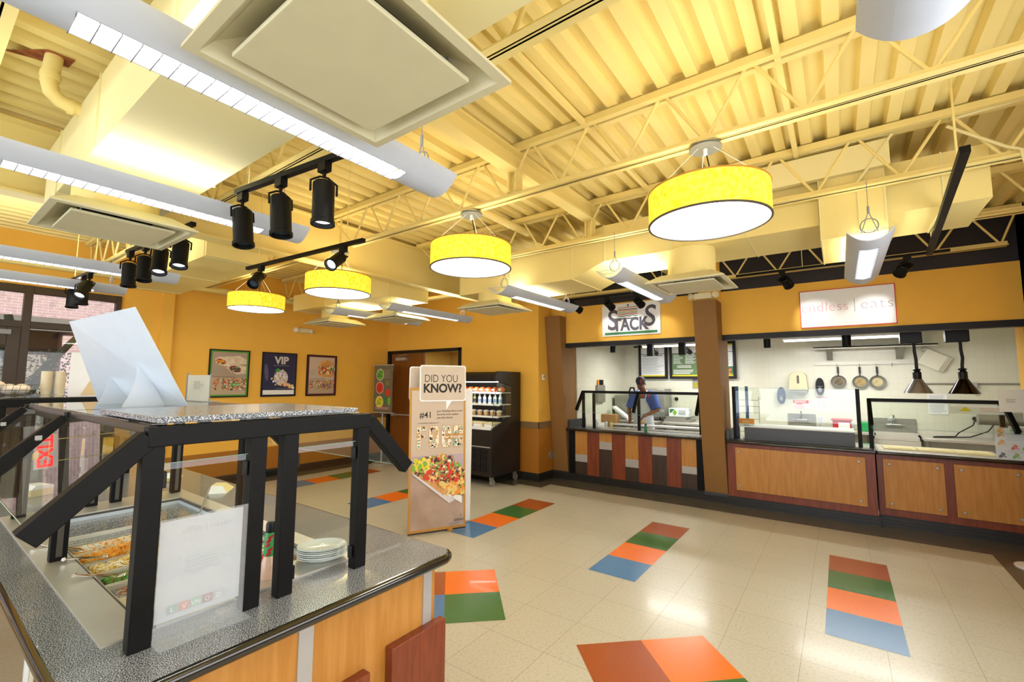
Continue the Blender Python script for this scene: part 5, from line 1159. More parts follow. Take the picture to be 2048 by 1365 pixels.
def food(x0, y0, x1, y1, z, mats_, kind, n, label, seed, hgt=0.03, name='salad_food', slope=0.0):
    """heap of loose pieces lying in a pan"""
    r = random.Random(seed); m = MB(); g = 8
    hf = lambda u, v: z+hgt*(math.sin(u*PI)**0.6)*(math.sin(v*PI)**0.6)*(0.8+0.4*math.sin(u*7+seed)*math.cos(v*5+seed))+slope*u
    vs = []; fs = []
    for i in range(g+1):
        for j in range(g+1): u, v = i/g, j/g; vs.append((x0+(x1-x0)*u, y0+(y1-y0)*v, hf(u, v)))
    fs = [(i*(g+1)+j, (i+1)*(g+1)+j, (i+1)*(g+1)+j+1, i*(g+1)+j+1) for i in range(g) for j in range(g)]
    m.add(vs, fs)
    for i in range(n):
        u, v = r.uniform(0.04, 0.96), r.uniform(0.05, 0.95); p = Vector((x0+(x1-x0)*u, y0+(y1-y0)*v, hf(u, v)+0.003)); k = r.randrange(len(mats_))
        if kind == 'shred':
            a = r.uniform(0, PI); d = Vector((math.cos(a), math.sin(a), r.uniform(-0.3, 0.5)))*r.uniform(0.012, 0.022); m.bar(p-d, p+d, 0.0032, 0.0032, k=k)
        elif kind == 'ball': m.ell(p, r.uniform(0.0055, 0.0075), 8, 5, k=k)
        elif kind == 'bit': m.ell(p, (r.uniform(0.004, 0.010), r.uniform(0.004, 0.008), 0.005), 6, 4, k=k)
        elif kind == 'bean': a = r.uniform(0, PI); m.ell(p, (0.010, 0.007, 0.006), 8, 5, k=k, q=Matrix.Rotation(a, 3, 'Z'))
        elif kind == 'noodle':
            a = r.uniform(0, 2*PI); R_ = r.uniform(0.008, 0.018); m.path([p+Vector((R_*math.cos(a+t), R_*math.sin(a+t), 0.006*math.sin(t*2))) for t in (0, 0.6, 1.2, 1.9, 2.6)], 0.0035, 5, k=k)
    o = B(m, name, mats_, loc=((x0+x1)/2, (y0+y1)/2, z), kind='stuff'); props(o, label, 'food'); return o
px0, px1 = 0.60, 0.955; ws = [2.205, 2.415, 2.61, 2.80, 2.985, 3.17, 3.355]
conts = [('nearest the front post, under a pale lid', None), ('pan of brown bacon bits', 'bac'), ('pan of green peas', 'pea'), ('pan of pale yellow pasta', 'noo'), ('pan of shredded orange cheese', 'che'), ('pan of shredded white cheese', 'whi')]
for i, (lab, kd) in enumerate(conts):
    a, b = ws[i], ws[i+1]-0.006; foodpan(px0, a, px1, b, 'steel food pan in the left row: '+lab)
    q = (px0+0.02, a+0.018, px1-0.02, b-0.018)
    if kd is None:
        m = MB(); m.box(px0+0.006, a+0.006, 0.886, px1-0.006, b-0.006, 0.889); m.box(px0+0.16, a+0.08, 0.889, px0+0.2, a+0.12, 0.902); o = B(m, 'pan_lid', mat('pale_lid_plastic', '#d8cdb4', 0.35), loc=(px0+0.17, a+0.1, 0.886)); props(o, 'pale lid closing the food pan nearest the front post', 'lid')
    elif kd == 'bac': food(*q, 0.855, [M_bacon, M_bacon, M_tan], 'bit', 420, 'brown bacon bits at the bottom of a steel pan', 1, 0.018)
    elif kd == 'pea': food(*q, 0.862, [M_pea, M_pea, M_pea, M_pea, M_bacon], 'ball', 620, 'bright green peas in a steel pan', 2, 0.02)
    elif kd == 'noo': food(*q, 0.865, [M_noodle, M_noodle, M_wcheese], 'noodle', 260, 'pale yellow pasta in a steel pan', 3, 0.03)
    elif kd == 'che': food(*q, 0.868, [M_cheese, M_cheese, M_noodle], 'shred', 900, 'shredded orange cheese in a steel pan', 4, 0.038)
    elif kd == 'whi': food(*q, 0.865, [M_wcheese, M_wcheese, M_wcheese, M_cheese], 'shred', 700, 'shredded white cheese in a steel pan', 5, 0.03)
qx0, qx1 = 0.965, 1.32
right = [(2.205, 2.50, 'che', 'front'), (2.506, 2.80, 'noo', 'second'), (2.806, 3.10, 'nut', 'third'), (3.106, 3.36, 'nut2', 'back')]
for a, b, kd, w in right:
    foodpan(qx0, a, qx1, b, 'steel food pan in the right row, %s one' % w); q = (qx0+0.02, a+0.018, qx1-0.02, b-0.018)
    if kd == 'che': food(*q, 0.86, [M_tomato, M_lime], 'ball', 200, 'red and green chopped vegetables in the front right pan', 7, 0.03)
    elif kd == 'noo': food(*q, 0.86, [M_lime, M_wcheese], 'bit', 200, 'pale green chopped salad in the second right pan', 8, 0.03)
    else: food(*q, 0.865, [M_nut, M_nut, M_bread], 'bean', 260, 'beige chickpeas in the %s right pan' % w, 9 if kd == 'nut' else 10, 0.03)
foodpan(px0, 3.37, px1, 3.56, 'empty steel food pan at the back of the left row')
def tongs(a, b, sp, label, group='serving tongs in the salad bar'):
    a = Vector(a); b = Vector(b); d = (b-a).normalized(); s = d.cross(Vector((0, 0, 1))).normalized(); o = T('serving_tongs', a, label, 'tongs', group)
    for sg in (-1, 1):
        m = MB(); p = [a, a.lerp(b, 0.3)+s*sp*sg*0.6, a.lerp(b, 0.75)+s*sp*sg, b+s*sp*sg*0.8]
        for u, v in zip(p[:-1], p[1:]): m.bar(u, v, 0.009, 0.0025)
        m.ell(b+s*sp*sg*0.8, (0.013, 0.009, 0.005)); B(m, 'arm', M_mirror, o)
    m = MB(); m.tube(a-s*0.008, a+s*0.008, 0.008, n=10); B(m, 'hinge', M_mirror, o)
tongs((0.53, 2.72, 0.93), (0.68, 2.66, 0.895), 0.012, 'shiny tongs resting on the steel edge by the peas')
tongs((0.545, 3.02, 0.925), (0.69, 2.99, 0.90), 0.010, 'second pair of tongs lying across the orange cheese pan')
tongs((0.50, 3.42, 0.93), (0.66, 3.25, 0.88), 0.012, 'small tongs by the white cheese pan near the left arm')
o = T('serving_spoon', (1.35, 3.7, 0.95), 'long-handled steel spoon leaning out of the back right pan', 'spoon')
m = MB(); m.path([(1.15, 3.22, 0.885), (1.30, 3.52, 0.93), (1.47, 3.88, 0.965)], [0.006, 0.005, 0.008], 8); B(m, 'handle', M_chromed, o)
m = MB(); m.ell((1.13, 3.19, 0.882), (0.03, 0.04, 0.012)); B(m, 'bowl', M_mirror, o)
# napkins and paper stacks lying on the granite
def paperstack(x, y, w, l, h, a, label, c, name='napkin_stack'):
    o = T(name, (x, y, ZT), label, 'napkins'); ca, sa = math.cos(a), math.sin(a)
    def pt(u, v, z): return (x+u*ca-v*sa, y+u*sa+v*ca, z)
    m = MB(); nl = 7
    for i in range(nl): e = 0.004*((i*37) % 5-2); z0 = ZT+0.002+h*i/nl; w2 = w*(1-0.02*i); m.hexa([pt(-w2+e, -l, z0), (pt(w2+e, -l, z0)), pt(w2+e, l, z0), pt(-w2+e, l, z0), pt(-w2+e, -l, z0+h/nl*0.8), pt(w2+e, -l, z0+h/nl*0.8), pt(w2+e, l, z0+h/nl*0.8), pt(-w2+e, l, z0+h/nl*0.8)], 0)
    B(m, 'sheets', c, o)
    m = MB(); z = ZT+0.002+h; m.prism([(-w*0.8, 0), (w*0.8, 0), (w*0.55, 0.022), (-w*0.5, 0.028)], 'y', -l*0.9, l*0.9); m.v = [pt(p[0], p[1], z+p[2]) for p in m.v]; B(m, 'top_fold', M_paper, o)
o = T('napkin_holder', (1.58, 4.05, ZT), 'small folded paper cone, white and cream, standing on the granite behind the pans', 'napkins')
m = MB(); m.hexa([(1.50, 3.98, ZT), (1.60, 3.90, ZT), (1.73, 4.08, ZT), (1.62, 4.16, ZT), (1.54, 4.03, ZT+0.05), (1.60, 3.98, ZT+0.045), (1.66, 4.06, ZT+0.05), (1.60, 4.10, ZT+0.055)]); B(m, 'paper', mat('cream_paper', '#ead89c', 0.8), o)
m = MB(); m.face([(1.50-0.002, 3.978, ZT), (1.60, 3.898, ZT), (1.60, 3.978, ZT+0.046), (1.54, 4.028, ZT+0.051)]); B(m, 'front_sheet', M_paper, o)
paperstack(0.72, 5.0, 0.09, 0.09, 0.05, 0.3, 'thick white paper stack on the far part of the salad bar', mat('cream_paper', '#ead89c', 0.8))
paperstack(1.50, 4.85, 0.09, 0.08, 0.025, 0.8, 'flat cream paper stack behind the posts at the back of the first sneeze guard', mat('cream_paper', '#ead89c', 0.8))
# plates, each a thing
pb = None
for i in range(9):
    zz = 0.910+0.0062*i; cx, cy = 1.30+0.003*math.sin(i*2.1), 2.085+0.003*math.cos(i*1.7)
    if pb is None:
        m = MB(); m.lathe([(0, 0), (0.075, 0), (0.085, 0.006), (0.108, 0.016), (0.112, 0.0165), (0.110, 0.019), (0.084, 0.009), (0.074, 0.0035), (0, 0.0035)], (0, 0, 0), 40, cap=False)
        m.v = [(p[0], p[1]*0.78, p[2]) for p in m.v]
        pb = B(m, 'paper_plate', M_whiteg, local=True); pb.location = (cx, cy, zz); props(pb, 'bottom plate of the stack of white oval paper plates', 'plate', 'stack of white oval paper plates on the salad bar'); q = pb
    else: q = pb.copy(); COL.objects.link(q); q.location = (cx, cy, zz)
    q.rotation_euler.z = math.radians(-38)
    q['label'] = ('bottom white oval paper plate of the stack behind the front posts', 'middle white oval paper plate of the stack behind the front posts', 'top white oval paper plate of the stack behind the front posts')[0 if i == 0 else 2 if i == 8 else 1]
# dressing bottle
o = T('squeeze_bottle', (1.045, 2.085, 0.908), 'clear bottle with a green and red label and a black cap between the front posts', 'bottle')
z = 0.908; m = MB(); m.lathe([(0, z), (0.036, z), (0.037, z+0.01), (0.034, z+0.05), (0.022, z+0.095)], (1.045, 2.085, 0), 24, cap=False); B(m, 'clear_base', mat('pinkish_dressing', '#e2b79c', 0.15), o)
m = MB(); m.lathe([(0.0225, z+0.085), (0.0225, z+0.185), (0.018, z+0.195)], (1.045, 2.085, 0), 24, cap=False)
B(m, 'label_sleeve', mat('green_sleeve', '#2f9e4b', 0.4), o)
m = MB()
for i in range(5):
    a = 3.9+0.35*math.sin(i*2); zz = z+0.097+0.018*i; m.add([(1.045+0.0235*math.cos(a+t), 2.085+0.0235*math.sin(a+t), zz+dz+0.012*t) for dz in (0, 0.012) for t in (-0.3, 0, 0.3, 0.6)], [(0, 1, 5, 4), (1, 2, 6, 5), (2, 3, 7, 6)])
B(m, 'red_marks', M_redp, o, recalc=False)
m = MB(); m.lathe([(0.019, z+0.19), (0.019, z+0.225), (0.016, z+0.235), (0, z+0.235)], (1.045, 2.085, 0), 20, cap=False); B(m, 'cap', M_blkplas, o)

# sneeze guard frames
def salad_guard(rows, label, name='sneeze_guard', z0=0.9, front_panels=True):
    o = T(name, (0.95, rows[0], z0), label, 'sneeze guard')
    PX = (0.535, 0.875, 1.005, 1.36); zt = 1.615; hw = 0.031
    for ri, y in enumerate(rows):
        zb = z0 if ri == 0 else 0.909
        for x in (PX if ri != 1 or len(rows) < 3 else (PX[0], PX[3])):
            m = MB(); m.box(x-hw, y-0.025, zb, x+hw, y+0.025, zt-0.05); B(m, 'post', M_steelblk, o, bev=0.003)
            m = MB(); m.box(x-hw*0.35, y-0.031, zb+0.02, x+hw*0.35, y-0.025, zt-0.07) if ri else m.box(x+hw-0.001, y-0.012, zb+0.02, x+hw+0.004, y+0.012, zt-0.08); B(m, 'post_groove', M_rim, o)
        m = MB(); m.box(PX[0]-0.02, y-0.028, zt-0.068, PX[3]+0.04, y+0.028, zt); B(m, 'top_beam', M_steelblk, o, bev=0.004)
        for s_, xa, xb in ((-1, PX[0]-0.012, 0.255), (1, PX[3]+0.035, 1.645)):
            m = MB(); m.bar((xa, y, zt-0.036), (xb, y, 1.318), 0.052, 0.066); B(m, 'arm', M_steelblk, o, bev=0.003)
            if ri: m = MB(); m.box(xa-0.095*(-s_)-0.012, y-0.032, 1.49, xa-0.095*(-s_)+0.012, y-0.026, 1.51); B(m, 'arm_bolt', M_alum, o)
    ya, yb = rows[0], rows[-1]
    for x in (PX[0]+0.02, PX[3]): m = MB(); m.box(x-0.03, ya, zt-0.055, x+0.03, yb, zt); B(m, 'side_beam', mat('bronze_black_steel', '#2b2420', 0.25, spec=0.7), o, bev=0.003)
    for s_, xa, xb in ((-1, PX[0]-0.02, 0.27), (1, PX[3]+0.035, 1.63)):
        for y0_, y1_ in zip(rows[:-1], rows[1:]):
            q = [Vector(v) for v in ((xa, y0_+0.03, zt-0.03), (xa, y1_-0.03, zt-0.03), (xb, y1_-0.03, 1.325), (xb, y0_+0.03, 1.325))]; nn = Vector((0, 0, 0.006))
            m = MB(); m.hexa(q+[v+nn for v in q]); gp = B(m, 'slanted_glass', M_glass, o)
            m = MB(); m.path([q[3], q[2]], 0.0014, 4); B(m, 'glass_edge', M_glasse, gp)
    for y0_, y1_ in zip(rows[:-1], rows[1:]):
        m = MB(); m.box(PX[0]-0.0, y0_+0.02, zt+0.001, PX[3], y1_-0.02, zt+0.007); B(m, 'top_glass', M_glass, o)
    if front_panels:
        y = rows[0]
        for xa, xb in ((PX[0]+hw, PX[1]-hw), (PX[2]+hw, PX[3]-hw)):
            m = MB(); m.box(xa+0.004, y-0.003, 0.955, xb-0.004, y+0.003, 1.485); B(m, 'end_glass', M_glass, o)
            m = MB(); m.tube((xa, y, 1.486), (xb, y, 1.486), 0.0012, n=5); B(m, 'glass_edge', M_glasse, o)
            for zz in (0.975, 1.43):
                for xx in (xa, xb): m = MB(); m.box(xx-0.004, y-0.013, zz-0.025, xx+(0.014 if xx == xa else -0.014), y+0.013, zz+0.03); B(m, 'glass_clip', M_blkplas, o, bev=0.002)
    return o
salad_guard((1.89, 3.09, 4.22), 'black framed sneeze guard with slanted glass over the near part of the salad bar')
salad_guard((5.50, 6.85), 'black framed sneeze guard over the far part of the salad bar', front_panels=True)
m = MB(); m.box(0.545, 1.885, 1.624, 1.335, 2.62, 1.645); o = B(m, 'granite_shelf', M_granite, loc=(0.94, 2.2, 1.624), bev=0.003); props(o, 'thin granite shelf lying on top of the near sneeze guard', 'shelf')
# frosted print film hanging on the front end glass
o = T('allergen_sheet', (0.70, 1.87, 0.9), 'pale translucent sheet of small writing with five coloured letter squares in the front glass', 'sign')
m = MB(); m.box(0.572, 1.876, 0.962, 0.832, 1.879, 1.29); B(m, 'film', M_frost, o)
m = MB(); q = [(0.567, 1.868), (0.837, 1.868)]; m.box(0.567, 1.864, 0.904, 0.845, 1.868, 1.30); m.box(0.567, 1.80, 0.902, 0.845, 1.868, 0.905); B(m, 'acrylic_holder', M_acryl, o)
s = Sheet((0.572, 1.8755, 0.962), (1, 0, 0), UP, 0.26, 0.328)
fg = mat('faded_grey_print', '#cfcac8', 0.6)
s.text('eliot | eats!', 0.55, 0.84, 0.035, fg); s.lines(0.3, 0.42, 0.75, 0.58, 5, fg, 0.3, 4, 0.5)
for i, (t_, c) in enumerate((('L', '#a3b3a0'), ('V', '#dd9a86'), ('VN', '#b1c7a2'), ('O', '#b48d86'), ('D', '#cfc6bf'))):
    u = 0.13+0.135*i; s.rect(u, 0.06, u+0.11, 0.145, mat('tag_'+'abcde'[i]+'_print', c, 0.6)); s.text(t_, u+0.055, 0.078, 0.022, M_paper)
s.build('print', o)
# white slanted display panel standing on top glass
TG = 1.622
o = T('slanted_display_panel', (0.95, 3.45, TG), 'white acrylic panel leaning on two curved fins on top of the sneeze guard', 'display')
A_, Bq, C2, D2 = Vector((0.985, 3.06, TG)), Vector((0.70, 3.06, 2.20)), Vector((0.66, 4.28, 2.16)), Vector((0.95, 4.28, TG))
m = MB(); nn = Vector((0.006, 0.0, 0.003)); A_ = Vector((1.03, 3.10, TG)); Bq = Vector((0.72, 2.98, 2.155)); C2 = Vector((0.60, 3.72, 2.12)); D2 = Vector((0.88, 4.3, TG)); m.hexa([A_, Bq, C2, D2, A_+nn, Bq+nn, C2+nn, D2+nn]); B(m, 'panel', M_wacr, o)
for y, w in ((3.30, 1.0), (3.78, 1.0)):
    m = MB(); t_ = (y-3.05)/1.1; up = Vector((0.79-0.03*t_, y, 1.98)); pts = []
    bx_ = 0.985-0.02*t_
    prof_ = [(bx_, TG), (bx_-0.20, TG)]+[(bx_-0.20+0.045*math.sin(i/8*PI)+0.02*(i/8), TG+0.36*(i/8)) for i in range(1, 8)]+[(bx_-0.185, TG+0.36)]
    m.prism(prof_, 'y', y-0.003, y+0.003); B(m, 'curved_fin', M_wacr, o)
# small card holder and other pieces on the tops
o = T('card_holder', (1.31, 3.78, TG), 'small clear stand with a white printed card on the sneeze guard glass', 'sign')
e_ = Vector((0.25, -0.97, 0)).normalized()
m = MB(); a = Vector((1.30, 3.93, TG)); b = Vector((1.335, 3.63, TG)); m.hexa([a, b, b+Vector((0.004, 0, 0)), a+Vector((0.004, 0, 0)), a+Vector((0, 0, 0.19)), b+Vector((0, 0, 0.19)), b+Vector((0.004, 0, 0.19)), a+Vector((0.004, 0, 0.19))]); B(m, 'card', M_paper, o)
m = MB(); m.tube(a+Vector((0, 0.01, 0)), a+Vector((0, 0.01, 0.21)), 0.006, n=8); m.tube(b-Vector((0, 0.01, 0)), b+Vector((0, -0.01, 0.2)), 0.004, n=8); m.box(1.28, 3.60, TG-0.001, 1.40, 3.95, TG+0.003); B(m, 'frame', M_grey, o)
d_ = (b-a); s = Sheet(a+Vector((-0.001, 0, 0)), d_, UP, d_.length, 0.19); s.lines(0.3, 0.45, 0.75, 0.78, 6, M_inkg, 0.2, 2, 0.4); s.build('print', o)
o = T('white_display_board', (0.98, 5.9, TG), 'white board with a pale beige triangle standing behind the slanted panel', 'display')
m = MB(); m.box(0.93, 5.55, TG, 1.33, 5.556, 2.02); B(m, 'board', M_whiteg, o)
s = Sheet((0.93, 5.549, TG), (1, 0, 0), UP, 0.40, 0.40); s.poly([(0.20, 0.03), (0.62, 0.03), (0.62, 0.98)], mat('beige_triangle_print', '#e6cfa6', 0.6)); s.build('print', o)
# basket with rolls, bowls
YB = 6.6
o = T('wire_basket', (0.62, YB, TG), 'wire basket holding wrapped bread on the far glass top', 'basket')
m = MB()
bx0, bx1, by0, by1 = 0.20, 0.82, 6.45, 6.75
def rectp(g, z): return [(bx0-g, by0-g, z), (bx1+g, by0-g, z), (bx1+g, by1+g, z), (bx0-g, by1+g, z)]
for g, zz in ((0.0, TG+0.004), (0.02, TG+0.05), (0.04, TG+0.10)): m.path(rectp(g, zz), 0.0025, 5, closed=True)
for i in range(15):
    x = bx0+(bx1-bx0)*i/14; m.tube((x, by0, TG+0.004), (x+0.02*(x-0.55)*3, by0-0.04, TG+0.10), 0.0016, n=4); m.tube((x, by1, TG+0.004), (x, by1+0.04, TG+0.10), 0.0016, n=4); m.tube((x, by0, TG+0.004), (x, by1, TG+0.004), 0.0016, n=4)
B(m, 'wires', M_rim, o)
r = random.Random(5)
for i in range(7):
    x = 0.26+0.085*i; m = MB(); m.ell((x, 6.6, TG+0.07+0.02*math.sin(i*2)), (0.065, 0.10, 0.052), 14, 8); q = B(m, 'wrapped_roll', mat('wrapped_bread_roll', '#d9c6ae', 0.6, col2='#efe6e0', scale=9), loc=(x, 6.6, TG+0.02))
    props(q, 'wrapped bread roll in the wire basket, %s from the left' % ('first', 'second', 'third', 'fourth', 'fifth', 'sixth', 'seventh')[i], 'bread', 'wrapped rolls in the wire basket')
def bowlstack(x, y, n_, label, grp):
    first = None
    for i in range(n_):
        if first is None:
            m = MB(); m.lathe([(0, 0), (0.034, 0), (0.043, 0.050), (0.046, 0.052), (0.045, 0.054), (0.041, 0.050), (0.032, 0.004), (0, 0.004)], (0, 0, 0), 28, cap=False); first = B(m, 'paper_bowl', mat('ivory_paper_bowl', '#e9dcc0', 0.7), local=True); q = first
        else: q = first.copy(); COL.objects.link(q)
        q.location = (x, y, TG+0.002+0.0115*i); props(q, ('top ' if i == n_-1 else 'bottom ' if i == 0 else '')+'ivory paper bowl '+('' if i in (0, n_-1) else 'inside ')+label, 'bowl', grp)
bowlstack(0.940, 6.6, 17, 'of the left stack on the far sneeze guard', 'left stack of ivory paper bowls')
bowlstack(1.038, 6.6, 17, 'of the right stack on the far sneeze guard', 'right stack of ivory paper bowls')
# exit sign lying reflected in the glass is the lit sign on the wall behind the camera
o = T('exit_sign', (-0.26, 8.3, 2.27), 'red lettered exit sign hung before the window, seen mirrored in the slanted glass', 'sign')

# ------------------------------------------------------------------ standing board
o = T('promotional_standee', (3.92, 3.93, 0), 'tall printed standee with a white speech bubble on top, on the open floor', 'standee')
A2 = Vector((3.607, 4.085, 0.02)); e = Vector((0.885, -0.466, 0)).normalized(); nf = e.cross(Vector((0, 0, 1))); Wd = 0.70; Hh = 1.68; up = (Vector((0, 0, 1))-nf*0.035).normalized()
def slab(mb, a, w, h, th, k=0, e=e, up=up):
    nn = e.cross(up); q = [a, a+e*w, a+e*w+up*h, a+up*h]; mb.hexa([p-nn*th for p in q]+q, k)
m = MB(); slab(m, A2, Wd, Hh, 0.015); B(m, 'front_board', M_gold, o)
s = Sheet(A2, e, up, Wd, Hh)
s.rect(0.035, 0.022, 0.965, 0.98, M_tan)
mt = mat('purplish_table_print', '#b3a0a0', 0.6); s.rect(0.035, 0.38, 0.965, 0.52, mat('mauve_backdrop_print', '#b9a9b4', 0.6)); s.rect(0.035, 0.022, 0.965, 0.40, mat('worn_table_print', '#a58c7c', 0.6, col2='#b9a396', scale=3))
s.text('#41', 0.17, 0.785, 0.105, M_ink, align='LEFT', sx=0.92, bold=0.001)
for i, tx in enumerate(('Just thinking about your', 'favorite food makes', 'you feel better.')): s.text(tx, 0.47, 0.825-0.024*i, 0.036, M_ink, align='LEFT', shear=0.25, sx=0.95)
s.text("it's something to think about. It's", 0.15, 0.745, 0.02, M_ink, align='LEFT', sx=0.95)
M_ivp = mat('ivory_letter_print', '#efe6d0', 0.6)
# FOOD as patterned letters
def clipletter(ch, u, w):
    s.text(ch, u, 0.56, 0.335, mat('ochre_letter_edge', '#c79a4e', 0.6), sx=0.66*w, bold=0.012); s.text(ch, u, 0.562, 0.332, M_ivp, sx=0.66*w, bold=0.007)
def band(pts, wd, n_, seed):
    """scatter of small motifs along the strokes of a letter"""
    rnd = random.Random(seed); ms = [mat('ochre_motif', '#d3a04a', 0.6), mat('teal_motif', '#4fb3a6', 0.6), M_ink, mat('plum_motif', '#4a2340', 0.6), M_ivp, mat('ochre_motif', '#d3a04a', 0.6)]
    s.d += 0.0003
    for i in range(n_):
        k = rnd.randrange(len(pts)-1); a, b = pts[k], pts[k+1]; t_ = rnd.random(); u = a[0]+(b[0]-a[0])*t_+rnd.uniform(-wd, wd); v = a[1]+(b[1]-a[1])*t_+rnd.uniform(-wd, wd)*Wd/Hh
        s.d += 0.000008; ru, rv = rnd.uniform(0.008, 0.028), rnd.uniform(0.004, 0.012)
        s.rect(u-ru, v-rv*0.7, u+ru, v+rv*0.7, rnd.choice(ms), up=False)
M_och = mat('ochre_letter_edge', '#c79a4e', 0.6)
def strokes(pl, seed):
    for (a, b, c, d) in pl: s.rect(a-0.006, b-0.003, c+0.006, d+0.003, M_och); 
    s.d += 0.0003
    for (a, b, c, d) in pl: s.rect(a, b, c, d, M_ivp, up=False)
    rnd = random.Random(seed); ms = [mat('ochre_motif', '#d3a04a', 0.6), mat('teal_motif', '#4fb3a6', 0.6), M_ivp, M_ink, M_ivp, mat('plum_motif', '#4a2340', 0.6), mat('ochre_motif', '#d3a04a', 0.6)]
    s.d += 0.0003
    for (a, b, c, d) in pl:
        ar = (c-a)*(d-b); 
        for i in range(int(ar*1900)+3):
            ru = rnd.uniform(0.006, 0.02); rv = rnd.uniform(0.003, 0.009); u = rnd.uniform(a+ru, max(a+ru, c-ru)); v = rnd.uniform(b+rv, max(b+rv, d-rv)); s.d += 0.000006; s.rect(max(a, u-ru), v-rv, min(c, u+ru), v+rv, rnd.choice(ms), up=False)
w_ = 0.062; zb_, zt_ = 0.575, 0.725
strokes([(0.13, zb_, 0.13+w_, zt_), (0.13+w_, zt_-0.028, 0.29, zt_), (0.13+w_, 0.645, 0.26, 0.670)], 1)
for u0, sd in ((0.34, 2), (0.56, 3)): strokes([(u0, zb_+0.02, u0+w_, zt_-0.02), (u0+0.11, zb_+0.02, u0+0.11+w_, zt_-0.02), (u0+0.02, zt_-0.03, u0+0.15, zt_), (u0+0.02, zb_, u0+0.15, zb_+0.03)], sd)
strokes([(0.78, zb_, 0.78+w_, zt_), (0.78+w_, zt_-0.03, 0.92, zt_), (0.78+w_, zb_, 0.92, zb_+0.03), (0.88, zb_+0.02, 0.88+w_, zt_-0.02)], 4)
s.rect(0.60, 0.63, 0.95, 0.665, M_gold); s.text('for thought', 0.775, 0.637, 0.052, M_paper, bold=0.0005)
# the dish: white plate edge and a heap of toppings
s.poly([(0.06, 0.40), (0.93, 0.17), (0.93, 0.33), (0.12, 0.47)], M_paper); s.poly([(0.06, 0.398), (0.70, 0.18), (0.80, 0.20), (0.08, 0.42)], mat('soft_plate_shadow_print', '#dcd6dc', 0.5))
s.poly([(0.07, 0.41), (0.55, 0.255), (0.93, 0.225), (0.955, 0.36), (0.6, 0.50), (0.3, 0.51), (0.08, 0.47)], M_bread)
def heap(r):
    u = r.uniform(0.07, 0.955); lo = 0.415-0.19*max(0, u-0.08)/0.88; hi = 0.46+0.05*math.sin((u-0.05)*3.4) if u < 0.75 else 0.48-0.35*(u-0.75)
    v = r.uniform(lo, hi+0.01); return (u, v)
s.blobs(heap, 800, 0.031, [M_maroon, M_lime, M_noodle, M_noodle, M_maroon, M_bread, M_wcheese, M_tomato, mat('avocado_green', '#8d9a4a', 0.6), M_gold, mat('mince_brown', '#6a4238', 0.6)], 11)
s.blobs(lambda r: (r.uniform(0.08, 0.35), r.uniform(0.43, 0.5)), 60, 0.04, [M_yel, M_noodle, M_lime], 12)
s.blobs(lambda r: (r.uniform(0.55, 0.95), r.uniform(0.24, 0.33)), 50, 0.045, [M_ora, M_noodle, M_bread], 14)
s.blobs(lambda r: (r.uniform(0.15, 0.95), r.uniform(0.33, 0.45)), 16, 0.045, [M_tomato], 13)
s.text('sodexo', 0.87, 0.055, 0.05, M_ink, sx=0.8, align='CENTER'); s.poly([(0.895, 0.085), (0.905, 0.098), (0.91, 0.085)], M_ink); s.lines(0.68, 0.035, 0.9, 0.045, 1, M_inkg, 0.6)
s.build('front_print', o)
def bubble(base, u0, v0, u1, v1, ee, uu, tail, nm='speech_bubble', txt=True, th=0.01):
    ctr = lambda u, v: base+ee*u+uu*v; nn = ee.cross(uu)
    pts = rrect(u0, v0, u1, v1, 0.03, 5); m = MB(); k = len(pts)
    # insert the tail in the bottom edge
    pl = []
    for p in pts: pl.append(p)
    t0 = (u0+(u1-u0)*0.68, v0); t1 = (u0+(u1-u0)*0.57, v0-0.10); t2 = (u0+(u1-u0)*0.57, v0)
    # order starts at bottom-right corner arc going ccw, so the bottom edge closes the loop
    if tail: pl += [t2, t1, t0]
    k = len(pl); m.add([tuple(ctr(*p)) for p in pl]+[tuple(ctr(*p)-nn*th) for p in pl], [tuple(range(k)), tuple(range(2*k-1, k-1, -1))]+[(i, (i+1) % k, k+(i+1) % k, k+i) for i in range(k)])
    q = B(m, nm, M_whiteg, o)
    s2 = Sheet(ctr(u0, v0), ee, uu, u1-u0, v1-v0); s2.poly([((p[0]-u0)/(u1-u0)*0.96+0.02, (p[1]-v0)/(v1-v0)*0.94+0.03) for p in pts], mat('warm_beige_print', '#cdbfae', 0.6))
    if txt: s2.text('DID YOU', 0.09, 0.53, 0.132, M_ink, align='LEFT', sx=0.78, bold=-0.001); s2.text('KNOW?', 0.07, 0.25, 0.146, M_ink, align='LEFT', sx=0.92, bold=0.005)
    s2.build('bubble_print', o)
bubble(A2-nf*(-0.012)+up*0.0, 0.115, 1.515, 0.70, 1.955, e, up, True)
# rear board and its bubble
e2 = (Vector((4.50, 3.88, 0))-Vector((3.82, 4.33, 0))).normalized(); A3 = Vector((3.82, 4.33, 0.02)); n2 = e2.cross(Vector((0, 0, 1))); up2 = (Vector((0, 0, 1))+n2*0.035).normalized()
m = MB(); slab(m, A3, 0.78, 1.66, 0.015, 0, e2, up2); B(m, 'rear_board', M_paper, o)
bubble(A3, -0.03, 1.52, 0.45, 1.94, e2, up2, False, 'rear_speech_bubble', False)
m = MB(); m.box(4.02, 3.83, 0.0, 4.10, 3.90, 0.035); B(m, 'wooden_foot', M_gold, o); m = MB(); m.path([A2+Vector((0, 0, 0.0)), A2+e*0.7], 0.008, 6); B(m, 'bottom_rod', M_black, o)

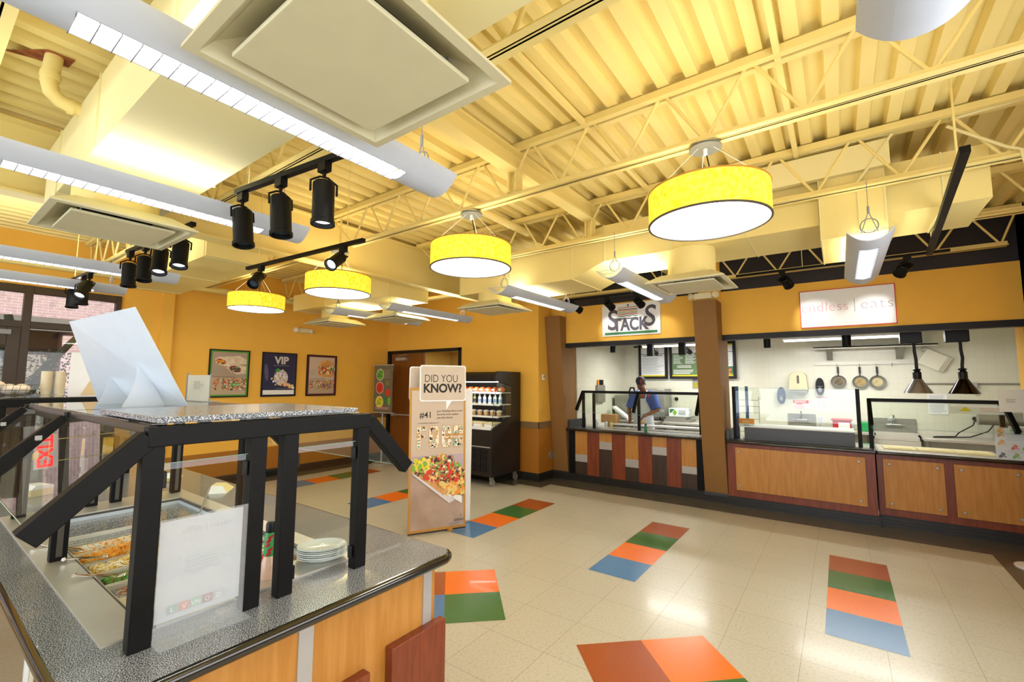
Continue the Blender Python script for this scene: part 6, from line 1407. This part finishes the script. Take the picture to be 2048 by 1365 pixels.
# ------------------------------------------------------------------ posters
def poster(x0, x1, z0, z1, label, fc, fn):
    o = T('framed_poster', ((x0+x1)/2, PY, z0), label, 'poster', 'framed food posters on the yellow wall'); f = 0.018; y = PY-0.022
    m = MB(); m.box(x0, y, z0, x1, PY-0.002, z1); B(m, 'backing', M_taup, o)
    m = MB(); y2 = y-0.008
    for a in ((x0-0.004, z0-0.004, x0+f, z1+0.004), (x1-f, z0-0.004, x1+0.004, z1+0.004), (x0+f, z0-0.004, x1-f, z0+f), (x0+f, z1-f, x1-f, z1+0.004)): m.box(a[0], y2, a[1], a[2], PY-0.002, a[3])
    B(m, 'frame', M_black, o, bev=0.002)
    s = Sheet((x0+f, y, z0+f), (1, 0, 0), UP, x1-x0-2*f, z1-z0-2*f); fn(s); s.build('poster_print', o)
def foodword(s, v0, v1, seed, ms):
    rnd = random.Random(seed)
    for (a, b, c, d) in ((0.10, v0, 0.18, v1), (0.18, v1-0.05, 0.29, v1), (0.18, (v0+v1)/2, 0.26, (v0+v1)/2+0.035), (0.33, v0, 0.41, v1), (0.44, v0, 0.52, v1), (0.36, v1-0.04, 0.5, v1), (0.36, v0, 0.5, v0+0.04), (0.56, v0, 0.64, v1), (0.67, v0, 0.74, v1), (0.59, v1-0.04, 0.72, v1), (0.59, v0, 0.72, v0+0.04), (0.78, v0, 0.85, v1), (0.9, v0+0.02, 0.96, v1-0.02), (0.82, v1-0.04, 0.93, v1), (0.82, v0, 0.93, v0+0.04)):
        s.blobs(lambda r: (r.uniform(a, c), r.uniform(b, d)), int((c-a)*(d-b)*2200)+2, 0.022, ms, seed+int(a*100))
def p1(s):
    s.rect(0, 0, 1, 1, mat('leaf_green_border', '#4f9a2e', 0.5)); s.rect(0.045, 0.03, 0.955, 0.97, M_taup); s.rect(0.045, 0.03, 0.955, 0.40, mat('light_taupe_print', '#b8a58c', 0.6))
    wr = mat('tortilla_print', '#cdb898', 0.6, col2='#e3d6bd', scale=14)
    s.poly([(0.10, 0.80), (0.2, 0.86), (0.75, 0.90), (0.95, 0.82), (0.95, 0.72), (0.35, 0.66)], wr); s.ell(0.27, 0.76, 0.17, 0.10, wr, 20, -0.35); s.ell(0.27, 0.76, 0.13, 0.07, mat('plum_filling', '#6b2f2f', 0.5), 20, -0.35)
    s.blobs(lambda r: (0.27+r.gauss(0, 0.045), 0.755+r.gauss(0, 0.02)), 40, 0.03, [M_ora, M_lime, M_gold, M_tomato], 4)
    s.poly([(0.42, 0.66), (0.6, 0.72), (0.95, 0.66), (0.95, 0.5), (0.7, 0.48)], wr); s.ell(0.65, 0.60, 0.20, 0.12, wr, 20, -0.25); s.ell(0.65, 0.60, 0.165, 0.09, mat('plum_filling', '#6b2f2f', 0.5), 20, -0.25)
    s.blobs(lambda r: (0.65+r.gauss(0, 0.06), 0.60+r.gauss(0, 0.025)), 50, 0.03, [M_green, M_taup, M_maroon, M_bread], 5)
    s.lines(0.08, 0.50, 0.28, 0.62, 7, M_inkg, 0.2); s.text('Your favorite food. On the go. It is', 0.08, 0.415, 0.025, M_ink, align='LEFT')
    foodword(s, 0.14, 0.38, 3, [M_whiteg, M_ora, M_green, M_tomato, M_gold, M_ink]); s.rect(0.5, 0.22, 0.80, 0.28, mat('leaf_green_border', '#4f9a2e', 0.5)); s.text('for thought', 0.65, 0.235, 0.04, M_paper)
def p2(s):
    s.rect(0, 0, 1, 1, mat('midnight_print', '#26264a', 0.35)); s.rect(0.02, 0.02, 0.98, 0.125, M_paper); s.ell(0.1, 0.55, 0.06, 0.26, mat('violet_haze_print', '#5a567c', 0.4), 20, 0.1)
    s.text('VIP', 0.55, 0.76, 0.19, mat('silver_letter_print', '#c9c6c2', 0.3), bold=0.008); s.text('VERY IMPORTANT PARTY', 0.55, 0.70, 0.027, M_inkg)
    s.ell(0.55, 0.42, 0.22, 0.24, mat('pale_violet_plate', '#bdb6cf', 0.5), 24); s.blobs(lambda r: (0.52+r.gauss(0, 0.09), 0.42+r.gauss(0, 0.07)), 160, 0.035, [M_whiteg, mat('violet_shred', '#7a6aa8', 0.5), mat('pale_violet_plate', '#bdb6cf', 0.5), M_noodle], 6)
    s.ell(0.44, 0.60, 0.07, 0.055, mat('basil_green', '#3f9a3a', 0.5), 12, 0.3); s.blobs(lambda r: ((lambda t: (0.55+0.42*t, 0.30-0.12*t+r.gauss(0, 0.02)))(r.random())), 120, 0.035, [M_tomato, M_bread, M_noodle, M_wcheese], 7); s.lines(0.4, 0.155, 0.9, 0.175, 1, M_inkg, 0.4)
def p3(s):
    s.rect(0, 0, 1, 1, M_plum); s.rect(0.045, 0.03, 0.955, 0.97, M_tan); s.rect(0.045, 0.03, 0.955, 0.38, mat('light_taupe_print', '#b8a58c', 0.6))
    s.poly([(0.36, 0.74), (0.42, 0.84), (0.55, 0.90), (0.75, 0.90), (0.90, 0.84), (0.94, 0.75), (0.94, 0.70), (0.42, 0.70)], M_bread); s.poly([(0.36, 0.52), (0.5, 0.46), (0.85, 0.45), (0.94, 0.50), (0.94, 0.56), (0.36, 0.58)], M_bread)
    s.blobs(lambda r: (r.uniform(0.38, 0.93), r.uniform(0.56, 0.71)), 150, 0.05, [M_tomato, M_lime, M_ora, M_wcheese, M_green, mat('ham_pink', '#d98f80', 0.5)], 8)
    s.lines(0.08, 0.5, 0.3, 0.64, 6, M_inkg, 0.2); s.text('Your favorite food makes you', 0.08, 0.40, 0.028, M_ink, align='LEFT')
    foodword(s, 0.14, 0.36, 9, [M_whiteg, M_ora, M_tomato, M_gold, M_lime, M_plum]); s.rect(0.5, 0.20, 0.80, 0.26, M_plum); s.text('for thought', 0.65, 0.215, 0.04, M_paper)
poster(3.165, 3.81, 1.49, 2.315, 'green bordered poster of two cut wraps, leftmost of three', None, p1)
poster(4.04, 4.692, 1.485, 2.312, 'dark blue poster with big silver letters, middle of three', None, p2)
poster(4.912, 5.566, 1.48, 2.308, 'plum bordered poster of a filled bun, rightmost of three', None, p3)
# banner on a pole by the door
o = T('banner_stand', (6.35, 8.10, 0), 'olive hanging banner of round vegetable pictures on a pole by the double door', 'banner')
m = MB(); m.box(6.35, 7.79, 1.10, 6.355, 8.41, 2.13); B(m, 'banner', M_olive, o)
m = MB(); m.tube((6.352, 7.77, 2.135), (6.352, 8.43, 2.135), 0.012, n=10); m.tube((6.352, 7.77, 1.095), (6.352, 8.43, 1.095), 0.012, n=10); B(m, 'rails', M_alum, o)
m = MB(); m.tube((6.37, 8.12, 0.02), (6.37, 8.12, 2.12), 0.016, n=12); m.lathe([(0, 0), (0.2, 0), (0.2, 0.015), (0.02, 0.03), (0, 0.03)], (6.37, 8.12, 0), 24, cap=False); B(m, 'pole', M_alum, o)
s = Sheet((6.349, 8.41, 1.10), XW, UP, 0.62, 1.03)
for v, c, c2 in ((0.80, M_lime, M_green), (0.52, M_tomato, M_redp), (0.22, M_yel, M_lime)): s.ell(0.32, v, 0.21, 0.21, M_paper, 24); s.ell(0.32, v, 0.195, 0.195, c, 24); s.blobs(lambda r, v=v: (0.32+r.uniform(-0.12, 0.12), v+r.uniform(-0.07, 0.07)), 30, 0.04, [c2, c], 4)
s.ell(0.74, 0.62, 0.1, 0.1, mat('dull_olive_print', '#857c4a', 0.6)); s.ell(0.78, 0.42, 0.13, 0.13, M_tomato); s.ell(0.62, 0.27, 0.10, 0.12, M_green); s.ell(0.85, 0.24, 0.08, 0.15, M_lime)
s.lines(0.5, 0.72, 0.92, 0.9, 6, M_tan, 0.15); s.lines(0.1, 0.06, 0.95, 0.12, 2, M_pink, 0.4); s.build('banner_print', o)

# ------------------------------------------------------------------ chilled display case
cy0, cy1 = 4.80, 6.22
o = T('chilled_display_case', (6.5, 5.5, 0), 'black open chilled case of drinks and snacks beside the standee', 'display case')
M_case = mat('black_case_enamel', '#191512', 0.4)
def sidepanel(y0, y1):
    m = MB(); m.prism([(6.03, 0.17), (6.88, 0.17), (6.88, 1.96), (6.20, 1.96), (6.14, 1.90), (6.14, 1.80), (6.62, 1.70), (6.62, 1.14), (6.08, 1.0), (6.03, 0.95)], 'y', y0, y1); B(m, 'side_panel', M_case, o, bev=0.003)
sidepanel(cy0, cy0+0.03); sidepanel(cy1-0.03, cy1)
m = MB(); m.box(6.78, cy0+0.03, 0.17, 6.87, cy1-0.03, 1.95); B(m, 'back_panel', mat('case_lining', '#38332c', 0.5), o)
m = MB(); m.box(6.05, cy0+0.03, 0.17, 6.78, cy1-0.03, 0.95); B(m, 'base_cabinet', M_case, o)
m = MB()
for i in range(9):
    for j in range(4): m.box(6.035, cy0+0.12+0.13*i, 0.24+0.10*j, 6.05, cy0+0.22+0.13*i, 0.32+0.10*j)
B(m, 'grille', M_black, o); m = MB(); m.box(6.03, cy0+0.03, 0.655, 6.05, cy1-0.03, 0.67); B(m, 'trim_strip', M_alum, o)
m = MB(); m.prism([(6.16, 1.78), (6.78, 1.85), (6.78, 1.95), (6.20, 1.95), (6.14, 1.90)], 'y', cy0+0.03, cy1-0.03); B(m, 'canopy', M_case, o)
m = MB(); m.box(6.24, cy0+0.06, 1.765, 6.29, cy1-0.06, 1.785); B(m, 'canopy_lamp', M_lamp, o)
for y in (cy0+0.012, cy1-0.018): m = MB(); m.prism([(6.06, 1.02), (6.61, 1.15), (6.61, 1.69), (6.17, 1.77), (6.10, 1.4)], 'y', y, y+0.006); B(m, 'side_glass', M_glass, o)
m = MB(); m.path([(6.06, cy0+0.012, 1.02), (6.10, cy0+0.012, 1.4), (6.17, cy0+0.012, 1.77)], 0.005, 6); B(m, 'glass_edge', M_black, o)
for zz, xf in ((1.585, 6.36), (1.375, 6.30), (1.165, 6.26)):
    m = MB(); m.box(xf, cy0+0.035, zz-0.012, 6.78, cy1-0.035, zz); m.box(xf-0.012, cy0+0.035, zz-0.022, xf, cy1-0.035, zz+0.012); B(m, 'shelf', M_whiteg, o)
m = MB(); m.box(6.08, cy0+0.035, 0.95, 6.78, cy1-0.035, 0.965); m.box(6.06, cy0+0.035, 0.95, 6.08, cy1-0.035, 1.0); B(m, 'tray', M_whiteg, o)
a = area('case_lamp', (6.27, 5.5, 1.76), (0.35, 0, -1), 1.3, 0.04, 5.5, (1, 0.98, 0.94)); a.rotation_euler = (0, math.radians(-15), PI/2); a.parent = o; a.location = Vector((6.27, 5.5, 1.76))-Vector((6.5, 5.5, 0))
for x in (6.13, 6.80):
    for y in (cy0+0.07, cy1-0.07):
        m = MB(); m.box(x-0.035, y-0.02, 0.10, x+0.035, y+0.02, 0.17); m.tube((x+0.02, y-0.018, 0.055), (x+0.02, y+0.018, 0.055), 0.055, n=18); B(m, 'caster', M_chromed, o)
rp = ['nearest the glass side', 'second from the glass side', 'third from the glass side', 'fourth from the glass side', 'fifth from the glass side', 'sixth from the glass side', 'seventh from the glass side', 'eighth from the glass side', 'ninth from the glass side', 'tenth from the glass side']
proto = None
for i in range(8):     # wrapped sandwiches
    y = cy0+0.11+0.145*i
    if proto is None:
        proto = T('wrapped_sandwich', (6.45, y, 1.587), '', 'sandwich', 'orange wrapped sandwiches on the top shelf of the case'); m = MB(); m.ell((0, 0, 0.05), (0.07, 0.065, 0.05), 14, 8); B(m, 'wrap', mat('orange_wrap', '#dd6a2a', 0.4, col2='#f0a060', scale=14), proto, local=True); m = MB(); m.box(-0.073, -0.03, 0.03, -0.06, 0.03, 0.06); B(m, 'label_sticker', M_paper, proto, local=True); q = proto
    else: q = copy_tree(proto); q.location = (6.45, y, 1.587)
    q['label'] = 'orange wrapped sandwich on the top shelf of the case, '+rp[i]
proto = None
for i in range(10):     # bottles
    y = cy0+0.10+0.12*i
    if proto is None or i == 5:
        proto = T('drink_bottle', (6.40, y, 1.377), '', 'bottle', 'clear bottles on the second shelf of the case'); m = MB(); m.lathe([(0, 0), (0.03, 0), (0.032, 0.02), (0.032, 0.11), (0.013, 0.15), (0.013, 0.16)], (0, 0, 0), 16); B(m, 'bottle_body', mat('pale_drink', '#c9cfc9', 0.15) if i == 0 else mat('green_drink', '#7f9a62', 0.2), proto, local=True)
        m = MB(); m.lathe([(0.033, 0.03), (0.033, 0.09)], (0, 0, 0), 16, cap=False); B(m, 'label_band', mat('bluish_band', '#7e95b0', 0.5) if i == 0 else M_maroon, proto, local=True); m = MB(); m.lathe([(0.016, 0.158), (0.016, 0.175), (0, 0.175)], (0, 0, 0), 12); B(m, 'cap', M_whiteg, proto, local=True); q = proto
    else: q = copy_tree(proto); q.location = (6.40, y, 1.377)
    q['label'] = ('clear bottle with a bluish band' if i < 5 else 'greenish bottle with a dark band')+' on the second case shelf, '+rp[i]
proto = None
for i in range(8):
    y = cy0+0.11+0.148*i
    if proto is None:
        proto = T('snack_cup', (6.38, y, 1.167), '', 'cup', 'clear snack cups on the third shelf of the case'); m = MB(); m.lathe([(0, 0), (0.04, 0), (0.055, 0.08)], (0, 0, 0), 18); B(m, 'cup_body', mat('fruit_contents', '#a96b4c', 0.4, col2='#d8c48e', scale=40), proto, local=True); m = MB(); m.lathe([(0.058, 0.08), (0.058, 0.088), (0.03, 0.105), (0, 0.105)], (0, 0, 0), 18); B(m, 'lid', M_whiteg, proto, local=True); q = proto
    else: q = copy_tree(proto); q.location = (6.38, y, 1.167+(0.0 if i % 3 else 0.0))
    q['label'] = 'lidded snack cup on the third case shelf, '+rp[i]
proto = None
for i in range(5):
    y = cy0+0.16+0.245*i
    if proto is None:
        proto = T('food_carton', (6.28, y, 0.967), '', 'carton', 'pale cartons in the bottom tray of the case'); m = MB(); m.box(-0.14, -0.10, 0, 0.14, 0.10, 0.10); B(m, 'carton_body', mat('pale_carton', '#d9cda4', 0.6), proto, local=True, bev=0.005); m = MB(); m.box(-0.145, -0.08, 0.03, -0.141, 0.08, 0.07); B(m, 'label_sticker', M_paper, proto, local=True); q = proto
    else: q = copy_tree(proto); q.location = (6.28, y, 0.967)
    q['label'] = 'pale carton in the bottom tray of the case, '+rp[i]

# ------------------------------------------------------------------ the sandwich maker
P = T('person', (8.5, 2.98, 0), 'person in a blue shirt, white apron and dark cap bending over the sandwich counter', 'person')
m = MB(); V = Vector
def el(c, r, q=None): m.ell(c, r, 16, 12, q=q)
tilt = Matrix.Rotation(math.radians(-28), 3, 'Y')
hc = V((8.37, 2.985, 1.755))
def hp(x, y, z): return hc+tilt @ V((x, y, z))     # head frame: -x is forward
el(hc+tilt @ V((0.015, 0, 0.03)), (0.098, 0.076, 0.095), tilt); el(hp(-0.03, 0, -0.045), (0.062, 0.058, 0.07), tilt); el(hp(-0.05, 0, -0.085), (0.035, 0.035, 0.03), tilt)
el(hp(-0.098, 0, -0.02), (0.018, 0.014, 0.026), tilt); el(hp(-0.085, 0, 0.018), (0.016, 0.045, 0.012), tilt); el(hp(-0.085, 0, -0.062), (0.012, 0.022, 0.010), tilt)
for s_ in (-1, 1): el(hp(0.01, 0.079*s_, -0.012), (0.018, 0.010, 0.030), tilt); el(hp(-0.06, 0.035*s_, -0.035), (0.03, 0.02, 0.03), tilt)
m.path([hp(0.01, 0, -0.05), V((8.45, 2.98, 1.63)), V((8.49, 2.98, 1.55))], [0.052, 0.055, 0.062], 14)
m.path([V((8.49, 2.98, 1.55)), V((8.49, 2.98, 1.40)), V((8.50, 2.98, 1.2)), V((8.52, 2.98, 1.02))], [0.11, 0.135, 0.12, 0.13], 16)
def limb(pts, r): m.path([V(p) for p in pts], r, 12); [m.ell(V(p), rr*1.0, 10, 8) for p, rr in zip(pts, r)]
SH = [(8.48, 3.165, 1.525), (8.48, 2.795, 1.525)]; EL = [(8.43, 3.245, 1.27), (8.42, 2.70, 1.27)]; WR = [(8.235, 3.16, 1.115), (8.24, 2.835, 1.185)]
for i in range(2): limb([SH[i], tuple((V(SH[i])+V(EL[i]))/2), EL[i], tuple((V(EL[i])*0.6+V(WR[i])*0.4)), WR[i]], [0.058, 0.047, 0.040, 0.041, 0.027])
for s_ in (-1, 1): limb([(8.53, 2.98+0.10*s_, 0.96), (8.52, 2.98+0.11*s_, 0.52), (8.56, 2.98+0.11*s_, 0.09)], [0.085, 0.058, 0.040])
# hands: palm plus five separate fingers
def hand(w, d, n_, curl, sgn):
    w = V(w); d = V(d).normalized(); n_ = V(n_).normalized(); sd = d.cross(n_).normalized()*sgn
    m.path([w, w+d*0.03, w+d*0.075], [0.026, 0.030, 0.030], 10); 
    for j in range(4):
        b = w+d*0.072+sd*(0.027-0.018*j); L_ = (0.030, 0.034, 0.032, 0.025)[j]; p = [b]; a = 0.25
        for k in range(3): a += curl*(0.6+0.2*k); p.append(p[-1]+(d*math.cos(a)-n_*math.sin(a))*L_*(1, 0.75, 0.6)[k])
        m.path(p, [0.0095, 0.009, 0.0085, 0.0075], 8); m.ell(p[-1], 0.0078, 8, 6)
    tb = w+d*0.03+sd*0.028; p = [tb, tb+(d*0.6+sd*0.7-n_*0.2)*0.03, tb+(d*0.95+sd*0.6-n_*0.5)*0.055, tb+(d*1.1+sd*0.35-n_*0.7)*0.075]; m.path(p, [0.013, 0.011, 0.010, 0.009], 8); m.ell(p[-1], 0.009, 8, 6)
hand(WR[0], (-0.45, -0.2, -0.75), (0.5, -0.2, 0.6), 0.35, 1); hand(WR[1], (-0.5, 0.7, -0.3), (0.2, 0.1, 0.9), 0.5, -1)
body = B(m, 'body', M_skin, P, remesh=0.0055)
# shirt
m = MB(); m.path([V((8.485, 2.98, 1.60)), V((8.485, 2.98, 1.54)), V((8.49, 2.98, 1.42)), V((8.50, 2.98, 1.25)), V((8.51, 2.98, 1.10)), V((8.52, 2.98, 0.98))], [0.07, 0.13, 0.158, 0.15, 0.145, 0.15], 18)
m.v = [(8.49+(p[0]-8.49)*0.78, 2.98+(p[1]-2.98)*1.15, p[2]) for p in m.v]
for i in range(2):
    a, b = V(SH[i]), V(EL[i]); a2 = V((8.485, 2.98+(a.y-2.98)*0.55, 1.56)); m.path([a2, a+V((0, 0, 0.01)), a.lerp(b, 0.45), a.lerp(b, 0.92)], [0.075, 0.078, 0.078, 0.074], 16); m.ell(a, 0.078, 12, 10)
B(m, 'shirt', M_shirt, P, remesh=0.009)
m = MB(); m.path([V((8.415, 2.93, 1.60)), V((8.39, 2.97, 1.555)), V((8.365, 2.975, 1.52))], 0.016, 8); m.path([V((8.425, 3.03, 1.61)), V((8.395, 2.995, 1.555)), V((8.365, 2.975, 1.52))], 0.016, 8); B(m, 'collar', M_redp, P)
m = MB(); m.path([V((8.435, 2.86, 1.605)), V((8.40, 2.83, 1.56)), V((8.375, 2.85, 1.50))], [0.012, 0.02, 0.016], 8); B(m, 'shoulder_stripe', M_redp, P)
# trousers and shoes
m = MB(); m.path([V((8.52, 2.98, 1.04)), V((8.53, 2.98, 0.92))], [0.155, 0.165], 16)
for s_ in (-1, 1): m.path([V((8.53, 2.98+0.085*s_, 0.94)), V((8.52, 2.98+0.105*s_, 0.52)), V((8.56, 2.98+0.11*s_, 0.07))], [0.10, 0.078, 0.062], 14)
B(m, 'trousers', M_trous, P, remesh=0.012)
for s_ in (-1, 1): m = MB(); m.ell((8.50, 2.98+0.11*s_, 0.045), (0.14, 0.05, 0.045), 14, 8); B(m, 'shoe', M_blkplas, P)
# apron
m = MB(); rows_ = [(1.475, 0.085, 8.345), (1.40, 0.105, 8.335), (1.30, 0.145, 8.34), (1.20, 0.19, 8.345), (1.05, 0.20, 8.35), (0.85, 0.21, 8.37), (0.65, 0.215, 8.40)]; nc = 9; vs = []
for (z, hw_, x) in rows_:
    for j in range(nc): t_ = -1+2*j/(nc-1); vs.append((x+0.11*abs(t_)**2.2*(hw_/0.2)+0.006*math.sin(j*2.1+z*9), 2.98+hw_*t_, z))
m.add(vs, [(i*nc+j, i*nc+j+1, (i+1)*nc+j+1, (i+1)*nc+j) for i in range(len(rows_)-1) for j in range(nc-1)])
ap = B(m, 'apron', M_apron, P, recalc=False); sd_ = ap.modifiers.new('thickness', 'SOLIDIFY'); sd_.thickness = 0.004
m = MB()
for s_ in (-1, 1): m.path([V((8.352, 2.98+0.082*s_, 1.47)), V((8.40, 2.98+0.088*s_, 1.565)), V((8.47, 2.98+0.075*s_, 1.625))], 0.010, 6)
B(m, 'apron_straps', M_apron, P)
m = MB(); m.path([(8.375, 2.79, 1.19), (8.36, 2.88, 1.185), (8.335, 2.98, 1.18), (8.36, 3.08, 1.185), (8.375, 3.17, 1.19)], 0.008, 6); B(m, 'apron_ties', M_apron, P)
# cap, face details, thin moustache
m = MB(); m.ell(hc+tilt @ V((0.012, 0, 0.055)), (0.108, 0.086, 0.085), 20, 12, q=tilt)
m.v = [p for p in m.v]; B(m, 'cap', M_cap, P)
m = MB(); n = 10; vs = []
for i in range(n+1):
    a = -0.2+1.75*i/n; 
    for w in (0.012, 0.026): vs.append(tuple(hc+tilt @ V((0.012-0.109*math.cos(a), -w-0.024, 0.055+0.088*math.sin(a)*(1-w)))))
m.add(vs, [(2*i, 2*i+1, 2*i+3, 2*i+2) for i in range(n)]); B(m, 'cap_stripe', M_redp, P, recalc=False)
for s_ in (-1, 1):
    m = MB(); m.ell(hp(-0.086, 0.028*s_, 0.0), (0.008, 0.012, 0.006)); B(m, 'eye', M_hair, P)
    m = MB(); m.path([hp(-0.098, 0.012*s_, 0.022), hp(-0.095, 0.045*s_, 0.020)], 0.004, 6); B(m, 'eyebrow', M_hair, P)
m = MB(); m.path([hp(-0.098, -0.028, -0.056), hp(-0.108, 0, -0.047), hp(-0.098, 0.028, -0.056)], 0.005, 6); B(m, 'moustache', M_hair, P)
m = MB(); m.path([hp(-0.094, -0.02, -0.07), hp(-0.099, 0, -0.07), hp(-0.094, 0.02, -0.07)], 0.003, 6); B(m, 'mouth', mat('dark_lip', '#4a2620', 0.5), P)
m = MB(); m.ell((8.18, 3.0, 1.045), (0.08, 0.06, 0.028), 12, 6); m.ell((8.17, 2.96, 1.065), (0.05, 0.05, 0.02), 10, 6, k=1); o = B(m, 'sandwich', [M_bread, M_noodle], loc=(8.15, 3.0, 1.02)); props(o, 'open yellow sandwich on the white cutting board under the hands', 'sandwich')
P.location.y += 0.05; P.location.x -= 0.05
# exit sign: lit letters on the wall behind the camera, seen only as a reflection
ex = [q for q in COL.objects if q.name.startswith('exit_sign')][0]
m = MB(); m.box(-0.48, 8.30, 2.16, -0.04, 8.34, 2.38); B(m, 'housing', M_whiteg, ex, bev=0.004)
for x_ in (-0.4, -0.12): m = MB(); m.tube((x_, 8.32, 2.38), (x_, 8.32, 3.755), 0.006, n=8); B(m, 'hanger_rod', M_cream, ex)
text('EXIT', 0.20, mat('lit_red_letters', '#ff2a2a', 0.4, emit=3.0), ex, (-0.26, 8.298, 2.195), (1, 0, 0), UP, 'CENTER', 0.002, bold=0.004)
